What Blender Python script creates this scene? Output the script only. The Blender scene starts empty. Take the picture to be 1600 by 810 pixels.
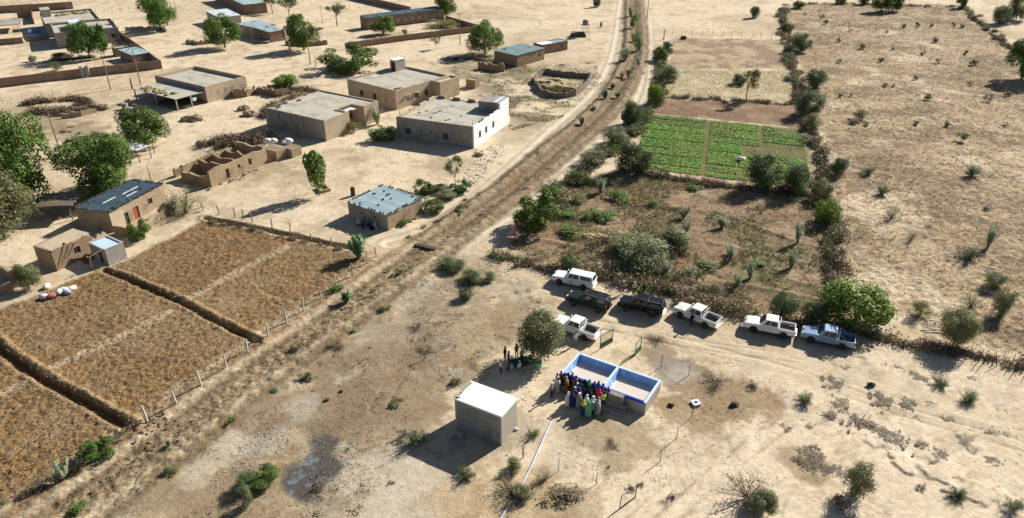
import bpy, bmesh, math, random
import numpy as np
from mathutils import Vector, Matrix
random.seed(7); np.random.seed(7)
scene = bpy.context.scene
COL = scene.collection
R = math.radians
# ---------------------------------------------------------------- camera
FPX, PITCH, HCAM = 1130.0, R(28.5), 45.0          # focal length in photo pixels, tilt, height of the drone
cam_d = bpy.data.cameras.new('camera'); cam = bpy.data.objects.new('camera', cam_d); COL.objects.link(cam)
cam_d.sensor_width = 36.0; cam_d.lens = 36.0 * FPX / 1600.0
cam_d.clip_start = 0.5; cam_d.clip_end = 8000
cam.location = (0, 0, HCAM); cam.rotation_euler = (math.pi / 2 - PITCH, 0, 0)
scene.camera = cam
# ---------------------------------------------------------------- sky, sun, exposure
SUN_AZ, SUN_EL = R(48.0), R(32.0)                  # azimuth from +Y towards +X
world = bpy.data.worlds.new('World'); scene.world = world; world.use_nodes = True
nt = world.node_tree; bg = nt.nodes['Background']
sky = nt.nodes.new('ShaderNodeTexSky'); sky.sky_type = 'NISHITA'; sky.sun_disc = False
sky.sun_elevation = SUN_EL; sky.sun_rotation = SUN_AZ; sky.air_density = 0.8; sky.dust_density = 0.7
nt.links.new(sky.outputs[0], bg.inputs[0]); bg.inputs[1].default_value = 0.052
sun_d = bpy.data.lights.new('sun', 'SUN'); sun_d.energy = 5.0; sun_d.angle = R(0.5); sun_d.color = (1.0, 0.95, 0.865)
sun = bpy.data.objects.new('sun', sun_d); COL.objects.link(sun)
sd = Vector((math.sin(SUN_AZ) * math.cos(SUN_EL), math.cos(SUN_AZ) * math.cos(SUN_EL), math.sin(SUN_EL)))
sun.rotation_euler = sd.to_track_quat('Z', 'Y').to_euler(); sun.location = (60, 60, 80)
vs = scene.view_settings
vs.view_transform = 'Standard'; vs.look = 'None'; vs.exposure = 0.72; vs.gamma = 1.0; vs.use_curve_mapping = False
# ---------------------------------------------------------------- helpers
CP, SP = math.cos(PITCH), math.sin(PITCH)
def G(u, v, z=0.0):
    """world point at height z seen at photo pixel (u, v): used to survey the site from the photograph"""
    x = (u - 800.0) / FPX; y = -(v - 405.0) / FPX
    d = Vector((x, CP + y * SP, -SP + y * CP))
    k = (HCAM - z) / -d.z
    return Vector((d.x * k, d.y * k, z))
def PXM(p):
    return FPX / (p.y * CP + (HCAM - p.z) * SP)
def DEP(p):
    return math.atan2(HCAM - p.z, math.hypot(p.x, p.y))
def new_mesh(name, verts, faces, mats=(), midx=None, smooth=False):
    me = bpy.data.meshes.new(name); me.from_pydata(verts, [], faces)
    for m in mats: me.materials.append(m)
    if midx is not None: me.polygons.foreach_set('material_index', midx)
    if smooth: me.polygons.foreach_set('use_smooth', [True] * len(me.polygons))
    me.update(); return me
def link(name, data, parent=None, loc=None, rot=None, scale=None):
    o = bpy.data.objects.new(name, data); COL.objects.link(o)
    if parent is not None: o.parent = parent
    if loc is not None: o.location = loc
    if rot is not None: o.rotation_euler = rot
    if scale is not None: o.scale = scale
    return o
def tag(o, label, cat, group=None):
    o['label'] = label; o['category'] = cat
    if group: o['group'] = group
    return o
def thing(name, label, cat, loc=(0, 0, 0), rz=0.0, group=None):
    o = link(name, None, None, loc, (0, 0, rz)); o.empty_display_size = 0.3
    return tag(o, label, cat, group)
class MB:
    """collects shapes for ONE mesh"""
    def __init__(s): s.v = []; s.f = []; s.m = []
    def poly(s, pts, mi=0):
        b = len(s.v); s.v += [tuple(p) for p in pts]; s.f.append(tuple(range(b, b + len(pts)))); s.m.append(mi)
    def box(s, x0, x1, y0, y1, z0, z1, mi=0, jit=0.0):
        b = len(s.v)
        for x, y, z in ((x0,y0,z0),(x1,y0,z0),(x1,y1,z0),(x0,y1,z0),(x0,y0,z1),(x1,y0,z1),(x1,y1,z1),(x0,y1,z1)):
            s.v.append((x + random.uniform(-jit, jit), y + random.uniform(-jit, jit), z + random.uniform(-jit, jit)))
        for q in ((0,3,2,1),(4,5,6,7),(0,1,5,4),(1,2,6,5),(2,3,7,6),(3,0,4,7)):
            s.f.append(tuple(b + i for i in q)); s.m.append(mi)
        return s
    def prism(s, base, top, mi=0):
        """closed prism between two equal-length 3-D loops (counter-clockwise seen from the top loop's side)"""
        n = len(base); b = len(s.v); s.v += [tuple(p) for p in base] + [tuple(p) for p in top]
        s.f.append(tuple(b + i for i in reversed(range(n)))); s.m.append(mi)
        s.f.append(tuple(b + n + i for i in range(n))); s.m.append(mi)
        for i in range(n):
            j = (i + 1) % n; s.f.append((b + i, b + j, b + n + j, b + n + i)); s.m.append(mi)
        return s
    def tube(s, pts, rad, n=6, mi=0):
        pts = [Vector(p) for p in pts]; rr = rad if isinstance(rad, (list, tuple)) else [rad] * len(pts)
        b = len(s.v)
        for i, p in enumerate(pts):
            t = (pts[min(i + 1, len(pts) - 1)] - pts[max(i - 1, 0)]).normalized()
            a = t.cross(Vector((0, 0, 1)) if abs(t.z) < 0.9 else Vector((1, 0, 0))).normalized(); c = t.cross(a)
            for k in range(n):
                an = 2 * math.pi * k / n
                s.v.append(tuple(p + (a * math.cos(an) + c * math.sin(an)) * rr[i]))
        for i in range(len(pts) - 1):
            for k in range(n):
                k2 = (k + 1) % n
                s.f.append((b + i*n + k, b + (i+1)*n + k, b + (i+1)*n + k2, b + i*n + k2)); s.m.append(mi)
        s.f.append(tuple(b + k for k in range(n))); s.m.append(mi)
        e = b + (len(pts) - 1) * n; s.f.append(tuple(e + n - 1 - k for k in range(n))); s.m.append(mi)
        return s
    def lathe(s, prof, n=12, axis='z', c=(0, 0, 0), mi=0):
        """prof: (radius, height) pairs revolved about an axis through c"""
        b = len(s.v); c = Vector(c)
        for r_, h in prof:
            for k in range(n):
                a = 2 * math.pi * k / n; ca, sa = r_ * math.cos(a), r_ * math.sin(a)
                s.v.append(tuple(c + (Vector((ca, sa, h)) if axis == 'z' else Vector((ca, h, sa)))))
        for i in range(len(prof) - 1):
            for k in range(n):
                k2 = (k + 1) % n
                q = (b + i*n + k, b + i*n + k2, b + (i+1)*n + k2, b + (i+1)*n + k)
                s.f.append(q if axis == 'z' else q[::-1]); s.m.append(mi)
        s.f.append(tuple(b + n - 1 - k for k in range(n)) if axis == 'z' else tuple(b + k for k in range(n))); s.m.append(mi)
        e = b + (len(prof) - 1) * n
        s.f.append(tuple(e + k for k in range(n)) if axis == 'z' else tuple(e + n - 1 - k for k in range(n))); s.m.append(mi)
        return s
    def blob(s, c, r, seed=0, mi=0, amp=0.25, sub=1):
        bm = bmesh.new(); bmesh.ops.create_icosphere(bm, subdivisions=sub, radius=1.0)
        rn = random.Random(seed); b = len(s.v)
        for v in bm.verts:
            k = 1 + rn.uniform(-amp, amp); s.v.append((c[0] + v.co.x*r[0]*k, c[1] + v.co.y*r[1]*k, c[2] + v.co.z*r[2]*k))
        for f in bm.faces: s.f.append(tuple(b + v.index for v in f.verts)); s.m.append(mi)
        bm.free(); return s
    def mesh(s, name, mats, smooth=False):
        if not isinstance(mats, (list, tuple)): mats = [mats]
        return new_mesh(name, s.v, s.f, mats, s.m, smooth)
    def build(s, name, mats, parent=None, loc=None, rot=None, smooth=False, bevel=0.0):
        me = s.mesh(name, mats, smooth)
        if bevel:
            bm = bmesh.new(); bm.from_mesh(me)
            bmesh.ops.bevel(bm, geom=[e for e in bm.edges if e.calc_face_angle(0) > 0.5], offset=bevel, segments=2, affect='EDGES', profile=0.6)
            bm.to_mesh(me); bm.free()
        return link(name, me, parent, loc, rot)
# ---------------------------------------------------------------- procedural materials
MATS = {}
def mat(name, c1, c2=None, scale=1.0, rough=0.9, bump=0.0, bscale=None, c3=None, s3=0.15, metallic=0.0, spec=0.2, rnd=0.0, coat=0.0, detail=6):
    """noise-mixed colour c1..c2, large patches of c3, optional bump and per-object variation"""
    if name in MATS: return MATS[name]
    m = bpy.data.materials.new(name); m.use_nodes = True; n = m.node_tree; L = n.links
    b = n.nodes['Principled BSDF']; b.inputs['Roughness'].default_value = rough; b.inputs['Metallic'].default_value = metallic
    b.inputs['Specular IOR Level'].default_value = spec; b.inputs['Coat Weight'].default_value = coat
    tc = n.nodes.new('ShaderNodeTexCoord')
    out = None
    if c2 is None: c2 = tuple(x * 0.85 for x in c1)
    nz = n.nodes.new('ShaderNodeTexNoise'); nz.inputs['Scale'].default_value = scale; nz.inputs['Detail'].default_value = detail; nz.inputs['Roughness'].default_value = 0.65
    L.new(tc.outputs['Object'], nz.inputs['Vector'])
    rp = n.nodes.new('ShaderNodeValToRGB'); rp.color_ramp.elements[0].position = 0.36; rp.color_ramp.elements[1].position = 0.64
    rp.color_ramp.elements[0].color = (*c2, 1); rp.color_ramp.elements[1].color = (*c1, 1)
    L.new(nz.outputs[0], rp.inputs[0]); out = rp.outputs[0]
    if c3 is not None:
        n3 = n.nodes.new('ShaderNodeTexNoise'); n3.inputs['Scale'].default_value = s3; n3.inputs['Detail'].default_value = 7; n3.inputs['Roughness'].default_value = 0.7
        L.new(tc.outputs['Object'], n3.inputs['Vector'])
        r3 = n.nodes.new('ShaderNodeValToRGB'); r3.color_ramp.elements[0].position = 0.5; r3.color_ramp.elements[1].position = 0.62
        L.new(n3.outputs[0], r3.inputs[0])
        mx = n.nodes.new('ShaderNodeMixRGB'); L.new(r3.outputs[0], mx.inputs[0]); L.new(out, mx.inputs[1]); mx.inputs[2].default_value = (*c3, 1)
        out = mx.outputs[0]
    if rnd:
        oi = n.nodes.new('ShaderNodeObjectInfo'); hs = n.nodes.new('ShaderNodeHueSaturation')
        mr = n.nodes.new('ShaderNodeMapRange'); mr.inputs[3].default_value = 1 - rnd; mr.inputs[4].default_value = 1 + rnd
        L.new(oi.outputs['Random'], mr.inputs[0]); L.new(mr.outputs[0], hs.inputs['Value']); L.new(out, hs.inputs['Color']); out = hs.outputs[0]
    L.new(out, b.inputs['Base Color'])
    if bump:
        nb = n.nodes.new('ShaderNodeTexNoise'); nb.inputs['Scale'].default_value = bscale or scale * 4; nb.inputs['Detail'].default_value = 4
        L.new(tc.outputs['Object'], nb.inputs['Vector'])
        bp = n.nodes.new('ShaderNodeBump'); bp.inputs['Strength'].default_value = bump; bp.inputs['Distance'].default_value = 0.05
        L.new(nb.outputs[0], bp.inputs['Height']); L.new(bp.outputs[0], b.inputs['Normal'])
    MATS[name] = m; return m
def leaf_mat(name, c1, c2, trans=0.25, rnd=0.15):
    """leaf colour varied by a per-leaf random value and per plant; a little light passes through"""
    if name in MATS: return MATS[name]
    m = bpy.data.materials.new(name); m.use_nodes = True; n = m.node_tree; L = n.links
    b = n.nodes['Principled BSDF']; b.inputs['Roughness'].default_value = 0.6; b.inputs['Specular IOR Level'].default_value = 0.25
    at = n.nodes.new('ShaderNodeAttribute'); at.attribute_name = 'tint'
    mx = n.nodes.new('ShaderNodeMixRGB'); mx.inputs[1].default_value = (*c1, 1); mx.inputs[2].default_value = (*c2, 1)
    L.new(at.outputs['Fac'], mx.inputs[0])
    oi = n.nodes.new('ShaderNodeObjectInfo'); hs = n.nodes.new('ShaderNodeHueSaturation')
    mr = n.nodes.new('ShaderNodeMapRange'); mr.inputs[3].default_value = 1 - rnd; mr.inputs[4].default_value = 1 + rnd
    L.new(oi.outputs['Random'], mr.inputs[0]); L.new(mr.outputs[0], hs.inputs['Value']); L.new(mx.outputs[0], hs.inputs['Color'])
    m2 = n.nodes.new('ShaderNodeMapRange'); m2.inputs[3].default_value = 0.485; m2.inputs[4].default_value = 0.512
    ml = n.nodes.new('ShaderNodeMath'); ml.operation = 'FRACT'; mm = n.nodes.new('ShaderNodeMath'); mm.operation = 'MULTIPLY'; mm.inputs[1].default_value = 7.3
    L.new(oi.outputs['Random'], mm.inputs[0]); L.new(mm.outputs[0], ml.inputs[0]); L.new(ml.outputs[0], m2.inputs[0]); L.new(m2.outputs[0], hs.inputs['Hue'])
    L.new(hs.outputs[0], b.inputs['Base Color'])
    tr = n.nodes.new('ShaderNodeBsdfTranslucent'); L.new(hs.outputs[0], tr.inputs[0])
    ms = n.nodes.new('ShaderNodeMixShader'); ms.inputs[0].default_value = trans
    L.new(b.outputs[0], ms.inputs[1]); L.new(tr.outputs[0], ms.inputs[2]); L.new(ms.outputs[0], n.nodes['Material Output'].inputs[0])
    MATS[name] = m; return m
# ================================================================ TERRAIN
def _h(ix, iy, seed):
    n = (ix.astype(np.int64) * 374761393 + iy.astype(np.int64) * 668265263 + seed * 1274126177) & 0xffffffff
    n = ((n ^ (n >> 13)) * 1274126177) & 0xffffffff
    return ((n ^ (n >> 16)) & 0xffffff) / float(0xffffff)
def vnoise(x, y, seed=0):
    x0 = np.floor(x); y0 = np.floor(y); fx = x - x0; fy = y - y0
    fx = fx * fx * (3 - 2 * fx); fy = fy * fy * (3 - 2 * fy)
    a = _h(x0, y0, seed); b = _h(x0 + 1, y0, seed); c = _h(x0, y0 + 1, seed); d = _h(x0 + 1, y0 + 1, seed)
    return a + (b - a) * fx + (c - a) * fy + (a - b - c + d) * fx * fy
def fbm(x, y, size, octv=4, seed=0, gain=0.55):
    s = 0; w = 1.0; t = 0; f = 1.0 / size
    ca, sa = math.cos(0.6), math.sin(0.6)
    for i in range(octv):
        s = s + w * vnoise((x * ca - y * sa) * f + 17.3 * i, (x * sa + y * ca) * f - 9.1 * i, seed + i * 31); t += w; w *= gain; f *= 2.07
    return s / t
def sst(a, b, x):
    t = np.clip((x - a) / (b - a), 0, 1); return t * t * (3 - 2 * t)
def bumpf(s, c, w): return np.exp(-((s - c) / w) ** 2)
def polyd(x, y, pts, far=14.0):
    """distance to a polyline, signed side (+ = right of travel) and length along it (points farther than `far` are skipped)"""
    best = np.full(x.shape, 1e3); sg = np.ones(x.shape); al = np.zeros(x.shape); L = 0.0
    for (ax, ay), (bx, by) in zip(pts[:-1], pts[1:]):
        dx, dy = bx - ax, by - ay; l2 = dx * dx + dy * dy; l = math.sqrt(l2)
        k = np.nonzero((x > min(ax, bx) - far) & (x < max(ax, bx) + far) & (y > min(ay, by) - far) & (y < max(ay, by) + far))[0]
        if k.size:
            xx = x[k]; yy = y[k]
            t = np.clip(((xx - ax) * dx + (yy - ay) * dy) / l2, 0, 1)
            px = xx - ax - t * dx; py = yy - ay - t * dy; d = np.hypot(px, py); b = d < best[k]; kb = k[b]
            best[kb] = d[b]; sg[kb] = np.sign(px * dy - py * dx)[b]; al[kb] = L + t[b] * l
        L += l
    return best, sg, al
def inpoly(x, y, pts):
    """signed distance to polygon, positive inside"""
    c = np.zeros(x.shape, bool); n = len(pts)
    bx0 = min(p[0] for p in pts); bx1 = max(p[0] for p in pts); by0 = min(p[1] for p in pts); by1 = max(p[1] for p in pts)
    kk = np.nonzero((x >= bx0) & (x <= bx1) & (y >= by0) & (y <= by1))[0]
    if kk.size:
        xx = x[kk]; yy = y[kk]; cc = np.zeros(kk.size, bool)
        for i in range(n):
            ax, ay = pts[i]; bx, by = pts[(i + 1) % n]
            if ay == by: continue
            cc ^= ((ay > yy) != (by > yy)) & (xx < (bx - ax) * (yy - ay) / (by - ay) + ax)
        c[kk] = cc
    d = polyd(x, y, list(pts) + [pts[0]])[0]
    return np.where(c, d, -d)
def W(*px): return [(G(u, v).x, G(u, v).y) for u, v in px]
def smooth_line(pts, n=4):
    out = []
    for i in range(len(pts) - 1):
        p0 = pts[max(i - 1, 0)]; p1 = pts[i]; p2 = pts[i + 1]; p3 = pts[min(i + 2, len(pts) - 1)]
        for k in range(n):
            t = k / n
            out.append(tuple(0.5 * ((2*b) + (-a + c) * t + (2*a - 5*b + 4*c - d) * t*t + (-a + 3*b - 3*c + d) * t**3) for a, b, c, d in zip(p0, p1, p2, p3)))
    out.append(pts[-1]); return out
ROAD = smooth_line(W((985,-60),(975,-10),(970,40),(964,80),(952,115),(933,145),(905,172),(870,203),(825,245),(775,290),(730,325),(690,352),(650,370),(612,380)), 2)
ROAD2 = smooth_line(W((560,95),(640,80),(700,70),(830,40),(965,28),(1060,30),(1180,12),(1400,-10),(1750,-35)), 2)
CANAL = smooth_line(W((992,-80),(990,0),(993,60),(986,100),(962,147),(927,187),(872,232),(802,293),(738,338),(676,383),(610,430),(550,473),(475,526),(400,579),(330,630),(263,685),(208,722),(148,767),(75,815),(-40,890)), 2)
TRACK2 = smooth_line(W((1012,30),(1012,80),(1010,120),(1003,150),(985,185),(955,215),(905,250),(850,292),(815,325),(770,350),(720,382),(690,398)), 2)
PATH3 = smooth_line(W((690,392),(760,405),(830,425),(900,470),(1000,500),(1100,530),(1200,560),(1300,580),(1400,620),(1640,700)), 2)
FIELD = W((-120,540),(0,484),(135,428),(192,408),(250,380),(318,345),(450,372),(575,402),(588,408),(551,432),(500,466),(448,500),(386,548),(275,628),(230,658),(150,708),(95,745),(0,795),(-150,870))
DITCH1 = smooth_line(W((163,423),(210,441),(283,474),(340,505),(402,534)), 3)
DITCH2 = smooth_line(W((-90,470),(0,546),(60,590),(120,622),(202,668)), 3)
DITCH3 = smooth_line(W((318,342),(395,357),(460,371),(560,392)), 3)
RIDGE1 = W((288,471),(345,440),(400,410),(445,388))
RIDGE2 = W((262,489),(200,520),(130,553),(70,581))
RIDGE3 = W((60,590),(17,609),(-60,640))
GREEN = W((1012,179),(1256,203),(1270,297),(988,263))
PBROWN = W((1034,155),(1240,163),(1256,201),(1012,178))
PGRASS = W((1042,110),(1232,110),(1245,161),(1035,153))
PUP = W((1050,60),(1220,62),(1230,108),(1042,108))
GARDEN = W((795,385),(850,320),(900,285),(985,258),(1010,270),(1180,292),(1272,296),(1297,350),(1306,450),(1335,520),(1240,503),(1100,470),(960,440),(840,405))
DRY = W((1222,8),(1300,4),(1505,8),(1545,50),(1610,100),(1900,260),(1950,700),(1600,565),(1460,520),(1400,495),(1322,440),(1314,350),(1292,240),(1268,150),(1242,80))
WASTE = W((690,398),(770,400),(850,470),(800,540),(700,600),(640,700),(560,810),(420,900),(60,900),(160,790),(290,700),(420,600),(560,490))
SCRUB = W((735,75),(830,105),(930,95),(945,130),(880,185),(800,205),(760,160),(700,110))
PSAND = W((1050,560),(1340,545),(1500,565),(1750,640),(1750,950),(900,950),(860,690),(1000,660))
LEDGE = W((1395,728),(1412,742),(1430,748),(1450,754),(1470,770),(1500,778),(1550,800))
TYRES = [smooth_line(W(*q), 3) for q in (((990,820),(1080,740),(1180,665),(1290,600),(1340,565)), ((1020,830),(1110,750),(1210,672),(1310,600)), ((930,505),(1040,530),(1150,548),(1260,562)), ((1000,520),(1100,545),(1230,580),(1400,640),(1600,700)), ((860,470),(900,500),(985,515)), ((640,540),(700,500),(770,470),(850,455)), ((590,640),(640,560),(720,480),(800,440)))]
GARDEN_WALKS = [W((1000,320),(1120,330),(1250,380),(1310,395)), W((830,372),(930,392),(1010,405)), W((1110,380),(1200,398),(1305,420)), W((1240,440),(1300,452)), W((1040,325),(1100,332)), W((1120,440),(1200,452),(1290,470))]
C_PALE = np.array((0.60, 0.492, 0.345)); C_TAN = np.array((0.44, 0.345, 0.225)); C_DIRT = np.array((0.20, 0.15, 0.09))
C_PLOW = np.array((0.245, 0.148, 0.064)); C_GARD = np.array((0.245, 0.165, 0.10)); C_GRASS = np.array((0.385, 0.295, 0.185)); C_CAN = np.array((0.16, 0.108, 0.06))
C_STRAW = np.array((0.42, 0.335, 0.2)); C_CROPSOIL = np.array((0.13, 0.115, 0.05))
def mixc(c, c2, m): return c + (np.asarray(c2) - c) * m[:, None]
def terrain(x, y):
    """height, colour and zone of the ground at world points"""
    n1 = fbm(x, y, 14, 5, 1); n2 = fbm(x, y, 2.6, 4, 2); n3 = fbm(x, y, 0.55, 3, 3); n4 = fbm(x, y, 40, 3, 4); n5 = fbm(x, y, 6, 5, 5, 0.62)
    z = (n1 - 0.5) * 0.22 + (n2 - 0.5) * 0.10 + (n3 - 0.5) * 0.05
    c = np.tile(C_PALE, (x.size, 1)); zone = np.zeros(x.size, int)
    c = mixc(c, C_TAN, sst(0.50, 0.68, n5) * 0.75); c = mixc(c, C_TAN * 0.9, sst(0.50, 0.7, n4) * 0.5)
    c = mixc(c, C_DIRT, sst(0.62, 0.75, n2) * 0.35); c = mixc(c, C_STRAW, sst(0.55, 0.75, fbm(x, y, 3.3, 3, 77)) * 0.35)
    # scrubby waste ground
    s = inpoly(x, y, WASTE); m = sst(-3.5, 3.5, s + (n2 - 0.5) * 9 + (n1 - 0.5) * 8)
    c = mixc(c, C_DIRT * 1.35, m * sst(0.42, 0.60, fbm(x, y, 5.5, 5, 9, 0.62))); c = mixc(c, C_TAN * 0.8, m * 0.42); c = mixc(c, (0.27, 0.20, 0.125), m * sst(0.5, 0.62, n2) * 0.5)
    c = mixc(c, (0.40, 0.37, 0.30), m * sst(0.60, 0.68, fbm(x, y, 1.3, 3, 12)) * 0.6); c = mixc(c, (0.125, 0.10, 0.06), m * sst(0.56, 0.66, fbm(x, y, 1.0, 4, 13, 0.68)) * sst(0.42, 0.58, n5) * 0.8)
    s = inpoly(x, y, SCRUB); m = sst(-4, 4, s + (n1 - 0.5) * 10)
    c = mixc(c, (0.25, 0.205, 0.13), m * sst(0.38, 0.6, fbm(x, y, 7, 5, 14, 0.65)))
    # pale dune sand with wind lines
    s = inpoly(x, y, PSAND); m = sst(-4, 5, s + (n1 - 0.5) * 8); mps = m
    c = mixc(c, (0.60, 0.497, 0.358), m * 0.85); c = mixc(c, C_TAN * 0.92, m * sst(0.60, 0.72, fbm(x * 0.8 + y * 0.6, (y * 0.8 - x * 0.6) * 2.2, 4.5, 5, 20, 0.62)) * 0.6)
    wl = fbm((x * 0.88 + y * 0.47) * 0.35, (y * 0.88 - x * 0.47) * 2.4, 1.4, 3, 21); z += m * (wl - 0.5) * 0.12
    ter = sst(0.5, 0.60, fbm((x * 0.62 + y * 0.78) * 0.5, (y * 0.62 - x * 0.78) * 1.5, 7, 4, 23)); z += m * ter * 0.14
    for ln in TYRES:                                              # faint tyre lines across the sand
        d, sg, al = polyd(x, y, ln, 4.0); rt = (bumpf(d, 0.75, 0.16)) * sst(0.38, 0.6, fbm(x, y, 5, 3, 24)); z -= rt * 0.06; c = mixc(c, (0.36, 0.285, 0.19), rt * 0.55)
    d, sg, al = polyd(x, y, LEDGE, 6.0); z += 0.16 * sst(-0.1, 0.1, -d * sg) * (1 - sst(1.0, 5.0, d)) * sst(0.40, 0.52, fbm(x, y, 1.5, 3, 25))
    # brownish soil dug up round the basin
    for (u, v, r, col, k) in ((1120, 615, 5.5, (0.25, 0.17, 0.095), 0.8), (1030, 555, 3.6, (0.20, 0.15, 0.09), 0.75), (1045, 577, 2.9, (0.26, 0.225, 0.18), 0.95), (1060, 582, 1.6, (0.36, 0.32, 0.27), 0.8), (760, 505, 4, (0.30, 0.22, 0.13), 0.6), (900, 690, 4.5, (0.43, 0.37, 0.27), 0.5),
                          (960, 690, 4.5, (0.27, 0.205, 0.12), 0.7), (800, 680, 3, (0.27, 0.23, 0.17), 0.6), (1095, 650, 4.0, (0.27, 0.20, 0.115), 0.7), (450, 700, 4, (0.33, 0.24, 0.13), 0.5), (360, 760, 5, (0.25, 0.18, 0.1), 0.6), (800, 790, 5, (0.34, 0.245, 0.13), 0.6), (1265, 727, 2.4, (0.25, 0.17, 0.085), 0.6), (700, 790, 4.5, (0.33, 0.235, 0.125), 0.6), (905, 800, 3.5, (0.3, 0.22, 0.12), 0.6),
                          (60, 195, 9, (0.27, 0.21, 0.135), 0.8), (115, 205, 7, (0.25, 0.19, 0.12), 0.75), (20, 180, 8, (0.30, 0.24, 0.15), 0.7), (405, 265, 6, (0.30, 0.235, 0.15), 0.7), (455, 280, 5, (0.33, 0.26, 0.17), 0.6), (440, 145, 5, (0.28, 0.22, 0.14), 0.7), (330, 245, 5, (0.33, 0.25, 0.16), 0.5), (720, 98, 7, (0.27, 0.22, 0.15), 0.7), (250, 345, 5, (0.30, 0.235, 0.15), 0.6), (350, 350, 6, (0.33, 0.26, 0.17), 0.6), (700, 260, 6, (0.34, 0.275, 0.18), 0.6), (790, 205, 7, (0.34, 0.28, 0.185), 0.6), (590, 395, 3, (0.31, 0.195, 0.10), 0.6), (610, 55, 9, (0.31, 0.25, 0.165), 0.7), (1080, 130, 6, (0.36, 0.31, 0.19), 0.5), (580, 560, 5, (0.22, 0.17, 0.11), 0.7), (525, 560, 4, (0.2, 0.145, 0.085), 0.6), (660, 545, 4, (0.19, 0.15, 0.095), 0.7), (580, 650, 7, (0.25, 0.185, 0.115), 0.75), (640, 620, 4, (0.25, 0.19, 0.115), 0.6), (600, 760, 6, (0.47, 0.41, 0.31), 0.75), (380, 660, 6, (0.23, 0.17, 0.11), 0.7), (330, 770, 7, (0.26, 0.195, 0.12), 0.75), (440, 790, 6, (0.29, 0.22, 0.135), 0.7), (545, 650, 5, (0.22, 0.165, 0.105), 0.7), (420, 640, 4, (0.24, 0.18, 0.115), 0.6), (360, 690, 2.2, (0.47, 0.40, 0.29), 0.8), (330, 720, 2.2, (0.47, 0.40, 0.29), 0.7), (310, 745, 2.0, (0.45, 0.38, 0.27), 0.7), (470, 640, 2.0, (0.44, 0.39, 0.31), 0.6), (430, 690, 2.6, (0.40, 0.37, 0.31), 0.5), (700, 470, 5, (0.27, 0.215, 0.145), 0.6), (620, 520, 5, (0.26, 0.20, 0.13), 0.6), (740, 520, 3, (0.40, 0.32, 0.21), 0.5)):
        p = G(u, v); d = np.hypot(x - p.x, y - p.y) / r + (n2 - 0.5) * 1.6 + (n3 - 0.5) * 0.5
        c = mixc(c, col, (1 - sst(0.55, 1.05, d)) * k)
    # burnt rubbish and ash
    p = G(495, 728); d = np.hypot((x - p.x) / 2.9, (y - p.y) / 3.9) + (n2 - 0.5) * 1.3
    bm_ = 1 - sst(0.55, 1.0, d); c = mixc(c, (0.05, 0.052, 0.055), bm_ * 0.85)
    c = mixc(c, (0.19, 0.225, 0.255), bm_ * sst(0.50, 0.64, fbm(x, y, 1.3, 5, 33, 0.72)) * 0.85)
    # roads and tracks
    for i, (ln, hw, rut, col) in enumerate(((ROAD2, 3.4, 1.0, (0.60, 0.505, 0.365)), (ROAD, 3.0, 1.0, (0.61, 0.52, 0.385)), (TRACK2, 1.9, 0.8, (0.58, 0.50, 0.38)), (PATH3, 2.6, 0.9, (0.52, 0.425, 0.29)))):
        d, sg, al = polyd(x, y, ln); e = d + (n2 - 0.5) * 1.5 + (n1 - 0.5) * 1.5
        m = 1 - sst(hw - 0.7, hw + 1.0, e); c = mixc(c, col, m * (0.9 if i != 3 else 0.55))
        rt = bumpf(d + (n2 - 0.5) * 0.5, rut, 0.33) * m * (1.0 if i in (1, 2) else 0.25) * sst(0.15, 0.45, n5); z -= rt * 0.08
        c = mixc(c, (0.66, 0.57, 0.43), rt * 0.85); c = mixc(c, (0.33, 0.255, 0.155), m * bumpf(d, 0, 0.38) * (0.7 if i in (1, 2) else 0.1))
        c = mixc(c, (0.34, 0.26, 0.155), m * bumpf(d, 2.0, 0.4) * (0.6 if i in (1, 2) else 0.1))
        if i < 3: zone = np.where(e < hw, 1, zone)
    # dry grass field
    s = inpoly(x, y, DRY); m = sst(-1.2, 1.5, s + (n2 - 0.5) * 4)
    g = C_GRASS + 0 * c; g = mixc(g, (0.245, 0.178, 0.108), sst(0.43, 0.60, fbm(x * 0.6 + y * 0.25, y - x * 0.1, 7, 6, 41, 0.66))); g = mixc(g, (0.45, 0.36, 0.225), sst(0.54, 0.70, fbm(x, y, 2.4, 5, 42, 0.65)) * 0.75)
    g = mixc(g, (0.17, 0.12, 0.07), sst(0.60, 0.70, fbm(x, y, 1.2, 4, 43, 0.65)) * 0.6); g = mixc(g, C_PALE, sst(0.6, 0.72, fbm(x, y, 11, 4, 44)) * 0.6)
    c = mixc(c, g, m); z += m * ((fbm(x, y, 1.6, 4, 45) - 0.5) * 0.42 + (fbm(x, y, 0.7, 2, 46) - 0.5) * 0.16); zone = np.where(s > 0, 6, zone)
    # plots of the gardens
    for poly, ca, cb, zid, rowsz in ((PUP, (0.26, 0.18, 0.12), (0.40, 0.32, 0.2), 7, 0.10), (PGRASS, (0.40, 0.325, 0.19), (0.46, 0.385, 0.255), 7, 0.05), (PBROWN, (0.20, 0.125, 0.08), (0.26, 0.18, 0.11), 7, 0.10)):
        s = inpoly(x, y, poly); m = sst(-0.8, 0.8, s + (n2 - 0.5) * 2.5)
        g = mixc(np.tile(np.array(ca), (x.size, 1)), cb, sst(0.42, 0.62, fbm(x, y, 4, 5, 50 + zid, 0.62)))
        c = mixc(c, g, m); z += m * (fbm(x, y, 1.0, 3, 55) - 0.5) * 0.25; zone = np.where(s > 0, zid, zone)
    s = inpoly(x, y, GARDEN); m = sst(-0.8, 0.8, s + (n2 - 0.5) * 2.5)
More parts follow.
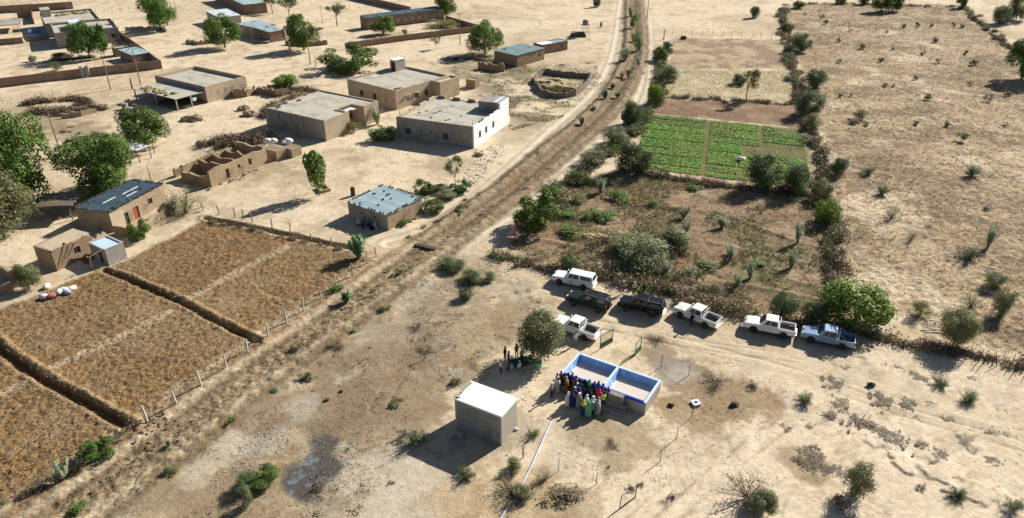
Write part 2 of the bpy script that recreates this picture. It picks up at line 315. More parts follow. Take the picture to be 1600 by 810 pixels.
    g = mixc(np.tile(C_GARD, (x.size, 1)), (0.27, 0.195, 0.12), sst(0.42, 0.62, n5)); g = mixc(g, (0.14, 0.095, 0.055), sst(0.55, 0.68, fbm(x, y, 1.4, 4, 60, 0.65)) * 0.8); g = mixc(g, (0.37, 0.29, 0.18), sst(0.60, 0.72, n2) * 0.6); g = mixc(g, (0.13, 0.13, 0.06), sst(0.55, 0.68, fbm(x, y, 9, 4, 61)) * 0.6)
    c = mixc(c, g, m); z += m * (fbm(x, y, 0.9, 3, 62) - 0.5) * 0.26; zone = np.where(s > 0, 4, zone)
    for ln in GARDEN_WALKS:
        d, sg, al = polyd(x, y, ln); b_ = bumpf(d + (n2 - 0.5) * 0.6, 0, 0.45) * m
        z += b_ * 0.2; c = mixc(c, (0.31, 0.235, 0.145), b_ * 0.45)
    s = inpoly(x, y, GREEN); m = sst(-0.6, 0.6, s + (n2 - 0.5))
    c = mixc(c, mixc(np.tile(C_CROPSOIL, (x.size, 1)), (0.15, 0.14, 0.05), sst(0.45, 0.65, n2)), m); zone = np.where(s > 0, 5, zone)
    # ploughed field: clods, ditches and low dikes
    s = inpoly(x, y, FIELD); m = sst(-0.5, 0.7, s + (n2 - 0.5) * 1.2)
    g = mixc(np.tile(C_PLOW, (x.size, 1)), (0.27, 0.165, 0.07), sst(0.40, 0.6, n1)); g = mixc(g, (0.31, 0.235, 0.14), sst(0.52, 0.63, fbm(x, y, 0.36, 3, 70)) * 0.5); g = mixc(g, (0.095, 0.06, 0.028), sst(0.53, 0.66, fbm(x, y, 0.42, 3, 71)) * 0.6); g = mixc(g, (0.29, 0.21, 0.12), sst(0.5, 0.66, fbm(x, y, 7, 5, 72, 0.6)) * 0.5)
    c = mixc(c, g, m); z += m * ((fbm(x, y, 0.42, 3, 73) - 0.5) * 0.26 + (fbm(x, y, 0.28, 2, 74) - 0.5) * 0.12); zone = np.where(s > 0, 3, zone)
    a_ = G(505, 415); rr = np.hypot(x - a_.x, y - a_.y) + (n2 - 0.5) * 0.3      # plough circles near the corner
    arc = m * (1 - sst(9, 12, rr)) * sst(0, 3, s); z += arc * 0.012 * np.sin(rr * 9.0 + n1 * 6); c = mixc(c, (0.36, 0.26, 0.14), bumpf(rr, 8.8, 0.25) * m * 0.7)
    for ln in (RIDGE1, RIDGE2, RIDGE3):
        d, sg, al = polyd(x, y, ln); e = d + (n2 - 0.5) * 0.7; b_ = (1 - sst(0.35, 0.85, e))
        z += b_ * 0.2; c = mixc(c, (0.40, 0.31, 0.195), b_ * 0.95)
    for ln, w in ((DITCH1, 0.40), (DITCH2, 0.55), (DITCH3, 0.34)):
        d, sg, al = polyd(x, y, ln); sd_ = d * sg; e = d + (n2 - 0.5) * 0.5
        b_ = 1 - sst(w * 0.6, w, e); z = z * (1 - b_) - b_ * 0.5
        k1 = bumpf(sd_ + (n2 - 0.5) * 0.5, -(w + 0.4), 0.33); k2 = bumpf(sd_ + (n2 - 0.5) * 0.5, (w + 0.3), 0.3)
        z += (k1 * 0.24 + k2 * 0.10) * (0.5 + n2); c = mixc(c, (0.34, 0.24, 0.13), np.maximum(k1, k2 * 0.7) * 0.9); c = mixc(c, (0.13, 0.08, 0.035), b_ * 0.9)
    # earth canal with its two banks
    d, sg, al = polyd(x, y, CANAL); s_ = d * sg
    e = d + (n2 - 0.5) * 1.3
    m = 1 - sst(3.3, 4.8, e); zone = np.where(e < 4.0, 2, zone)
    near = sst(404, 416, al)                                     # the lower stretch beside the ploughed field
    tex = sst(0.42, 0.62, fbm(x, y, 1.8, 5, 80, 0.62)); g = mixc(np.tile(C_CAN * 1.15, (x.size, 1)), (0.24, 0.18, 0.115), tex); g = mixc(g, mixc(np.tile(C_CAN * 1.5, (x.size, 1)), (0.37, 0.295, 0.19), tex), near)
    g = mixc(g, (0.095, 0.065, 0.035), sst(0.52, 0.66, fbm(x, y, 0.9, 4, 81, 0.62)) * 0.7)
    c = mixc(c, g, m * 0.92)
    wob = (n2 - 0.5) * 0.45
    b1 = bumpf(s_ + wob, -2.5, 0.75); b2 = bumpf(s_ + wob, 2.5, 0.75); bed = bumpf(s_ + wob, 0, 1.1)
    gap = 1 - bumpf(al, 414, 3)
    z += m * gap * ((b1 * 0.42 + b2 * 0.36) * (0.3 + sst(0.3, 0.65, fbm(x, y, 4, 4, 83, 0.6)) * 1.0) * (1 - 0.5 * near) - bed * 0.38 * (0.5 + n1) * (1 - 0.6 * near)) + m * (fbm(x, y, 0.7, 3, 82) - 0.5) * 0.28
    c = mixc(c, (0.41, 0.33, 0.22), np.maximum(b2, b1 * 0.6) * m * 0.25 * (1 - near)); c = mixc(c, (0.15, 0.105, 0.06), bumpf(s_ + wob, 1.0, 0.4) * m * 0.75 * gap); c = mixc(c, (0.11, 0.085, 0.05), np.maximum(bumpf(s_ + wob, 3.0, 0.5), bumpf(s_ + wob, -0.6, 0.35)) * m * 0.8 * (1 - near)); c = mixc(c, (0.16, 0.115, 0.065), bumpf(s_ + wob, -3.6, 0.45) * m * 0.6)  # dark strips paint bank shading and verge growth into the soil colour
    # lower stretch beside the field: footpath, brown strip, worn tracks, an edge shadow painted dark and a cloddy bed
    rough_ = 0.55 + 0.45 * sst(0.35, 0.6, fbm(x, y, 2.5, 3, 84)); w2 = wob * 0.7
    for cs, cw, col, k in ((-0.6, 1.5, (0.255, 0.19, 0.115), 0.85), (4.6, 0.7, (0.45, 0.36, 0.235), 0.8), (3.4, 0.55, (0.27, 0.165, 0.08), 0.75), (2.2, 0.5, (0.45, 0.365, 0.245), 0.85), (1.2, 0.38, (0.125, 0.09, 0.05), 0.7), (-2.3, 0.38, (0.46, 0.375, 0.25), 0.85), (-3.5, 0.6, (0.155, 0.125, 0.075), 0.7)):
        c = mixc(c, col, bumpf(s_ + w2, cs, cw) * near * k * rough_)
    bedn = bumpf(s_ + w2, -0.6, 1.7) * near; z += bedn * (fbm(x, y, 0.5, 3, 85) - 0.5) * 0.3; c = mixc(c, (0.40, 0.32, 0.2), bedn * sst(0.54, 0.66, fbm(x, y, 0.5, 3, 86)) * 0.6); c = mixc(c, (0.10, 0.072, 0.04), bedn * sst(0.56, 0.66, fbm(x, y, 0.6, 3, 87)) * 0.6)
    # fine speckle of twigs and litter everywhere
    sp = sst(0.66, 0.76, fbm(x, y, 0.8, 3, 90, 0.7)); c = mixc(c, C_DIRT * 0.8, sp * 0.3 * (1 - 0.75 * mps))
    return z, np.clip(c, 0.01, 0.9), zone
GRID = {}
def GZ(p):
    """ground height at a point, read from the built ground grid"""
    r = int(np.clip(np.searchsorted(GRID['y'], p.y), 1, len(GRID['y']) - 1)); r = r if abs(GRID['y'][r] - p.y) < abs(GRID['y'][r-1] - p.y) else r - 1
    c = int(np.clip(np.searchsorted(GRID['u'], p.x / GRID['hw'][r]), 0, len(GRID['u']) - 1)); return float(GRID['z'][r, c])
ZNAMES = {0: 'ground', 1: 'dirt_road', 2: 'canal', 3: 'ploughed_field', 4: 'fallow_garden', 5: 'vegetable_garden', 6: 'dry_grass_field', 7: 'fallow_plot'}
ZLABEL = {0: 'pale sandy ground of the village and its outskirts', 1: 'pale sandy tracks with wheel ruts through the village', 2: 'brown earth canal between two low banks running past the fields', 3: 'brown ploughed field with clods, ditches and low dikes', 4: 'brown fallow garden plot between the cars and the green beds', 5: 'plot holding the green vegetable beds', 6: 'wide dry grass field on the right', 7: 'pale and brown empty plots beyond the green beds'}
def ground_material(zid):
    SC, LO, HI, BS, LL = {3: (4.6, 0.56, 1.28, 0.8, 0.37), 6: (1.5, 0.52, 1.36, 0.9, 0.38), 2: (2.0, 0.68, 1.28, 0.7, 0.36), 4: (2.0, 0.68, 1.3, 0.7, 0.36), 7: (1.8, 0.7, 1.25, 0.6, 0.36)}.get(zid, (2.0, 0.80, 1.15, 0.55, 0.33))
    m = bpy.data.materials.new('ground_soil'); m.use_nodes = True; n = m.node_tree; L = n.links
    b = n.nodes['Principled BSDF']; b.inputs['Roughness'].default_value = 0.95; b.inputs['Specular IOR Level'].default_value = 0.1
    at = n.nodes.new('ShaderNodeAttribute'); at.attribute_name = 'soil'
    tc = n.nodes.new('ShaderNodeTexCoord')
    def nz(sc, det, ro, lo, hi, a, bb):
        t = n.nodes.new('ShaderNodeTexNoise'); t.inputs['Scale'].default_value = sc; t.inputs['Detail'].default_value = det; t.inputs['Roughness'].default_value = ro
        L.new(tc.outputs['Object'], t.inputs['Vector'])
        r = n.nodes.new('ShaderNodeMapRange'); r.inputs[1].default_value = lo; r.inputs[2].default_value = hi; r.inputs[3].default_value = a; r.inputs[4].default_value = bb
        L.new(t.outputs[0], r.inputs[0]); return t, r
    t1, r1 = nz(SC, 8, 0.72, LL, 1 - LL, LO, HI); t2, r2 = nz(0.35, 6, 0.65, 0.3, 0.7, 0.88, 1.10)
    mu = n.nodes.new('ShaderNodeMath'); mu.operation = 'MULTIPLY'; L.new(r1.outputs[0], mu.inputs[0]); L.new(r2.outputs[0], mu.inputs[1])
    vm = n.nodes.new('ShaderNodeVectorMath'); vm.operation = 'SCALE'; L.new(at.outputs['Color'], vm.inputs[0]); L.new(mu.outputs[0], vm.inputs['Scale'])
    L.new(vm.outputs[0], b.inputs['Base Color'])
    bp = n.nodes.new('ShaderNodeBump'); bp.inputs['Strength'].default_value = BS; bp.inputs['Distance'].default_value = 0.12
    t3, r3 = nz(4.5, 5, 0.65, 0, 1, 0, 1); L.new(t3.outputs[0], bp.inputs['Height']); L.new(bp.outputs[0], b.inputs['Normal'])
    return m
def build_ground():
    rows = []
    for v in np.linspace(960, -45, 725): rows.append(G(800, v).y)
    ys = np.array([-400, -150, -60, -20, 5] + rows + [430, 520, 650, 850, 1200, 1800, 2800, 4500])
    us = np.concatenate(([-9, -4, -2.2, -1.5], np.linspace(-1.22, 1.22, 985), [1.5, 2.2, 4, 9]))
    yw = np.clip(ys, rows[0], None)
    hw = (yw * CP + HCAM * SP) * 800 / FPX
    X = us[None, :] * hw[:, None]; Y = np.repeat(ys[:, None], us.size, 1)
    nr, nc = X.shape; x = X.ravel(); y = Y.ravel()
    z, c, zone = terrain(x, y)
    co = np.stack([x, y, z], 1); GRID.update(y=ys, u=us, hw=hw, z=z.reshape(nr, nc))
    idx = np.arange(nr * nc).reshape(nr, nc)
    q = np.stack([idx[:-1, :-1], idx[:-1, 1:], idx[1:, 1:], idx[1:, :-1]], -1).reshape(-1, 4)
    zq = zone[q[:, 0]]
    out = {}
    for zid, nm in ZNAMES.items():
        f = q[zq == zid]
        if not len(f): continue
        used, inv = np.unique(f, return_inverse=True); inv = inv.reshape(-1, 4)
        me = bpy.data.meshes.new(nm); me.vertices.add(len(used)); me.vertices.foreach_set('co', co[used].astype(np.float32).ravel())
        me.loops.add(inv.size); me.loops.foreach_set('vertex_index', inv.astype(np.int32).ravel())
        me.polygons.add(len(inv)); me.polygons.foreach_set('loop_start', np.arange(0, inv.size, 4, dtype=np.int32)); me.polygons.foreach_set('loop_total', np.full(len(inv), 4, np.int32))
        me.polygons.foreach_set('use_smooth', np.ones(len(inv), bool))
        at = me.color_attributes.new('soil', 'FLOAT_COLOR', 'POINT'); cc = np.ones((len(used), 4), np.float32); cc[:, :3] = c[used]
        at.data.foreach_set('color', cc.ravel()); me.materials.append(ground_material(zid)); me.update(calc_edges=True); me.validate()
        o = link(nm, me); o['kind'] = 'structure'; o['label'] = ZLABEL[zid]; out[zid] = o
    return out
ZONES = build_ground()
# ================================================================ VEGETATION
def leaf_mesh(name, cen, nor, size, asp, rng, mats, tint, extra=None):
    """quads of leaf size at cen facing nor; extra = MB of stems (material slot 1)"""
    n = len(cen); nor = nor / np.maximum(np.linalg.norm(nor, axis=1, keepdims=True), 1e-6)
    a = np.cross(nor, rng.normal(size=(n, 3))); a /= np.maximum(np.linalg.norm(a, axis=1, keepdims=True), 1e-6); b = np.cross(nor, a)
    s = size[:, None]; q = np.stack([cen - a * s, cen - b * s * asp + nor * s * 0.15, cen + a * s, cen + b * s * asp + nor * s * 0.15], 1).reshape(-1, 3)
    me = bpy.data.meshes.new(name); ne = len(extra.v) if extra else 0
    fl = [len(f) for f in extra.f] if extra else []
    me.vertices.add(4 * n + ne); co = np.vstack([q, np.array(extra.v).reshape(-1, 3)]) if ne else q
    me.vertices.foreach_set('co', co.astype(np.float32).ravel())
    lv = np.arange(4 * n, dtype=np.int32); ev = np.array([4 * n + i for f in (extra.f if extra else []) for i in f], np.int32)
    me.loops.add(4 * n + len(ev)); me.loops.foreach_set('vertex_index', np.concatenate([lv, ev]).astype(np.int32))
    tot = np.array([4] * n + fl, np.int32); me.polygons.add(n + len(fl)); me.polygons.foreach_set('loop_total', tot)
    me.polygons.foreach_set('loop_start', np.concatenate([[0], np.cumsum(tot)[:-1]]).astype(np.int32))
    me.polygons.foreach_set('material_index', np.array([0] * n + [1] * len(fl), np.int32))
    at = me.attributes.new('tint', 'FLOAT', 'POINT'); at.data.foreach_set('value', np.concatenate([np.repeat(tint, 4), np.zeros(ne)]).astype(np.float32))
    for m in mats: me.materials.append(m)
    me.update(calc_edges=True); return me
BARK = mat('bark', (0.17, 0.125, 0.085), (0.09, 0.065, 0.045), 6, bump=0.4)
PALEBARK = mat('pale_bark', (0.30, 0.25, 0.18), (0.2, 0.16, 0.11), 5)
LM = dict(
    broad=leaf_mat('leaf_neem', (0.042, 0.09, 0.016), (0.18, 0.275, 0.055), 0.24, 0.18),
    dark=leaf_mat('leaf_dark_bush', (0.055, 0.09, 0.032), (0.16, 0.21, 0.085), 0.25, 0.22),
    bright=leaf_mat('leaf_bright', (0.075, 0.15, 0.018), (0.25, 0.37, 0.055), 0.25, 0.1),
    calo=leaf_mat('leaf_calotropis', (0.17, 0.23, 0.12), (0.46, 0.52, 0.34), 0.35, 0.1),
    calod=leaf_mat('leaf_calotropis_green', (0.06, 0.15, 0.045), (0.22, 0.36, 0.16), 0.2, 0.1),
    fluffy=leaf_mat('leaf_acacia', (0.14, 0.16, 0.07), (0.31, 0.325, 0.16), 0.3, 0.12),
    olive=leaf_mat('leaf_olive_scrub', (0.13, 0.15, 0.065), (0.31, 0.32, 0.16), 0.2, 0.15),
    dry=leaf_mat('leaf_dry', (0.19, 0.14, 0.08), (0.38, 0.30, 0.19), 0.1, 0.2),
    drydark=leaf_mat('leaf_dry_dark', (0.095, 0.075, 0.045), (0.20, 0.155, 0.09), 0.1, 0.2),
    yellow=leaf_mat('leaf_yellowish', (0.13, 0.14, 0.035), (0.28, 0.27, 0.09), 0.2, 0.15),
    straw=leaf_mat('straw', (0.36, 0.28, 0.15), (0.55, 0.45, 0.27), 0.1, 0.1),
    crop=leaf_mat('leaf_crop', (0.14, 0.29, 0.035), (0.36, 0.54, 0.10), 0.25, 0.16))
def crown_mesh(name, m, seed, n, ls, nl=16, c=(0, 0, 0.62), r=(0.5, 0.5, 0.38), lr=(0.13, 0.24), up=0.25, spread=0.85, asp=0.6, hull=0.0, shell=0.72):
    """leaves on a cloud of lobes; n leaves of half-size ls in a unit-size plant"""
    rng = np.random.default_rng(seed); L = []
    for i in range(nl):
        d = rng.normal(size=3); d /= np.linalg.norm(d); k = rng.uniform(0.25, 1) ** 0.45 * spread
        rad = rng.uniform(*lr); p = np.array(c) + d * np.array(r) * k * np.array([1 - rad * 0.7, 1 - rad * 0.7, 1 - rad * 0.9]); p[2] = max(p[2], rad * 0.6); L.append((*p, rad, rng.uniform(0, 0.5)))
    L = np.array(L); w = L[:, 3] ** 2; li = rng.choice(nl, n, p=w / w.sum())
    d = rng.normal(size=(n, 3)); d[:, 2] += up; d /= np.linalg.norm(d, axis=1, keepdims=True)
    rr = L[li, 3] * rng.uniform(shell, 1.0, n) * np.where(rng.random(n) < 0.08, 1.25, 1.0)
    cen = L[li, :3] + d * rr[:, None]; cen[:, 2] = np.maximum(cen[:, 2], 0.012 + rng.random(n) * 0.02)
    nor = d + rng.normal(size=(n, 3)) * 0.55; nor[:, 2] += 0.25
    tint = np.clip(L[li, 4] + rng.uniform(0, 0.6, n), 0, 1)
    return leaf_mesh(name, cen, nor, ls * rng.uniform(0.6, 1.3, n), asp, rng, [m], tint), L
def trunk_mesh(name, L, h0, r0, seed, m=BARK, nlimb=6):
    rn = random.Random(seed); mb = MB(); bx, by = rn.uniform(-.03, .03), rn.uniform(-.03, .03)
    mb.tube([(0, 0, -0.05), (bx * .5, by * .5, h0 * .5), (bx, by, h0)], [r0 * 1.3, r0, r0 * .8], 7)
    for k in rn.sample(range(len(L)), min(nlimb, len(L))):
        q = L[k]; mb.tube([(bx, by, h0 * .85), (bx + (q[0] - bx) * .45, by + (q[1] - by) * .45, h0 + (q[2] - h0) * .6), (q[0], q[1], q[2])], [r0 * .6, r0 * .4, r0 * .12], 5)
    return mb.mesh(name, [m], True)
VEG = {}
def reg(kind, seeds, mk): VEG[kind] = [mk(s) for s in seeds]
def mk_tree(m, n, ls, h0, r0, bark=BARK, **kw):
    def f(s):
        cm, L = crown_mesh('crown', m, s, n, ls, **kw); return ('tree', cm, trunk_mesh('trunk', L, h0, r0, s, bark))
    return f
def mk_bush(m, n, ls, bark=BARK, **kw):
    def f(s):
        kw.setdefault('c', (0, 0, 0.42)); kw.setdefault('r', (0.5, 0.5, 0.55)); kw.setdefault('lr', (0.14, 0.26))
        cm, L = crown_mesh('foliage', m, s, n, ls, **kw); return ('bush', cm, trunk_mesh('stem', L, 0.12, 0.022, s, bark, 7))
    return f
def mk_tuft(m, n, ls, **kw):
    def f(s):
        kw.setdefault('c', (0, 0, 0.40)); kw.setdefault('r', (0.5, 0.5, 0.5)); kw.setdefault('lr', (0.14, 0.28)); kw.setdefault('nl', 7)
        return ('one', crown_mesh('shrub', m, s, n, ls, **kw)[0], None)
    return f
def mk_calo(m, n_st, ls):
    """upright stems carrying large pale leaves in pairs"""
    def f(s):
        rng = np.random.default_rng(s); rn = random.Random(s); cen = []; nor = []; mb = MB(); tint = []
        for k in range(n_st):
            a = rn.uniform(0, 6.28); lean = rn.uniform(0.08, 0.42); h = rn.uniform(0.5, 1.0); tip = Vector((math.cos(a) * lean, math.sin(a) * lean, h)); base = Vector((math.cos(a) * .05, math.sin(a) * .05, 0))
            mid = base.lerp(tip, .5) + Vector((0, 0, .06)); mb.tube([base, mid, tip], [.014, .011, .006], 5)
            tk = rn.uniform(0, .4)
            for i in range(34):
                t = 0.22 + 0.78 * i / 33; p = base.lerp(mid, t * 2) if t < .5 else mid.lerp(tip, t * 2 - 1)
                an = i * 2.4; d = Vector((math.cos(an), math.sin(an), 0.3)); p = p + d * rn.uniform(.03, .10)
                cen.append(p); nor.append((d.x * .5 + rn.uniform(-.3, .3), d.y * .5 + rn.uniform(-.3, .3), 0.8)); tint.append(min(1, tk + rn.uniform(0, .6)))
        return ('bush', leaf_mesh('foliage', np.array(cen), np.array(nor), np.full(len(cen), ls) * rng.uniform(.6, 1.2, len(cen)), .6, rng, [m], np.array(tint)), mb.mesh('stem', [PALEBARK], True))
    return f
def mk_twig(m, n, ls, flat=1.0):
    """dry twiggy shrub: thin sticks fanning from the root"""
    def f(s):
        rng = np.random.default_rng(s); rn = random.Random(s); mb = MB(); cen = []; nor = []
        for k in range(26):
            a = rn.uniform(0, 6.28); e = rn.uniform(0.15, 1.25); l = rn.uniform(.35, .55)
            tip = Vector((math.cos(a) * math.cos(e) * l, math.sin(a) * math.cos(e) * l, math.sin(e) * l * 1.7 * flat)); mb.tube([(0, 0, 0), tip * .5 + Vector((rn.uniform(-.04, .04), rn.uniform(-.04, .04), .03)), tip], [.009, .006, .003], 3)
            for i in range(n):
                t = rn.uniform(.3, 1.05); cen.append(tip * t + Vector((rn.gauss(0, .05), rn.gauss(0, .05), rn.gauss(0, .05) + .02))); nor.append((rn.gauss(0, 1), rn.gauss(0, 1), rn.gauss(.4, 1)))
        cen = np.array(cen); cen[:, 2] = np.maximum(cen[:, 2], .015)
        return ('bush', leaf_mesh('foliage', cen, np.array(nor), np.full(len(cen), ls) * rng.uniform(.5, 1.3, len(cen)), .28, rng, [m], rng.random(len(cen))), mb.mesh('stem', [BARK], True))
    return f
reg('broad', (11, 12, 13), mk_tree(LM['broad'], 10500, 0.021, 0.16, 0.026, nl=30, c=(0, 0, .50), r=(.54, .54, .53), lr=(.10, .22), spread=.95))
reg('bigbroad', (18, 19), mk_tree(LM['broad'], 20000, 0.017, 0.16, 0.024, nl=42, c=(0, 0, .50), r=(.54, .54, .53), lr=(.08, .2), spread=.95))
reg('tall', (14, 15), mk_tree(LM['broad'], 2600, 0.038, 0.22, 0.018, nl=13, r=(0.5, 0.5, 0.40), c=(0, 0, .62), lr=(.13, .22)))
reg('bigbush', (16, 17), mk_bush(LM['broad'], 7000, 0.024, nl=24, lr=(.09, .24), r=(.55, .55, .58), spread=1.0))
reg('bright', (21, 22), mk_bush(LM['bright'], 7500, 0.026, nl=26, lr=(.12, .24), r=(.55, .55, .58), spread=.85))
reg('dark', (31, 32, 33), mk_bush(LM['dark'], 7500, 0.023, nl=22, lr=(.12, .28), r=(.54, .54, .58), asp=.5, shell=.45))
reg('fluffy', (41, 42), mk_tree(LM['fluffy'], 14000, 0.023, 0.18, 0.02, nl=24, c=(0, 0, .52), r=(.5, .5, .48), lr=(.15, .25), asp=.4, shell=.4))
reg('olive', (45, 46), mk_bush(LM['olive'], 6000, 0.026, nl=18, lr=(.16, .28), asp=.4, shell=.35))
reg('umbrella', (51, 52), mk_tree(LM['fluffy'], 1900, 0.028, 0.5, 0.022, bark=PALEBARK, nl=15, c=(0, 0, .80), r=(.5, .5, .2), lr=(.09, .16), asp=.5, shell=.4))
reg('sparse', (54,), mk_tree(LM['yellow'], 1100, 0.028, 0.35, 0.016, bark=PALEBARK, nl=12, c=(0, 0, .66), lr=(.1, .18), shell=.3))
reg('calo', (61, 62, 64), mk_calo(LM['calo'], 20, 0.045))
reg('calod', (63,), mk_calo(LM['calod'], 28, 0.065))
reg('yellow', (65,), mk_bush(LM['yellow'], 2600, 0.026, nl=12, asp=.4, shell=.4))
reg('tuft', (71, 72, 73), mk_tuft(LM['dark'], 900, 0.05, asp=.45, shell=.4))
reg('tuftg', (74, 75), mk_tuft(LM['broad'], 900, 0.05, asp=.45, shell=.5))
reg('tuftd', (76, 77), mk_tuft(LM['drydark'], 700, 0.045, asp=.35, shell=.3))
def mk_mat(s_):
    """low creeping plant: dense small leaves inside a ragged lobed outline"""
    rng = np.random.default_rng(s_); n = 9000; x = rng.uniform(-.56, .56, n); y = rng.uniform(-.42, .42, n)
    k = (np.hypot(x / .52, y / .38) + (fbm(x + s_, y, .22, 4, s_, .65) - .5) * 2.6) < .72; x, y = x[k][:3600], y[k][:3600]; n = len(x)
    cen = np.stack([x, y, rng.uniform(.02, .35, n) * (.5 + fbm(x, y, .08, 2, s_))], 1)
    return ('one', leaf_mesh('creeper', cen, rng.normal(size=(n, 3)) * .5 + np.array((0, 0, 1)), rng.uniform(.008, .018, n), .7, rng, [leaf_mat('leaf_creeper', (0.085, 0.062, 0.032), (0.20, 0.155, 0.085), .05, .1)], rng.random(n)), None)
reg('mat', (81, 82, 83, 84), mk_mat)
reg('twig', (91, 92), mk_twig(LM['dry'], 26, 0.028))
reg('twigd', (93, 94), mk_twig(LM['drydark'], 60, 0.024))
reg('scrub', (96, 97, 98), mk_twig(LM['dark'], 95, 0.034))
reg('greytwig', (95,), mk_twig(LM['fluffy'], 60, 0.026))
_vi = [0]
def veg(kind, u, v, w, h, label, name=None, cat=None, group=None, bush=None, hscale=1.0):
    """plant seen at photo pixel: trees by trunk foot (u, v), bushes by the lower edge; w, h in photo pixels"""
    var = VEG[kind]; _vi[0] += 1; typ, cm, tm = var[_vi[0] % len(var)]
    istree = typ == 'tree' if bush is None else not bush
    p = G(u, v)
    if not istree:
        k = PXM(p); wm0 = w / k; p = G(u, v - 0.36 * wm0 * math.sin(DEP(p)) * k)
    k = PXM(p); wm = w / k; d = DEP(p); dist = math.hypot(p.x, p.y)
    e = d - math.atan(h / FPX) if istree else d - math.atan((h - 0.36 * wm * math.sin(d) * k) / FPX)
    back = 0.10 * wm if istree else 0.22 * wm
    hm = max(HCAM - (dist + back) * math.tan(max(e, 0.01)), 0.25 * wm if kind not in ('mat',) else 0.1) * hscale
    if kind == 'mat': hm = 0.16 * wm
    rz = random.uniform(0, 6.28); z0 = GZ(p) - 0.04
    name = name or {'tree': 'tree', 'bush': 'shrub', 'one': 'shrub'}[typ]; cat = cat or ('tree' if typ == 'tree' else 'shrub')
    if typ == 'one':
        o = link(name, cm, None, (p.x, p.y, z0), (0, 0, rz), (wm, wm, hm)); return tag(o, label, cat, group)
    t = thing(name, label, cat, (p.x, p.y, z0), rz, group); t.scale = (wm, wm, hm)
    link(cm.name.split('.')[0], cm, t); link(tm.name.split('.')[0], tm, t); return t
# ================================================================ BUILDINGS
M_TAN = mat('tan_render', (0.50, 0.405, 0.29), (0.42, 0.335, 0.235), 1.3, c3=(0.36, 0.28, 0.195), s3=0.35, bump=0.3)
M_MUD = mat('mud_plaster', (0.41, 0.315, 0.205), (0.32, 0.24, 0.152), 1.6, c3=(0.25, 0.182, 0.115), s3=0.5, bump=0.6, bscale=5)
M_MUDD = mat('mud_brown', (0.31, 0.222, 0.142), (0.23, 0.163, 0.102), 1.8, bump=0.6, bscale=5)
M_CEM = mat('grey_cement', (0.33, 0.30, 0.26), (0.265, 0.24, 0.205), 0.9, c3=(0.21, 0.19, 0.16), s3=0.4, bump=0.25)
M_CEML = mat('light_cement', (0.44, 0.40, 0.345), (0.36, 0.33, 0.28), 1.1, c3=(0.31, 0.28, 0.235), s3=0.5, bump=0.2)
M_ROOFC = mat('roof_screed', (0.47, 0.435, 0.36), (0.39, 0.36, 0.295), 0.7, c3=(0.31, 0.28, 0.225), s3=0.3, bump=0.3)
M_WHITE = mat('white_paint', (0.80, 0.81, 0.82), (0.74, 0.76, 0.78), 1.2, rough=0.7, c3=(0.66, 0.68, 0.70), s3=0.8)
M_WHITER = mat('white_roof_paint', (0.86, 0.86, 0.85), (0.82, 0.82, 0.81), 1.0, rough=0.6)
M_BRICK = mat('brown_block', (0.27, 0.185, 0.135), (0.21, 0.14, 0.10), 1.4, c3=(0.31, 0.225, 0.165), s3=0.4, bump=0.2)
M_TINB = mat('tin_blue_dark', (0.08, 0.125, 0.16), (0.055, 0.09, 0.12), 1.0, rough=0.65, spec=0.12, c3=(0.085, 0.12, 0.145), s3=0.5, rnd=0.14)
M_TINL = mat('tin_light', (0.36, 0.47, 0.49), (0.28, 0.38, 0.41), 0.9, rough=0.6, spec=0.12, c3=(0.24, 0.32, 0.34), s3=0.5, rnd=0.12)
M_TING = mat('tin_green', (0.20, 0.30, 0.30), (0.14, 0.22, 0.225), 1.0, rough=0.65, spec=0.12, rnd=0.12, c3=(0.3, 0.36, 0.34), s3=0.6)
M_TINW = mat('tin_white', (0.72, 0.75, 0.76), (0.62, 0.66, 0.68), 1.0, rough=0.4, spec=0.4, rnd=0.06)
M_DARKWOOD = mat('dark_wood', (0.085, 0.055, 0.04), (0.05, 0.033, 0.025), 4)
M_WOOD = mat('weathered_wood', (0.30, 0.23, 0.155), (0.19, 0.14, 0.09), 5)
M_SHUT = mat('metal_shutter', (0.05, 0.055, 0.055), (0.035, 0.04, 0.04), 3, rough=0.5)
M_SHUTL = mat('pale_shutter', (0.42, 0.42, 0.39), (0.33, 0.33, 0.3), 3, rough=0.6)
M_RED = mat('red_oxide_door', (0.36, 0.10, 0.055), (0.27, 0.07, 0.04), 3)
M_STONE = mat('dark_stone', (0.10, 0.085, 0.07), (0.06, 0.05, 0.042), 3, bump=0.3, rnd=0.3)
M_MUDBRICK = mat('mud_brick', (0.28, 0.19, 0.11), (0.2, 0.13, 0.075), 4, bump=0.4, rnd=0.2)
M_INT = mat('dim_interior', (0.12, 0.095, 0.07), (0.09, 0.07, 0.05), 1)
M_TARP = mat('blue_tarpaulin', (0.10, 0.22, 0.42), (0.07, 0.16, 0.33), 2, rough=0.5)
M_BAG = mat('white_sack', (0.74, 0.72, 0.68), (0.62, 0.60, 0.57), 4, rough=0.7, rnd=0.12)
M_GREYDARK = mat('dark_debris', (0.13, 0.11, 0.09), (0.06, 0.05, 0.04), 3, bump=0.5)
def frame(A, L, Rr, H):
    a, l, r = G(*A, H), G(*L, H), G(*Rr, H); vx = r - a; vy = l - a; w, d = vx.length, vy.length
    ax = math.atan2(vx.y, vx.x); ay = math.atan2(vy.y, vy.x) - math.pi / 2; dd = (ay - ax + math.pi) % (2 * math.pi) - math.pi
    return Vector((a.x, a.y, 0)), ax + dd * d / (w + d), w * math.cos(dd * d / (w + d)), d * math.cos(dd * w / (w + d))
def loc2(o, rz, u, v, z=0):
    p = G(u, v, z) - o; c, s = math.cos(-rz), math.sin(-rz); return (p.x * c - p.y * s, p.x * s + p.y * c)
BRICK_ME = {}
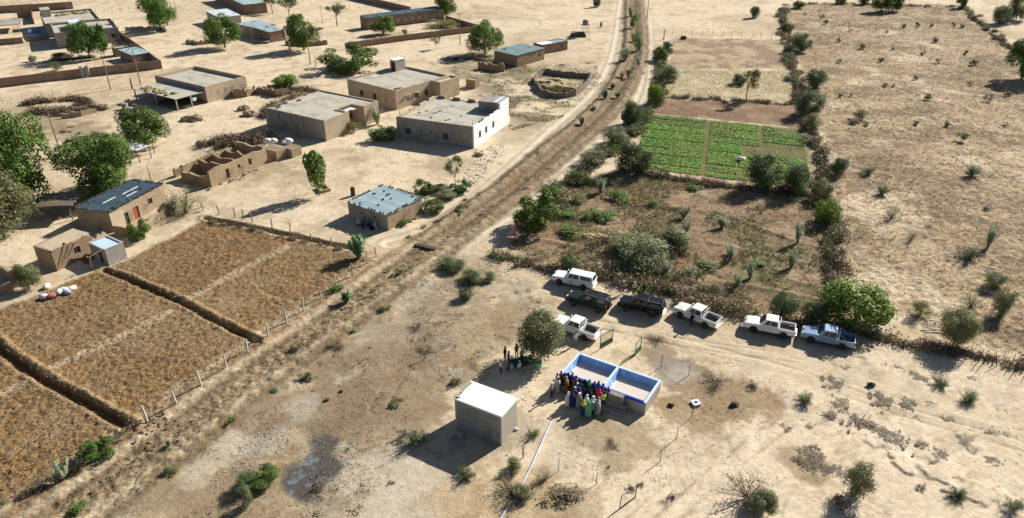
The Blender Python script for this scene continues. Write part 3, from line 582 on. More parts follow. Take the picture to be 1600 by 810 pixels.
def brick_mesh(key, sx, sy, sz, m, jit=0.02):
    if key not in BRICK_ME: BRICK_ME[key] = MB().box(-sx/2, sx/2, -sy/2, sy/2, 0, sz, jit=jit).mesh('brick', m)
    return BRICK_ME[key]
def wall(th, p0, p1, h, t=0.25, ops=(), m=None, top=None, name='wall', zb=-0.35, jit=0.0, label=None, step=1.2, m_in=None):
    """wall panel from p0 to p1 (thickness to the left) with real openings; top(s) gives an uneven top, s = 0..1"""
    p0 = Vector(p0); p1 = Vector(p1); L = (p1 - p0).length; an = math.atan2(p1.y - p0.y, p1.x - p0.x)
    step = min(step, .5) if top else step
    xs = {0.0, round(L, 4)}; zs = {zb, round(h, 4)}
    if ops: zs |= {0.0} if False else set()
    for o in ops:
        xs |= {round(o[0], 4), round(o[1], 4)}; zs |= {round(o[2], 4), round(o[3], 4)}
    n = max(1, int(L / step))
    for i in range(1, n):
        x = L * i / n
        if all(abs(x - q) > step * .3 for q in xs): xs.add(round(x, 4))
    xs = sorted(xs); zs = sorted(zs); mb = MB(); rn = random.Random(int(L * 1000) + int(h * 77))
    tops = {x: (top(x / L) if top else h) + rn.uniform(-jit, jit) for x in xs}
    inn = 0.0
    def V(i, j, y):
        z = zs[j]
        if j == len(zs) - 1: z = max(tops[xs[i]], zs[j - 1] + 0.02)
        return (xs[i], y, z)
    def hole(i, j):
        if i < 0 or j < 0 or i >= len(xs) - 1 or j >= len(zs) - 1: return True
        cx = (xs[i] + xs[i+1]) / 2; cz = (zs[j] + zs[j+1]) / 2
        return any(o[0] < cx < o[1] and o[2] < cz < o[3] for o in ops)
    for i in range(len(xs) - 1):
        for j in range(len(zs) - 1):
            if hole(i, j): continue
            mb.poly([V(i, j, 0), V(i+1, j, 0), V(i+1, j+1, 0), V(i, j+1, 0)])
            mb.poly([V(i+1, j, t), V(i, j, t), V(i, j+1, t), V(i+1, j+1, t)], 1)
            if hole(i-1, j): mb.poly([V(i, j, t), V(i, j, 0), V(i, j+1, 0), V(i, j+1, t)])
            if hole(i+1, j): mb.poly([V(i+1, j, 0), V(i+1, j, t), V(i+1, j+1, t), V(i+1, j+1, 0)])
            if hole(i, j-1): mb.poly([V(i, j, t), V(i+1, j, t), V(i+1, j, 0), V(i, j, 0)])
            if hole(i, j+1): mb.poly([V(i, j+1, 0), V(i+1, j+1, 0), V(i+1, j+1, t), V(i, j+1, t)])
    w = mb.build(name, [m, m_in or m], th, (p0.x, p0.y, 0), (0, 0, an))
    if label: w['label'] = label
    for o in ops:
        kind = o[4] if len(o) > 4 else 'win'
        if kind == 'open': continue
        pm = {'win': M_SHUT, 'pale': M_SHUTL, 'door': M_DARKWOOD, 'red': M_RED, 'wood': M_DARKWOOD, 'vent': M_SHUT}[kind]
        nm = 'door' if kind in ('door', 'red') else ('vent' if kind == 'vent' else 'window')
        g = 0.004
        q = MB().box(o[0] + g, o[1] - g, t * .5, t * .5 + .04, o[2] + g, o[3] - g).build(nm, pm, th, (p0.x, p0.y, 0), (0, 0, an))
        if nm == 'window':
            fr = MB(); f_ = .06
            fr.box(o[0] + g, o[0] + f_, t*.3, t*.3 + .05, o[2] + g, o[3] - g); fr.box(o[1] - f_, o[1] - g, t*.3, t*.3 + .05, o[2] + g, o[3] - g); fr.box(o[0] + f_, o[1] - f_, t*.3, t*.3 + .05, o[3] - f_, o[3] - g); fr.box((o[0]+o[1])/2 - .02, (o[0]+o[1])/2 + .02, t*.3, t*.3 + .05, o[2] + g, o[3] - f_)
            fr.build('frame', M_WOOD if kind == 'wood' else M_SHUTL if kind == 'win' else M_CEM, q)
        elif nm == 'door':
            MB().box(o[1] - .2, o[1] - .12, t*.5 - .05, t*.5, 1.0, 1.14).build('handle', M_SHUTL, q)
    return w
def room(th, x0, x1, y0, y1, h, t, m, ops={}, top=None, jit=0.02, m4=None, m_in=None):
    """four butted walls; ops keyed 'R' (y=y0 side), 'L' (x=x0 side), 'B' (y=y1), 'E' (x=x1)"""
    m4 = m4 or {}
    kw = dict(top=top, jit=jit, m_in=m_in)
    wall(th, (x0, y0), (x1, y0), h, t, ops.get('R', ()), m4.get('R', m), **kw)
    wall(th, (x1, y0 + t), (x1, y1 - t), h, t, ops.get('E', ()), m4.get('E', m), **kw)
    wall(th, (x1, y1), (x0, y1), h, t, ops.get('B', ()), m4.get('B', m), **kw)
    wall(th, (x0, y1 - t), (x0, y0 + t), h, t, ops.get('L', ()), m4.get('L', m), **kw)
def slab(th, x0, x1, y0, y1, z0, z1, m, name='roof', cut=None):
    mb = MB()
    if cut:                                            # L-shaped slab: notch (x a..b) open on the y0 side to depth
        a, b, dp = cut; mb.box(x0, a, y0, y0 + dp, z0, z1); mb.box(b, x1, y0, y0 + dp, z0, z1); mb.box(x0, x1, y0 + dp + .002, y1, z0, z1)
    else: mb.box(x0, x1, y0, y1, z0, z1)
    return mb.build(name, m, th)
def tin_roof(th, x0, x1, y0, y1, za, zb, m, along='y', n=None, stones=0, edge=True, name='roof_sheet', seed=1):
    """corrugated sheets laid side by side; slopes from za at y0 to zb at y1"""
    rn = random.Random(seed); W_ = x1 - x0; n = n or max(3, int(W_ / 1.0)); w = W_ / n; mb = MB(); k = 8
    D = y1 - y0; sl = math.atan2(zb - za, D); Ld = math.hypot(D, zb - za)
    rows = [[(w * 1.03 * i / (2*k), yy, 0.007 * (1 if i % 2 else -1)) for i in range(2*k + 1)] for yy in (0, Ld)]
    b = 0
    for r_ in rows: mb.v += r_
    mb.v += [(x, y, z - .012) for r_ in rows for (x, y, z) in r_]
    N = 2*k + 1
    for i in range(2*k):
        mb.f.append((i, i+1, N+i+1, N+i)); mb.m.append(0); mb.f.append((2*N+i+1, 2*N+i, 3*N+i, 3*N+i+1)); mb.m.append(0)
        mb.f.append((2*N+i, 2*N+i+1, i+1, i)); mb.m.append(0); mb.f.append((N+i, N+i+1, 3*N+i+1, 3*N+i)); mb.m.append(0)
    me = mb.mesh('roof_sheet', m)
    for i in range(n):
        link(name, me, th, (x0 + w * i, y0 + rn.uniform(-.06, .06), za + 0.012 * (i % 2) + .03), (sl, 0, rn.uniform(-.004, .004)))
    st = brick_mesh('stone', .32, .24, .16, M_STONE, .05)
    for i in range(stones):
        fy = rn.uniform(.08, .9); link('stone', st, th, (x0 + W_ * rn.uniform(.06, .94), y0 + D * fy, za + (zb - za) * fy + .06), (0, 0, rn.uniform(0, 3)), (rn.uniform(.5, 1.4), rn.uniform(.5, 1.2), 1))
    if edge:
        for sx in (x0 + .12, x1 - .12):
            for i in range(int(D / .55)):
                if rn.random() < .72:
                    fy = (i + .5) / (D / .55); link('stone', st, th, (sx + rn.uniform(-.05, .05), y0 + fy * D, za + (zb - za) * fy + .06), (0, 0, rn.uniform(-.3, .3)))
        for yy, zz in ((y0 + .12, za), (y1 - .12, zb)):
            for i in range(int(W_ / .55)):
                if rn.random() < .72: link('stone', st, th, (x0 + (i + .5) * .55, yy + rn.uniform(-.05, .05), zz + .06), (0, 0, rn.uniform(-.3, .3)))
def lumps(th, name, spots, m, seed, sub=1, amp=.3):
    mb = MB()
    for i, (x, y, z, rx, ry, rz) in enumerate(spots): mb.blob((x, y, z), (rx, ry, rz), seed + i, amp=amp, sub=sub)
    return mb.build(name, m, th)
def rough(h, a, seed, f=16):
    rn = random.Random(seed); k = [rn.uniform(-a, a * .4) for _ in range(f + 2)]
    def g(s):
        i = int(s * f); t = s * f - i; return max(h + k[i] * (1 - t) + k[min(i + 1, f + 1)] * t, .15)
    return g

# ---- white-roofed concrete block beside the basin
o, rz, w, d = frame((783.4,650.4), (708,624.5), (811.5,623.4), 3.35)
t = thing('pump_house', 'windowless concrete block with bright white flat roof beside the crowd', 'building', o, rz)
M_CEM_SHADE = mat('cement_shade_side', (.30, .285, .26), (.24, .225, .205), .8, c3=(.2, .19, .175), s3=.5, bump=.2)  # darker cement: shade of the front-left wall put into its colour
room(t, 0, w, 0, d, 3.18, .2, M_CEML, m4={'L': M_CEM_SHADE})
slab(t, -.06, w + .06, -.06, d + .06, 3.184, 3.36, M_WHITER)
rn = random.Random(5)
for i in range(9): link('brick', brick_mesh('cb', .22, .3, .1, M_CEML), t, (.25 + rn.uniform(-.1, .1) + (w - .5) * 0, d - .25 - i * 0, 3.364) if i == 0 else (w * i / 9, d - .02 + rn.uniform(-.05, .03), 3.364), (0, 0, rn.uniform(0, 1)))
MB().box(w * .42, w * .42 + .9, d + .002, d + .06, 0, 2.0).build('door', M_SHUT, t)
# ---- water basin with blue liner
M_LINER = mat('blue_liner', (0.27, 0.43, 0.72), (0.21, 0.36, 0.65), 1.5, rough=0.35, spec=0.5, c3=(0.40, 0.54, 0.76), s3=0.9)
M_LINERL = mat('light_blue_liner', (0.56, 0.70, 0.85), (0.46, 0.62, 0.80), 2.5, rough=0.4, spec=0.5)
M_LINERD = mat('royal_blue_liner', (0.035, 0.08, 0.45), (0.03, 0.06, 0.37), 2, rough=0.4)
M_SILT = mat('pale_silt', (0.68, 0.595, 0.51), (0.64, 0.555, 0.475), 0.5, rough=0.06, spec=0.6, coat=1.0, c3=(0.67, 0.59, 0.52), s3=0.25)
BH = 1.4
o, rz, w, d = frame((1009.5,630), (876.75,582.9), (1033.8,595.3), BH)
BO, BRZ = o, rz
t = thing('water_basin', 'open concrete basin of two tanks lined with blue sheet, crowd beside it', 'basin', o, rz)
T_ = .2
room(t, 0, w, 0, d, BH, T_, M_CEML)
dm = d * .5
MB().box(T_ + .002, w - T_ - .002, dm - .13, dm + .13, .1, BH - .004).build('divider', M_CEML, t)
for (y0, y1) in ((T_, dm - .13), (dm + .13, d - T_)):
    x0, x1 = T_ + .004, w - T_ - .004; y0 += .004; y1 -= .004
    q = MB(); nn = 10
    def sheet(a, b_, inw):
        # liner hung on the wall, sagging inwards at the foot
        rn = random.Random(int(a[0]*10 + a[1]*7 + b_[0]))
        for i in range(nn):
            pts = []
            for s_ in (i / nn, (i + 1) / nn):
                x = a[0] + (b_[0] - a[0]) * s_; y = a[1] + (b_[1] - a[1]) * s_; wv = .03 * math.sin(s_ * 23) + .02
                pts.append(((x + inw[0] * .012, y + inw[1] * .012, BH - .02), (x + inw[0] * (.05 + wv), y + inw[1] * (.05 + wv), .95), (x + inw[0] * (.16 + wv), y + inw[1] * (.16 + wv), .60)))
            for k in range(2): q.poly([pts[0][k], pts[1][k], pts[1][k+1], pts[0][k+1]])
    sheet((x0, y0), (x1, y0), (0, 1)); sheet((x1, y0), (x1, y1), (-1, 0)); sheet((x1, y1), (x0, y1), (0, -1)); sheet((x0, y1), (x0, y0), (1, 0))
    q.build('liner', M_LINER, t, smooth=True)
    MB().box(x0 + .06, x1 - .06, y0 + .06, y1 - .06, .2, .68).build('muddy_water', M_SILT, t)
for nm, bx in (('rim', (-.03, w + .03, -.03, T_ + .02)), ('rim', (-.03, w + .03, d - T_ - .02, d + .03)), ('rim', (w - T_ - .02, w + .03, T_ + .053, d - T_ - .053)), ('rim', (T_ + .06, w - T_ - .06, dm - .135, dm + .135))):
    MB().box(*bx, BH + .002, BH + .03, jit=.006).build('rim', M_LINERL, t)
MB().box(-.02, T_ - .02, T_ + .055, d - T_ - .055, BH + .002, BH + .034).build('rim', M_LINERD, t)
r_ = MB().box(-.05, -.004, T_ + .055, d - .1, BH - .2, BH - .002).build('liner_flap', M_LINERD, t)
sx, sy = loc2(o, rz, 976, 643); s2x, s2y = loc2(o, rz, 946, 628)
MB().box(-1.5, -.003, sy - .1, sy + 2.2, -.1, .34).build('step', M_CEM, t); MB().box(-.75, -.005, sy - .1, sy + 2.2, .342, .70).build('step', M_CEM, t)
MB().box(-.62, -.06, sy + .3, sy + 1.7, .704, 1.52).build('valve_box', M_CEM, t)
# ---- blue tin-roofed shed beside the road
o, rz, w, d = frame((605.1,336.8), (547.1,315.7), (654.8,307.4), 2.35)
t = thing('tin_roof_shed', 'square mud shed with pale blue tin roof weighted by stones beside the road', 'building', o, rz)
room(t, 0, w, 0, d, 2.3, .3, M_MUD, ops={'L': ((d * .3, d * .3 + .35, 1.3, 1.65, 'vent'), (d * .62, d * .62 + .35, 1.25, 1.6, 'vent')), 'B': ((w * .4, w * .4 + 1, 0, 1.9, 'door'),)}, jit=.04, m4={'L': M_CEM})
tin_roof(t, -.12, w + .12, -.12, d + .12, 2.36, 2.5, M_TINL, n=8, stones=9, seed=4)
rn = random.Random(3)
for i in range(14): link('brick', brick_mesh('mb', .4, .22, .2, M_MUDBRICK, .03), t, (w * (.2 + .04 * i) + rn.uniform(-.1, .1), -.5 + rn.uniform(-.25, .2), -.03), (0, 0, rn.uniform(0, 3)))
# ---- grey building with a white-painted side
H = 4.15
o, rz, w, d = frame((740,198.3), (621.8,180.2), (789.5,160), H)
t = thing('flat_roof_house', 'grey cement house with one white painted wall and notched parapet by the road', 'house', o, rz)
GZH = .75
def notch(a, b, lo, n):
    def g(s):
        if s < a or s > b: return H
        return H - (lo if int((s - a) / (b - a) * n) % 2 else 0.0)
    return g
wall(t, (0, 0), (w, 0), H, .25, ((w*.13, w*.13+1.0, 1.3, 2.6), (w*.30, w*.30+1.0, 1.3, 2.6), (w*.50, w*.50+1.0, 1.3, 2.6), (w*.04, w*.04+.3, 1.7, 2.0, 'vent')), M_WHITE, m_in=M_CEM)
wall(t, (w, .25), (w, d - .25), H, .25, (), M_CEM, top=lambda s: H - (.5 if int(s * 9) % 2 else 0) - .15, step=.2)
wall(t, (w, d), (0, d), H, .25, (), M_TAN, top=lambda s: H - .35 * (int(s * 13) % 3 == 0), step=.2)
wall(t, (0, d - .25), (0, .25), H - .02, .25, ((d*.09, d*.09+1.3, 1.0, 2.2), (d*.30, d*.30+.35, 1.7, 2.1, 'vent'), (d*.42, d*.42+.35, 1.7, 2.1, 'vent'), (d*.58, d*.58+1.3, 1.0, 2.2)), M_CEM)
slab(t, .12, w - .12, .12, d - .12, H - GZH - .18, H - GZH, M_ROOFC)
hx0, hx1, hy0, hy1 = w * .70, w - .256, .256, d * .27
hb = MB().box(hx0, hx1, hy0, hy1, H - GZH + .004, H + 1.05).build('stair_hut', M_CEM, t)
MB().box(hx0 - .1, hx1 + .12, hy0 - .12, hy1 + .1, H + 1.054, H + 1.2).build('roof', M_CEM, hb)
MB().box(hx0 + .3, hx1 - .2, hy0 + .3, hy0 + 1.1, H + 1.204, H + 1.23).build('blue_sheet', M_LINERL, hb)
MB().box(hx0 + .3, hx1 + .1, -.06, hy0 - .004, H + .004, H + 1.05).build('white_face', M_WHITE, hb)
MB().box(w + .004, w + 1.2, .3, 3.0, -.2, 1.0).build('porch', M_WHITE, t)
for i, (fx, fy) in enumerate(((.03, .97), (.03, .55), (.03, .03), (.4, .97))):
    MB().tube([(w * fx + .15, d * fy, H - .1), (w * fx + .15, d * fy, H + .9)], .035, 5).build('rebar_post', M_DARKWOOD, t)
rn = random.Random(8)
for i in range(7): link('brick', brick_mesh('cb2', .3, .22, .2, M_STONE, .03), t, (rn.uniform(.1, .8) * w, -.02 + .14, H + .004), (0, 0, rn.uniform(-.2, .2)))
lumps(t, 'debris', [(rn.uniform(.2, .8) * w, rn.uniform(.3, .9) * d, H - GZH + .03, .35, .3, .1) for i in range(10)], M_GREYDARK, 4)
# ---- tan house with rooftop stair hut
H = 4.1
o, rz, w, d = frame((617.7,141.9), (538.6,124), (704,118.5), H)
t = thing('flat_roof_house', 'tan house with stair hut on its flat roof behind the grey house', 'house', o, rz)
wl = w * .66
wall(t, (0, 0), (w, 0), H, .25, ((w*.17, w*.17+1.1, 1.2, 2.4, 'pale'), (w*.34, w*.34+1.1, 1.2, 2.4), (w*.52, w*.52+1.1, 1.2, 2.4, 'wood')), M_TAN)
wall(t, (w, .25), (w, d - .25), H, .25, (), M_TAN); wall(t, (w, d), (0, d), H, .25, (), M_TAN, jit=.04)
wall(t, (0, d - .25), (0, .25), H - .02, .25, ((d*.24, d*.24+1.1, 1.1, 2.3, 'wood'), (d*.51, d*.51+1.1, 1.1, 2.3, 'wood'), (d*.77, d*.77+.4, 1.6, 2.0, 'vent'), (d*.9, d*.9+.4, 1.6, 2.0, 'vent')), M_TAN)
slab(t, .12, w - .12, .12, d - .12, H - .62, H - .45, M_ROOFC)
wing = [(wl, -2.6), (w + .6, -2.6), (w + .6, -.004), (wl, -.004)]
for i in range(4):
    a, b = Vector(wing[i]), Vector(wing[(i + 1) % 4]); u_ = (b - a).normalized() * .25
    wall(t, a if i % 2 == 0 else a + u_, b if i % 2 == 0 else b - u_, H - .03, .25, ((1.2, 1.5, 1.9, 2.2, 'vent'), (2.1, 2.4, 2.0, 2.3, 'vent')) if i == 0 else (), M_TAN)
slab(t, wl + .12, w + .48, -2.48, -.1, H - .6, H - .4, M_ROOFC)
for fx in (.17, .34, .52): MB().box(w*fx - .15, w*fx + 1.25, -.35, -.002, 2.5, 2.58).build('window_hood', M_TAN, t)
hx, hy = loc2(o, rz, 619, 112.3, H - .45)
hb = MB().box(hx, hx + 2.9, hy, hy + 1.9, H - .446, H + 2.0).build('stair_hut', M_CEML, t)
MB().box(hx - .1, hx + 3.0, hy - .1, hy + 2.0, H + 2.004, H + 2.14).build('roof', M_WHITE, hb); MB().box(hx - .03, hx - .003, hy + .3, hy + 1.4, H - .4, H + 1.6).build('door', M_DARKWOOD, hb)
rn = random.Random(12)
lumps(t, 'debris', [(w * .16 + rn.uniform(-1, 1), d * .12 + rn.uniform(-.5, .5), H - .42, .5, .4, .15) for i in range(8)] + [(w * .75 + rn.uniform(-.8, .8), .7 + rn.uniform(-.3, .3), H - .42, .5, .4, .15) for i in range(6)], M_GREYDARK, 40)
# ---- cream house with a collapsed patio corner
H = 3.95
o, rz, w, d = frame((506.3,188.8), (420,165.6), (583.8,156.9), H)
t = thing('flat_roof_house', 'tan house with a notch in its side wall and drawings on it', 'house', o, rz)
a_, b_, dp = w * .44, w * .72, 3.2
ops_f = ((w*.44 - .9, w*.44 - .5, 1.3, 1.9, 'vent'),)
wall(t, (0, 0), (a_, 0), H, .25, ops_f, M_TAN); wall(t, (b_, 0), (w, 0), H + .05, .25, (), M_TAN)
wall(t, (a_, .254), (a_, dp), H - .05, .25, (), M_TAN); wall(t, (a_ - .25, dp + .004), (b_ + .25, dp + .004), H - .02, .25, ((1.6, 2.8, .0, 2.1, 'door'), (3.4, 4.5, 1.1, 2.2)), M_TAN)
wall(t, (b_, dp), (b_, .254), H - .05, .25, (), M_TAN)
wall(t, (w, .25), (w, d - .25), H, .25, (), M_TAN); wall(t, (w, d), (0, d), H, .25, (), M_TAN, top=rough(H, .5, 3)); wall(t, (0, d - .25), (0, .25), H - .02, .25, ((d*.62, d*.62+.3, 1.5, 2.0, 'vent'),), M_CEM)
slab(t, .12, w - .12, .12, d - .12, H - .42, H - .25, M_ROOFC, cut=(a_ - .12, b_ + .12, dp + .1))
rn = random.Random(21)
for i in range(9):
    x = a_ + .3 + i * (b_ - a_ - .6) / 8; MB().tube([(x - .4, .1 + rn.uniform(-.2, .2), H - .2), (x + .2, dp + .3, H - .08)], .05, 5).build('roof_pole', M_WOOD, t)
MB().box(a_ + .1, a_ + 2.3, .3, 1.6, H - .1, H - .05, jit=.08).build('tin_scrap', M_TINW, t); MB().box(a_ + .4, a_ + 1.3, .1, .6, H - .03, H + .01, jit=.08).build('tin_scrap', M_GREYDARK, t)
for i, fy in enumerate((.35, .55, .75)): MB().tube([(-.04, d * fy, H - .35), (-.06, d * fy, H - 1.6)], .05, 5).build('water_stain_spout', M_GREYDARK, t)
dr = MB()
for k, (ra, rb) in enumerate(((.55, 1.1), (.3, .75))):
    pts = [(b_ + (w - b_) * .45 + ra * math.cos(an), -.012, 1.0 + rb * max(math.sin(an), -.4) * 1.2) for an in np.linspace(-.4, math.pi + .4, 14)]; dr.tube(pts, .03, 4)
dr.build('wall_drawing', M_DARKWOOD, t)
lumps(t, 'debris', [(rn.uniform(.05, .5) * w, d - rn.uniform(.4, 2.0), H - .15, rn.uniform(.3, .8), .4, .15) for i in range(12)], M_GREYDARK, 60)
# ---- shop with a porch
H = 3.6
o, rz, w, d = frame((320,136), (243.6,117.5), (381.9,118.9), H)
t = thing('flat_roof_house', 'tan parapet house with a straw-topped porch on posts', 'house', o, rz)
room(t, 0, w, 0, d, H, .25, M_TAN, ops={'L': ((d*.42, d*.42+1.2, 0, 2.1, 'door'),)}, m4={'L': M_CEM})
slab(t, .12, w - .12, .12, d - .12, H - .85, H - .7, M_ROOFC)
pc = [loc2(o, rz, *q, 2.55) for q in ((274.6,156), (315,145.7), (243.6,130.5), (211.3,139.5))]
px0 = pc[0][0]; py1 = max(pc[3][1], pc[2][1])
pr = MB().box(px0, -.004, .2, py1, 2.5, 2.62).build('porch_roof', M_ROOFC, t)
lumps(pr, 'straw_pile', [(px0 + rn.uniform(.6, 2.6), py1 * rn.uniform(.25, .9), 2.68, rn.uniform(.4, .9), rn.uniform(.4, .8), .35) for i in range(30)], mat('hay', (0.33, 0.29, 0.15), (0.21, 0.18, 0.09), 5, bump=.6), 80)
for (x, y) in ((px0 + .15, .35), (px0 * .5, .35), (px0 + .15, py1 - .2), (px0 + .15, py1 * .5)): MB().box(x - .11, x + .11, y - .11, y + .11, -.2, 2.496).build('post', M_CEML, t)
MB().box(px0 + .5, -.5, 1.0, py1 * .6, 0, .5).build('counter', M_GREYDARK, t)
MB().box(px0 * .45, px0 * .45 + .9, .28, .33, 1.2, 1.9, jit=.05).build('hanging_cloth', mat('pale_cloth', (.6, .68, .72), (.4, .6, .65), 6), t)
dr = MB()
for k in range(3): dr.tube([(w * (.25 + .18 * k), -.012, 1.3), (w * (.25 + .18 * k) + .1, -.012, 2.2), (w * (.25 + .18 * k) + .5, -.012, 2.3), (w * (.25 + .18 * k) + .6, -.012, 1.5)], .025, 4)
dr.build('wall_drawing', M_DARKWOOD, t)
# ---- long house with dark blue tin roof at the corner of the field
H = 3.0
o, rz, w, d = frame((169.8,333), (110.3,328.5), (260.9,288.6), H)
LO, LRZ = o, rz
t = thing('long_house', 'long house with dark blue tin roof and red door at the field corner', 'house', o, rz)
room(t, 0, w, 0, d, H - .05, .3, M_MUD, ops={'R': ((w*.38, w*.38+1.1, 0, 1.9, 'red'), (w*.66, w*.66+.9, 1.1, 2.0, 'wood'), (w*.2, w*.2+1.0, 0, 1.8, 'door'))}, jit=.03)
MB().box(-.012, w * .22, -.03, -.003, .02, H - .3, jit=.004).build('plaster_patch', M_TAN, t)
tin_roof(t, -.1, w + .1, -.12, d + .1, H + .05, H + .02, M_TINB, n=16, stones=8, seed=9)
for (a, b, f) in ((.2, .42, .5), (.52, .8, .45), (.47, .66, .25)): MB().box(w * a, w * b, d * f, d * f + .16, H + .11, H + .17).build('white_strip', M_TINW, t)
yw = [(w + .6, -.9), (w * .72, -3.3), (1.0, -4.0), (-.4, -3.4), (-.3, -.3)]
for k in range(4):
    wall(t, yw[k+1], yw[k], 1.35, .28, (), M_MUD, top=rough(1.3, .25, k + 5), name='yard_wall')
# ---- low mud house with a crumbling side
H = 2.9
o, rz, w, d = frame((79,392.3), (55.7,382.5), (138,363), H)
t = thing('mud_house', 'low mud house with flat earth roof and crumbling front wall', 'house', o, rz)
wall(t, (0, 0), (w, 0), H, .35, ((w*.5, w*.5+.9, 1.0, 1.9, 'wood'),), M_MUDD, top=rough(H, .5, 8), jit=.08, step=.5)
wall(t, (w, .35), (w, d - .35), H, .35, (), M_MUD, top=rough(H, .6, 9)); wall(t, (w, d), (0, d), H, .35, (), M_MUD, jit=.05); wall(t, (0, d - .35), (0, .35), H, .35, (), M_MUD, jit=.03)
slab(t, .1, w - .1, .1, d - .1, H - .2, H - .02, M_TAN)
rn = random.Random(33)
for i in range(34): link('brick', brick_mesh('mbk', .42, .22, .2, M_MUDBRICK, .04), t, (w * rn.uniform(.5, 1.0), -rn.uniform(.1, 1.5), rn.choice((-.02, .15, .3))), (rn.uniform(-.3, .3), rn.uniform(-.3, .3), rn.uniform(0, 3)))
for i in range(3): MB().tube([(w * (.15 + .14 * i), -.3, .9 + .3 * i), (w * (.28 + .14 * i), -.05, 2.6)], .06, 5).build('leaning_pole', M_WOOD, t)
wall(t, (w, d * .2), (w + 3.2, d * .45), 1.9, .3, (), M_MUD, top=rough(1.8, .9, 13), name='broken_wall')
# ---- small hut with pale blue roof
H = 2.3
o, rz, w, d = frame((163.4,390.8), (142.3,377.2), (189.8,378), H)
t = thing('small_hut', 'tiny cement hut with pale blue sheet roof at the field edge', 'hut', o, rz)
room(t, 0, w, 0, d, H - .04, .2, M_CEML, ops={'L': ((d*.45, d*.45+.8, 0, 1.8, 'door'),)})
MB().box(.1, w - .1, .1, d - .1, H - .2, H - .1).build('roof', mat('pale_blue_sheet', (.50, .64, .74), (.45, .59, .70), 1, rough=.4), t)
for bx in ((-.03, w + .03, -.03, .2), (-.03, w + .03, d - .2, d + .03), (w - .2, w + .03, .203, d - .203)): MB().box(*bx, H - .035, H + .03, jit=.01).build('roof_edge', M_CEML, t)
MB().tube([(-1.8, .6, -.1), (-1.9, .5, 1.0), (-1.7, .6, 1.9)], [.1, .08, .07], 6).build('prop', M_WOOD, t); MB().tube([(-1.9, .5, 1.9), (.2, .6, 2.2)], .07, 6).build('prop', M_WOOD, t)
# ---- shelters on posts
def shelter(label, px, H, m, lumpm=None, seed=1, name='shelter', tin=False, edge=False):
    o, rz, w, d = frame(px[0], px[1], px[2], H); t = thing(name, label, 'shelter', o, rz)
    if tin: tin_roof(t, 0, w, 0, d, H, H + .1, m, n=max(3, int(w)), stones=6, seed=seed, edge=edge)
    else:
        rn = random.Random(seed); mb = MB(); n = int(w / .13)
        for i in range(n):
            x = w * (i + .5) / n; mb.tube([(x, -.2 + rn.uniform(-.25, .2), H + rn.uniform(-.03, .08)), (x + rn.uniform(-.15, .15), d * .5, H + .06 + rn.uniform(0, .12)), (x + rn.uniform(-.2, .2), d + rn.uniform(-.2, .25), H + rn.uniform(-.03, .08))], rn.uniform(.07, .13), 5)
        mb.build('roof_sticks', m, t)
        for k in range(3): MB().box(0, w, d * k / 2 - .06, d * k / 2 + .06, H - .16, H - .06).build('beam', M_WOOD, t)
    for x in (.15, w - .15):
        for y in (.15, d - .15): MB().tube([(x, y, -.2), (x + random.uniform(-.06, .06), y, H - .1)], [.10, .07], 6).build('post', M_WOOD, t)
    return t
M_THATCH = mat('grey_thatch', (0.27, 0.23, 0.175), (0.17, 0.14, 0.10), 4, bump=.6)
shelter('grey stick-roofed shelter beside the long blue-roofed house', ((108,322), (51.4,327.5), (134,301)), 2.3, M_THATCH, seed=3, name='stick_shelter')
shelter('white tin canopy on posts behind the leafy tree', ((214,236), (163,218), (222,226)), 2.2, M_TINW, tin=True, seed=5, name='tin_canopy')
# ---- roofless mud ruins
o, rz, w, d = frame((331,293), (290,279), (414,253), 0)
t = thing('ruined_house', 'roofless mud-brick ruin with small arched openings', 'ruin', o, rz)
wall(t, (0, 0), (w, 0), 2.7, .38, ((w*.26, w*.26+.75, .3, 1.9, 'open'), (w*.47, w*.47+.5, 1.2, 1.8, 'open'), (w*.66, w*.66+.75, .9, 2.0, 'open')), M_MUD, top=rough(2.75, .32, 1, 9), step=.4)
wall(t, (w, .39), (w, d), 2.8, .38, (), M_MUD, top=rough(2.8, .3, 2, 6)); wall(t, (w - .38, d), (.38, d), 2.3, .38, (), M_MUD, top=rough(2.3, .7, 3, 8), step=.4); wall(t, (0, d), (0, .39), 2.0, .38, (), M_MUD, top=rough(1.9, .6, 4, 6))
for k, f in enumerate((.3, .52, .76)): wall(t, (w * f, .39), (w * f, d - .39), 2.4, .35, (), M_MUDD, top=rough(2.45, .5, 20 + k, 6), step=.4)
wall(t, (.3, d + 1.8), (w * .3, d + 1.8), 1.6, .35, (), M_MUDD, top=rough(1.6, .5, 30, 6)); wall(t, (w * .35, d + 2.2), (w, d + 2.2), 1.5, .3, (), M_MUDD, top=rough(1.5, .3, 31, 6))
rn = random.Random(44)
for i in range(40): link('brick', brick_mesh('mbk', .42, .22, .2, M_MUDBRICK, .04), t, (rn.uniform(-1, w), rn.choice((-rn.uniform(.2, 1.4), rn.uniform(.6, d - .6))), rn.choice((-.02, .12))), (rn.uniform(-.3, .3), rn.uniform(-.3, .3), rn.uniform(0, 3)))
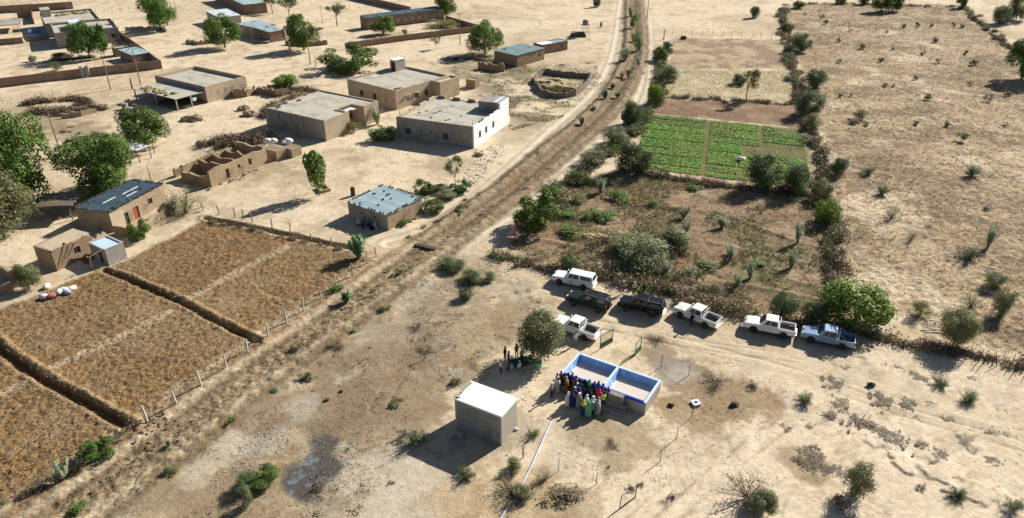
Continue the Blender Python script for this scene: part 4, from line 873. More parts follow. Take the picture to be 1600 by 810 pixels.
# mud bins with white bundles
for (A, L, Rr, hh, lab) in (((431,237), (414,229), (443,230), 1.7, 'left mud bin of the two beside the ruin, white bundles on top'), ((455,234), (444,229), (468,228), 1.6, 'right mud bin of the two beside the ruin, clear of the ruin wall')):
    o, rz, w, d = frame(A, L, Rr, hh); t = thing('mud_bin', lab, 'bin', o, rz); room(t, 0, w, 0, d, hh, .2, M_MUD, jit=.06); slab(t, .1, w - .1, .1, d - .1, hh - .15, hh - .04, M_WOOD, 'lid')
for i, (u, v, s) in enumerate(((419, 224, .85), (428, 223.5, .75), (451, 224, .9), (444, 226, .5))):
    p = G(u, v, 1.6); tag(MB().blob((0, 0, .4), (s, s * .8, s * .62), 70 + i, amp=.08, sub=2).build('white_bundle', M_BAG, None, (p.x, p.y, 1.62), smooth=True), ('large white bundle at the left end of the mud bins', 'white bundle second from the left on the mud bins', 'white bundle on the right mud bin', 'smallest white bundle between the mud bins')[i], 'bundle')
# ---- walled compound at upper left
def freewall(name, label, pts, h, m, t=.25, top=None, gate=None, jit=.03, cat='wall'):
    P = [G(*q) for q in pts]; th = thing(name, label, cat, (P[0].x, P[0].y, 0), 0)
    for k in range(len(P) - 1): wall(th, (P[k] - P[0]).to_2d(), (P[k+1] - P[0]).to_2d(), h, t, (), m, top=top, name='wall_section', jit=jit, step=2.5)
    return th
th = freewall('compound_wall', 'long brown compound wall with gateway at upper left', ((-70,146), (104,124.5), (130,121)), 2.1, M_BRICK)
P0 = th.location
q0, q1 = G(141, 120) - P0, G(254, 107.5) - P0; q2 = G(187, 58) - P0
wall(th, q0.to_2d(), q1.to_2d(), 2.1, .25, (), M_BRICK, name='wall_section', jit=.03, step=2.5); wall(th, q1.to_2d(), q2.to_2d(), 2.1, .25, (), M_BRICK, name='wall_section', jit=.03, step=2.5)
for q in ((131, 121), (140, 120)):
    g_ = G(*q) - P0; MB().box(g_.x - .35, g_.x + .35, g_.y - .35, g_.y + .35, -.2, 2.7).build('gate_pillar', M_CEML, th)
gm_ = G(135.5, 120.5) - P0; MB().box(gm_.x - .55, gm_.x + .55, gm_.y + .1, gm_.y + .18, .1, 2.3).build('gate', M_CEML, th)
def box_house(name, label, A, L, Rr, H, m, rm, ops={}, par=.5, tin=None, m4=None, cat='house', t=.25, rise=.15):
    o, rz, w, d = frame(A, L, Rr, H); th = thing(name, label, cat, o, rz); O = {}
    for k, v in ops.items():
        ln = w if k in 'RB' else d; O[k] = [(ln * a, ln * a + b, z0, z1, kd) for (a, b, z0, z1, kd) in v]
    room(th, 0, w, 0, d, H, t, m, ops=O, m4=m4, jit=.02)
    if tin: tin_roof(th, -.15, w + .15, -.15, d + .15, H + .06, H + .06 + rise, tin, n=max(4, min(18, int(w / 1.3))), stones=5, seed=int(w * 9), edge=False)
    else: slab(th, .1, w - .1, .1, d - .1, H - par - .15, H - par, rm)
    return th, o, rz, w, d
th, o, rz, w, d = box_house('flat_roof_house', 'grey-tan parapet house with green tree in front inside the walled compound', (84.5,52), (70,38), (185,43.7), 4.2, M_CEM, M_ROOFC, {'R': ((.14, 1.2, 1.2, 2.4, 'wood'), (.86, 1.2, 1.4, 2.5, 'wood'))})
hb = MB().box(w * .28, w * .44, .3, d * .75, 3.704, 5.3).build('stair_hut', M_CEM, th); MB().box(w * .28 - .1, w * .44 + .1, .2, d * .75 + .1, 5.304, 5.42).build('roof', M_TINW, hb)
lumps(th, 'debris', [(w * .18, d * .5, 3.8, 1.2, .6, .35)], M_CEML, 5)
th, o, rz, w, d = box_house('flat_roof_house', 'flat-roofed house with dry stalks on the roof at the back of the compound', (70,37.5), (55,21), (157,30.5), 4.0, M_CEM, M_ROOFC, {})
hb = MB().box(.3, 2.8, d * .72, d - .3, 3.504, 5.5).build('stair_hut', M_CEML, th); MB().box(.2, 2.9, d * .72 - .1, d - .2, 5.504, 5.64).build('roof', M_CEML, hb)
lumps(th, 'straw_pile', [(w * random.uniform(.25, .9), d * random.uniform(.72, .88), 3.6, 1.1, .8, .5) for i in range(14)], MATS['hay'], 15)
freewall('compound_wall', 'brown wall along the back of the upper-left compound', ((-60,26), (0,21), (115,14)), 2.4, M_BRICK)
freewall('compound_wall', 'low brown cross wall beside the blue tarpaulin', ((-60,76), (0,71), (37,68)), 1.7, M_BRICK)
freewall('compound_wall', 'short dark wall between the blue tarpaulin and the house', ((41,66), (78,62)), 1.7, M_CEM)
freewall('compound_wall', 'short pen wall behind the blue tarpaulin', ((28,28), (52,27), (53,38)), 2.0, M_BRICK)
p = [G(42, 47, 1.8), G(63, 45, 1.8), G(66, 55, .6), G(52, 57, .6)]
tag(MB().prism([q - p[0] - Vector((0, 0, .06)) for q in reversed(p)], [q - p[0] for q in reversed(p)]).build('tarpaulin', M_TARP, None, p[0]), 'blue tarpaulin sheet slung beside the compound house', 'tarpaulin')
shelter('flat mud-topped shelter at the far left edge', ((28,39), (-20,42), (24,30.5)), 2.3, M_CEML, seed=15, name='flat_shelter')
box_house('small_hut', 'small mud hut right of the compound tree', (178,76), (175,72.5), (200,73), 2.3, M_MUDD, M_CEML, {}, .2, cat='hut')
box_house('small_hut', 'lean-to with pale tin roof against the compound wall', (207,87), (198,77), (229,80.5), 2.2, M_BRICK, None, {}, tin=M_TINL, cat='hut')
# ---- houses along the top
box_house('tin_roof_house', 'white-roofed house with pale walls in front of the school', (342.5,28), (318,18.7), (377,25), 3.2, M_CEML, None, {'L': ((.25, .9, 1.1, 2.0, 'win'), (.5, .9, 0, 2.0, 'door'), (.75, .9, 1.1, 2.0, 'win'))}, tin=M_TINW)
box_house('tin_roof_house', 'tin-roofed house with dark porch, left one of two joined', (400,44), (379,36.5), (421,36.5), 2.9, M_TAN, None, {}, tin=M_TINL)
box_house('tin_roof_house', 'small brown tin-roofed house, right one of two joined', (421,50.8), (401,43), (440,46.3), 2.9, M_BRICK, None, {'L': ((.4, .9, 0, 1.9, 'door'),)}, tin=M_TINL)
shelter('dark stick porch beside the tin-roofed house', ((388,47), (371,40), (399,44)), 2.0, M_GREYDARK, seed=22, name='stick_shelter')
box_house('school_building', 'brown school block with a row of pale windows at the top edge', (381,8), (322,-12), (420,6.3), 3.3, M_BRICK, None, {'L': tuple((.06 + .118 * i, .8, .9, 2.2, 'pale') for i in range(8))}, tin=M_TINL, cat='school')
box_house('school_building', 'long brown school block with dark blue tin roof at top centre', (573,29), (556,26.3), (697,15), 3.5, M_BRICK, None, {'R': tuple((a, 1.1, 1.0, 2.2, 'pale') for a in (.04, .14, .28, .37, .47, .56, .65, .74, .85, .93))}, tin=M_TINB, cat='school')
freewall('compound_wall', 'brown wall in front of the long school', ((540,77), (640,63), (752,49)), 1.7, M_BRICK)
freewall('compound_wall', 'brown wall on the right of the long school', ((752,49), (697,33)), 1.7, M_BRICK)
freewall('compound_wall', 'brown wall running up to the top edge behind the long school', ((642,20), (595,9), (540,-4)), 2.0, M_BRICK)
box_house('tin_roof_house', 'mud house with green-blue tin roof near the road', (808,87.5), (773.8,80), (848.8,75.6), 2.9, M_MUDD, None, {'R': ((.78, .8, 1.2, 2.0, 'wood'),)}, tin=M_TING)
th, o, rz, w, d = box_house('small_house', 'little brown house with white roof patch behind the green-roofed house', (847.5,70.6), (839,66), (882.5,62.5), 2.5, M_BRICK, M_TING, {'R': ((.75, .7, 1.0, 1.8, 'win'),)}, .1)
MB().box(.3, w * .5, .3, d - .3, 2.405, 2.44).build('white_patch', M_WHITER, th)
freewall('ruined_wall', 'broken mud wall between the tree and the enclosure', ((747,108), (773,112), (788,112.5)), 2.0, M_MUDD, .4, top=rough(2.0, .8, 50))
box_house('small_hut', 'tiny mud latrine right of the tan house', (742,126), (728,124), (749,122.5), 1.9, M_MUDD, M_CEML, {}, .15, cat='hut')
freewall('ruined_wall', 'broken brown wall fragments left of the tan house', ((386,152), (400,147), (418,148), (432,152), (452,147)), 1.5, M_MUDD, .4, top=rough(1.5, .9, 51))
freewall('ruined_wall', 'low mud pen wall at the shop corner', ((360,148), (366,154), (384,152), (388,143)), 1.8, M_MUDD, .35, top=rough(1.7, .7, 52))
freewall('ruined_wall', 'low grey mud wall round the upper-left tree', ((196,49), (250,47), (259,51)), 1.3, M_CEML, .4, top=rough(1.2, .4, 53))
freewall('ruined_wall', 'brown mud wall below the dark tree at top', ((446,70), (478,73), (512,70)), 1.4, M_MUDD, .4, top=rough(1.3, .4, 54))
freewall('ruined_wall', 'crumbling mud brick pile near the second tree from the upper left', ((290,68), (310,71), (335,68)), 1.3, M_MUD, .7, top=rough(1.2, .8, 55))
freewall('ruined_wall', 'low mud wall at the left frame edge above the field', ((-30,420), (0,432), (33,446)), 1.6, M_MUDD, .35, top=rough(1.6, .3, 56))
freewall('ruined_wall', 'broken earth wall stub below the small tree at left', ((0,462), (22,452), (40,445)), 1.0, M_MUD, .5, top=rough(1.0, .5, 57))
freewall('tree_guard', 'low square brick kerb round the slender tree', ((500,303), (517,299), (509,291), (493,295), (500,303)), .45, M_MUD, .25)
# round straw-walled enclosure
ring = [(836,130), (842,121), (852,116), (868,118), (885,120), (905,122), (922,123), (916,134), (908,142), (897,150), (880,153), (862,152), (846,146)]
th = freewall('straw_enclosure', 'round straw-walled pen with a hay heap inside', ring + [ring[0]], 1.3, M_THATCH, .4, top=rough(1.35, .45, 61, 5), jit=.16, cat='enclosure')
p = G(872, 136)
tag(lumps(None, 'hay_heap', [(random.uniform(-3.5, 3), random.uniform(-3, 3), .4, random.uniform(1.6, 2.8), random.uniform(1.3, 2.2), random.uniform(.7, 1.4)) for i in range(9)], mat('pale_hay', (.44, .36, .2), (.33, .26, .14), 3, bump=.6), 90, 2), 'pale hay heap inside the round pen', 'hay heap').location = (p.x, p.y, 0)
# ================================================================ PLANTS (surveyed one by one)
ORD = ('first', 'second', 'third', 'fourth', 'fifth', 'sixth', 'seventh', 'eighth', 'ninth')
MATLAB = {0: 'widest creeping brown plant, right of the basin sand', 1: 'creeping brown plant touching the widest one', 2: 'left half of the uppermost pair of creeping plants', 3: 'right half of the uppermost pair of creeping plants', 4: 'long creeping brown plant below the widest one', 5: 'creeping plant at the upper end of the long one', 6: 'round creeping plant alone left of the widest one', 7: 'creeping plant at the right above the eroded ledge', 8: 'creeping plant nearest the right frame edge', 9: 'brown creeping patch left of the tall feathery shrub', 18: 'creeping plant below the silver-blue pickup'}
def V(kind, u, v, w, h, label, **kw): return veg(kind, u, v, w, h, label, **kw)
# --- village trees
V('bigbroad', 34, 322, 116, 126, 'largest bright green tree at the left frame edge', name='neem_tree')
V('fluffy', 8, 388, 104, 108, 'grey-green feathery tree low at the left frame edge', name='acacia_tree', bush=True)
V('bigbroad', 170, 300, 118, 82, 'dense dark green tree behind the long blue-roofed house', name='neem_tree')
V('broad', 229, 230, 74, 54, 'forked-trunk green tree above the white tin canopy', name='neem_tree')
V('broad', 140, 91, 56, 46, 'green tree in front of the walled compound house', name='neem_tree')
V('tall', 164, 91, 24, 42, 'slim green tree right of the compound house tree', name='young_tree')
V('broad', 252, 48, 50, 50, 'green tree in the upper left with a low mud wall beneath', name='neem_tree')
V('broad', 352, 75, 52, 45, 'yellowish green tree before the tin-roofed houses at top', name='neem_tree')
V('broad', 475, 79, 48, 53, 'dark green tree beside the pole at top left of centre', name='neem_tree')
V('umbrella', 453, 34, 40, 33, 'left flat-topped pale tree at the top', name='umbrella_tree')
V('umbrella', 527, 41, 38, 31, 'right flat-topped pale tree at the top', name='umbrella_tree')
V('umbrella', 426, 21, 30, 22, 'pale tree partly behind the school corner at top', name='umbrella_tree')
V('bigbush', 545, 116, 88, 50, 'large bright green tree mass behind the tan house', name='neem_tree', cat='tree')
V('broad', 758, 84, 52, 48, 'green tree in front of the green-roofed mud house', name='neem_tree')
V('broad', 599, 54, 36, 28, 'olive tree in front of the long school', name='neem_tree')
V('broad', 697, 28, 34, 34, 'dark tree at the right end of the long school', name='neem_tree')
V('tall', 499, 306, 40, 70, 'slender leafy tree standing in the square kerb', name='young_tree')
V('sparse', 712, 291, 36, 47, 'thin open-crowned tree between road and yard', name='young_tree')
V('sparse', 682, 77, 20, 20, 'little thin tree by the long school wall', name='young_tree')
V('tuftg', 632, 57, 14, 12, 'round bush in the long school yard'); V('yellow', 690, 46, 70, 14, 'wide pale weeds inside the long school wall', hscale=.6)
V('bright', 447, 138, 38, 24, 'bright green shrub beside the broken brown walls')
V('yellow', 88, 113, 24, 16, 'pale dry shrub inside the compound wall'); V('yellow', 178, 76, 12, 16, 'pale shrub beside the compound hut')
V('olive', 52, 97, 14, 10, 'round dry bush in the compound yard'); V('olive', 100, 96, 40, 14, 'grey brush heap below the compound tree')
V('greytwig', 290, 342, 60, 60, 'grey-leaved shrub at the far corner of the ploughed field'); V('calo', 272, 338, 30, 34, 'pale broad-leaved shrub left of the grey-leaved shrub')
V('bigbush', 219, 378, 36, 38, 'green shrub below the long house yard'); V('tuftg', 205, 343, 22, 14, 'low weeds inside the long house yard')
V('fluffy', 46, 452, 44, 38, 'small grey-green tree above the field at left', name='acacia_tree')
V('calo', 590, 197, 24, 32, 'pale broad-leaved shrub between the two tan houses'); V('yellow', 553, 210, 30, 24, 'yellow-green shrub in the notch of the tan house')
V('bigbush', 602, 222, 40, 30, 'green bush at the left corner of the grey house')
V('bigbush', 661, 306, 30, 30, 'tall shrub right behind the blue-roofed shed'); V('dark', 690, 305, 36, 20, 'dark low shrub behind the blue-roofed shed, left of the roadside pair')
V('olive', 697, 316, 36, 22, 'dry olive shrub in the roadside hedge by the shed'); V('bigbush', 674, 336, 34, 27, 'green shrub nearest the right wall of the shed'); V('bigbush', 720, 304, 32, 26, 'green roadside shrub under the thin tree')
V('tuftg', 633, 355, 24, 14, 'low weeds at the near corner of the shed'); V('tuft', 718, 337, 20, 10, 'small shrub on the road verge past the shed')
V('tuft', 748, 246, 22, 9, 'small green weeds by the rubble near the grey house')
V('calod', 561, 410, 38, 48, 'bright broad-leaved shrub at the corner post of the ploughed field'); 
# --- canal and field margin
V('calod', 542, 476, 24, 25, 'round bright shrub beside the field fence'); V('tuftg', 526, 459, 24, 18, 'bush hugging the field fence posts'); V('tuftg', 622, 430, 18, 14, 'lone bush on the canal bank near the crossing')
V('tuft', 602, 488, 22, 14, 'small shrub at the canal edge mid-way'); V('tuft', 551, 521, 12, 9, 'tiny dark shrub below the canal'); V('tuft', 463, 549, 20, 12, 'small shrub in the canal beside the fence'); V('tuft', 478, 598, 26, 18, 'shrub on the waste ground side of the canal'); V('tuft', 430, 615, 16, 9, 'tiny shrub right of the canal'); V('calod', 264, 699, 10, 13, 'single sprig in the canal at lower left'); V('tuft', 268, 744, 26, 18, 'shrub on the right canal bank at lower left'); V('tuftg', 362, 664, 16, 13, 'small shrub on the canal bank above the rubbish')
V('bigbush', 156, 726, 52, 42, 'green shrub at the field corner by the canal'); V('calo', 102, 758, 36, 40, 'pale shrub on the field margin at lower left'); V('tuftg', 122, 808, 34, 26, 'round bush on the canal bank at the bottom left')
V('twig', 196, 676, 26, 18, 'grey dry sticks at the end of the field ditch'); V('twig', 70, 765, 60, 22, 'dry grey brush left of the pale shrub at lower left')
V('bigbush', 414, 762, 48, 34, 'green shrub beside the rubbish tip, upper of two'); V('dark', 386, 776, 46, 36, 'green shrub beside the rubbish tip, lower of two'); V('olive', 385, 798, 26, 40, 'dark leggy shrub under the rubbish tip')
V('dark', 706, 428, 46, 29, 'dark green low bush at the canal crossing'); V('dark', 736, 446, 38, 28, 'dark bush below the canal crossing, upper of a pair'); V('dark', 728, 472, 26, 26, 'dark bush below the canal crossing, lower of a pair'); V('olive', 762, 444, 28, 22, 'olive shrub right of the dark pair')
for i, (u, v, w, h) in enumerate(((985,28,16,22),(991,46,18,26),(990,66,14,18),(999,80,16,30),(994,78,14,34),(976,98,22,22),(997,106,14,18),(982,122,12,16),(972,122,12,14))):
    V('calo' if i % 3 != 1 else 'tuftg', u, v, w, h, ORD[i] + ' shrub down from the top edge in the far canal', group='shrubs in the far stretch of the canal')
for i, (u, v, w, h) in enumerate(((957,140,12,12),(945,156,14,18),(965,152,14,10),(909,196,12,16),(928,174,10,8))):
    V('calod', u, v, w, h, ORD[i] + ' small bright shrub from the top on the curved canal bank', group='shrubs along the curved canal bank')
V('bigbush', 1036, 96, 26, 30, 'bushy green shrub beside the small box at the top of the track'); V('tuft', 1045, 76, 18, 10, 'low shrub at the far corner of the upper plots')
# --- hedge and gardens
V('bigbush', 838, 366, 72, 78, 'large bright green bush at the garden corner beside the track'); V('bright', 862, 318, 34, 32, 'bright green shrub behind the large garden corner bush')
V('dark', 988, 197, 32, 46, 'dark bush on the hedge left of the brown plot'); V('bigbush', 981, 196, 18, 30, 'green shrub left of the dark hedge bush'); V('bright', 1022, 166, 26, 36, 'bright green shrub at the top of the hedge')
V('dark', 990, 278, 60, 66, 'large dark bush at the lower left corner of the green beds'); V('olive', 960, 230, 44, 36, 'grey-green shrub in the hedge beside the track'); V('olive', 1042, 130, 40, 30, 'grey-green scrub beside the pale plot')
V('olive', 925, 262, 50, 32, 'olive shrub in the hedge, below the grey-green one'); V('bigbush', 905, 290, 34, 24, 'green shrub low in the hedge beside the track')
V('sparse', 1166, 156, 52, 46, 'open-crowned tree standing on the pale plot', name='young_tree'); V('dark', 1156, 134, 26, 20, 'dark small bush beside the open-crowned tree')
V('dark', 1190, 302, 58, 68, 'dark round bush at the bottom edge of the green beds'); V('dark', 1241, 308, 50, 58, 'dark round bush at the lower right corner of the green beds')
V('dark', 1229, 51, 24, 16, 'small dark bush at the top of the long hedge'); V('dark', 1251, 83, 34, 32, 'dark bush in the hedge, second from the top'); V('dark', 1273, 141, 38, 34, 'round dark bush in the hedge beside the dry field'); V('dark', 1263, 184, 46, 46, 'tall grey-green bush in the hedge above the green beds'); V('yellow', 1271, 204, 34, 30, 'yellowish bush at the upper right corner of the green beds')
V('bright', 1291, 352, 42, 46, 'bright green bush in the hedge beside the dry field'); V('olive', 1282, 316, 36, 40, 'dull shrub just above the bright hedge bush'); V('dark', 1307, 277, 32, 36, 'dark thin bush on the pale strip beside the dry field')
V('bright', 1336, 522, 102, 84, 'big bright green bush behind the silver pickup'); V('yellow', 1437, 502, 42, 34, 'yellow-green bush in the dry field near the cars'); V('dark', 1221, 502, 46, 54, 'grey-green bush behind the two rightmost cars'); V('dark', 1269, 512, 46, 48, 'darker bush between the grey-green bush and the big bright one')
V('fluffy', 845, 556, 84, 74, 'grey-green acacia shading people beside the white pickup', name='acacia_tree'); V('dark', 890, 426, 32, 34, 'round dark bush behind the first white car')
V('olive', 1000, 425, 100, 66, 'wide olive scrub in the fallow garden'); V('olive', 1052, 398, 70, 46, 'tall olive scrub right of the wide scrub'); V('olive', 975, 400, 60, 40, 'low olive scrub left of the wide scrub')
V('tuftg', 925, 346, 40, 22, 'low green weeds in the garden, left'); V('tuftg', 968, 318, 50, 22, 'low green weeds under the pale broad-leaved shrub'); V('tuftg', 905, 320, 34, 18, 'low weeds near the garden hedge'); V('tuftg', 1020, 326, 24, 14, 'small weeds in the middle of the garden')
for (u, v, w, lab) in ((880,345,44,'low weeds right of the large garden corner bush'), (890,375,50,'low weeds near the pale straw heap'), (950,350,46,'low weeds left of the wide olive scrub'), (1105,425,40,'low weeds right of the wide olive scrub'), (1180,420,34,'low weeds among the lower garden shrubs'), (1085,300,30,'low weeds below the brush line')): V('tuftg', u, v, w, w * .42, lab)
for (u, v, w, h, lab) in ((938,306,28,34,'largest pale broad-leaved shrub below the dark garden bush'), (1068,345,26,28,'pale broad-leaved shrub at the garden centre'), (1072,368,24,26,'pale shrub below the garden centre one'), (1128,360,30,26,'pale shrub right of the garden centre'), (1140,410,24,28,'pale shrub in the lower garden beside a soil ridge'), (1246,384,24,36,'pale shrub near the long hedge'), (1236,422,26,34,'pale shrub with shadow in the lower right garden'), (1172,440,26,34,'pale shrub behind the parked pickups'), (1150,452,22,24,'small pale shrub beside the one behind the pickups'), (1040,432,30,28,'pale shrub above the people between the cars'), (915,392,10,18,'thin pale sprig in the lower left garden'), (1138,402,20,18,'green sprig in the lower garden')):
    V('calo', u, v, w, h, lab)
# --- dry field
for (k, u, v, w, h, lab) in (('scrub',1357,275,28,20,'small dark shrub in the dry field near the pale strip'), ('scrub',1378,307,22,22,'second small dark shrub in the dry field'), ('scrub',1518,279,32,22,'dark low shrub standing alone in the dry field'), ('tuft',1502,222,20,16,'dark tuft in the upper right dry field'), ('scrub',1510,409,42,32,'dark round shrub at right of the dry field'), ('greytwig',1422,380,18,26,'leaning dry sapling in the dry field'), ('calo',1543,390,26,38,'thin pale shrub behind the dark round one at right'), ('olive',1553,454,40,30,'grey shrub near the right frame edge'), ('greytwig',1517,486,34,36,'leafless grey shrub in the lower dry field'), ('olive',1562,500,38,50,'tall grey shrub leaning near the right edge'), ('fluffy',1490,548,62,64,'feathery grey-green tree on the brush fence at right'), ('yellow',1347,190,34,22,'yellow-green shrub alone in the upper dry field'), ('tuft',1332,194,18,10,'dark tuft beside the yellow-green shrub'), ('greytwig',1392,345,26,30,'thin dead sapling mid-field'), ('tuftd',1545,330,26,12,'brown tuft at right of mid-field')):
    V(k, u, v, w, h, lab, bush=True if k == 'fluffy' else None)
for i, (u, v, w) in enumerate(((1258,24,7),(1284,30,10),(1290,38,11),(1328,50,9),(1310,67,10),(1347,77,12),(1394,79,10),(1310,99,11),(1376,98,12),(1465,100,12),(1434,42,10),(1455,44,9),(1442,87,13),(1508,86,10),(1430,125,11),(1516,135,12),(1521,103,14),(1461,67,12),(1570,199,14),(1430,197,12),(1480,198,13),(1545,160,20),(1575,152,14),(1450,158,16),(1396,137,10),(1382,136,10),(1313,153,10),(1330,152,9),(1352,198,10),(1412,44,10),(1385,52,9),(1490,42,9),(1503,45,10))):
    V('tuft' if i % 3 else 'tuftd', u, v, w, w * .75, 'small dark tuft scattered over the upper dry field', group='tufts in the dry field')
# --- far trees along the top right
for (k, u, v, w, h, lab) in (('broad',1376,19,34,26,'left one of two merged dark trees at the top right'), ('broad',1394,17,30,24,'right one of two merged dark trees at the top right'), ('dark',1350,8,22,18,'dark far tree left of the merged pair, nearer one'), ('dark',1313,7,20,16,'dark far tree left of the merged pair, farther one'), ('broad',1501,13,16,18,'small lone dark tree at the far track'), ('dark',1562,39,28,28,'dark round bush near the upper right corner'), ('dark',1588,33,32,42,'taller dark bush in the upper right corner'), ('broad',1597,124,58,52,'dark tree cut by the right frame edge'), ('dark',1178,29,18,20,'dark shrub on pale sand at the top'), ('dark',932,12,14,20,'dark shrub at the top edge above the road'), ('dark',1247,14,20,14,'far green bush at the hedge top')):
    V(k, u, v, w, h, lab)
# --- foreground shrubs
for (k, u, v, w, h, lab) in (('scrub',650,704,44,38,'green shrub at the shadow edge of the white-roofed block'), ('tuftd',630,690,24,24,'brown scrub left of the white-roofed block'), ('scrub',727,757,38,30,'grey shrub below the white block shadow'), ('olive',800,744,34,30,'grey shrub just left of the hose'), ('olive',816,786,34,30,'brown-green shrub at the bottom beside the hose'), ('scrub',832,688,26,22,'dark small shrub between white block and hose'),
        ('olive',1337,786,52,66,'tall feathery shrub at lower right'), ('tuftd',1312,800,30,30,'brown dry shrub under the tall feathery one'), ('fluffy',1192,812,52,48,'green shrub at the bottom edge right of centre'), ('twigd',1166,800,84,72,'big brown dead shrub at lower right'), ('scrub',1258,636,34,26,'dark shrub on the pale sand at right of the basin'), ('scrub',1469,608,32,24,'dark shrub below the brush fence at right'), ('scrub',1514,634,34,26,'dark shrub on open sand at right'), ('scrub',1494,786,34,26,'dark shrub near the eroded ledge'), ('scrub',1580,806,34,28,'dark shrub in the lower right corner'), ('tuftd',1440,770,20,14,'small dry tuft on the lower sand'),
        ('twigd',1025,540,42,20,'dark dry weeds between gate and cars'), ('twigd',1118,610,60,28,'dark dead weeds right of the basin'), ('tuftd',1175,610,26,18,'dry tuft right of the dead weeds'), ('twig',1040,790,20,12,'dry twigs beside the fallen frame'), ('tuftd',986,770,20,14,'low brown tuft near the lower posts'), ('tuftd',1002,762,16,10,'second low brown tuft near the lower posts'), ('tuftd',1050,780,18,14,'brown tuft right of the fallen frame'), ('twigd',850,762,36,36,'brown dry weeds right of the hose'), ('tuftd',951,735,14,9,'tiny dark tuft on the sand before the basin'), ('twigd',955,705,36,14,'grey dry weeds in front of the basin'), ('tuftd',885,800,80,18,'wide patch of brown weeds at the bottom'), ('tuftd',712,606,22,18,'small scrub left of the white block roof'), ('tuft',616,640,20,12,'little scrub mid waste ground'), ('twigd',620,632,26,14,'dry weeds on the waste ground'), ('scrub',708,604,18,14,'small green tuft above the white block'), ('tuftd',525,548,34,18,'dark dry scrub on the waste ground near the canal'), ('twigd',650,520,34,16,'grey dead weeds on the waste ground'), ('twigd',665,560,40,16,'brown dead weeds above the white block'), ('tuftd',498,770,34,20,'scorched weeds at the ash patch'), ('tuftd',610,760,16,8,'small weeds on pale sand left of the block'), ('twigd',800,798,90,30,'brown dry weeds beside the hose at the bottom')):
    V(k, u, v, w, h, lab, bush=True if k == 'fluffy' else None)
for i, (u, v, w) in enumerate(((1340,676,66),(1312,642,34),(1380,640,44),(1414,642,34),(1403,710,58),(1383,690,34),(1265,672,24),(1473,720,34),(1551,688,34),(1265,740,62),(1454,635,18),(1487,660,24),(1517,680,22),(1505,695,28),(1552,728,28),(1523,710,22),(1433,658,18),(1230,674,20),(1304,612,42),(1325,578,18),(1400,580,26),(1434,596,24),(1414,650,10),(1409,668,10),(1450,710,16),(1462,732,16),(1508,700,16),(1290,745,40),(1500,630,16),(1520,595,14),(1300,650,18))):
    V('mat', u, v, w * 1.2, w * .4, MATLAB.get(i, 'small flat brown creeping plant on the pale sand at right'), name='creeping_plant', cat='plant', group='creeping plants on the pale sand')
# --- brushwood hedges
BR = {}
def clump_data(kind, seed, n=380, twigs=12):
    """one brush clump as arrays: leaf centres, normals, sizes, tint and twig ends"""
    rng = np.random.default_rng(seed); cen = np.stack([rng.uniform(-1.25, 1.25, n), rng.normal(0, .33, n), np.abs(rng.normal(0, .36, n)) + .03], 1)
    return cen, rng.normal(size=(n, 3)) + np.array((0, 0, .3)), rng.uniform(.07, .2, n), rng.random(n)
def hedge(label, px, mix, hs=1.0, step=1.5, wid=.5, name='brush_hedge', seed=0):
    P = [G(*q) for q in px]; rn = random.Random(seed); th = thing(name, label, 'hedge', (P[0].x, P[0].y, 0)); acc = {}; sticks = MB()
    for a, b in zip(P[:-1], P[1:]):
        L = (b - a).length; n = max(1, int(L / step)); an = math.atan2(b.y - a.y, b.x - a.x)
        for i in range(n):
            p = a.lerp(b, (i + rn.random()) / n) + Vector((rn.gauss(0, wid), rn.gauss(0, wid), 0)); k = rn.choice(mix); s = hs * rn.uniform(.6, 1.35)
            cen, nor, sz, ti = clump_data(k, rn.randrange(1, 12)); t = an + rn.gauss(0, .35) + rn.choice((0, math.pi)); c_, s_ = math.cos(t), math.sin(t); sx = s * rn.uniform(.8, 1.2); szz = s * rn.uniform(.6, 1.3)
            q = np.stack([cen[:, 0] * sx * c_ - cen[:, 1] * s * s_ + p.x - P[0].x, cen[:, 0] * sx * s_ + cen[:, 1] * s * c_ + p.y - P[0].y, cen[:, 2] * szz + GZ(p) - .05], 1)
            acc.setdefault(k, []).append((q, nor, sz * s, np.clip(ti * .7 + rn.uniform(0, .3), 0, 1)))
            for j in range(6):
                x, y = p.x - P[0].x + rn.gauss(0, .6) * s, p.y - P[0].y + rn.gauss(0, .35) * s; sticks.tube([(x, y, 0), (x + rn.uniform(-.5, .5), y + rn.uniform(-.4, .4), rn.uniform(.4, 1.15) * szz)], [.03, .012], 3)
    for k, L in acc.items():
        o = link('brush', leaf_mesh('brush', np.vstack([x[0] for x in L]), np.vstack([x[1] for x in L]), np.concatenate([x[2] for x in L]), .3, np.random.default_rng(seed), [LM[{'dry': 'dry', 'dark': 'drydark', 'green': 'olive', 'leaf': 'broad'}[k]]], np.concatenate([x[3] for x in L])), th); o['kind'] = 'stuff'
    o = sticks.build('sticks', BARK, th); o['kind'] = 'stuff'
    return th
hedge('dry brush bank behind the row of cars', ((775,398),(825,412),(905,430),(960,440),(1000,446),(1090,477),(1190,498),(1310,518)), ('dry', 'dark', 'green', 'dry'), 1.2, .8, .6, seed=1)
hedge('tangle of olive scrub along the top of the brush bank', ((880,418),(950,430),(1030,445),(1110,465)), ('green', 'green', 'dry'), 1.2, 1.2, 1.1, name='scrub_strip', seed=21)
hedge('tall olive weeds around the wide scrub in the fallow garden', ((955,400),(990,375),(1030,360),(1060,380),(1070,410),(1020,430),(960,425)), ('green', 'green', 'dry'), 1.2, 1.9, 1.8, name='scrub_strip', seed=22)
hedge('dry brush fence with sticks at the right behind the sand', ((1335,520),(1400,535),(1470,548),(1540,562),(1640,582)), ('dry', 'dark', 'green', 'dry'), .95, .9, .45, seed=2)
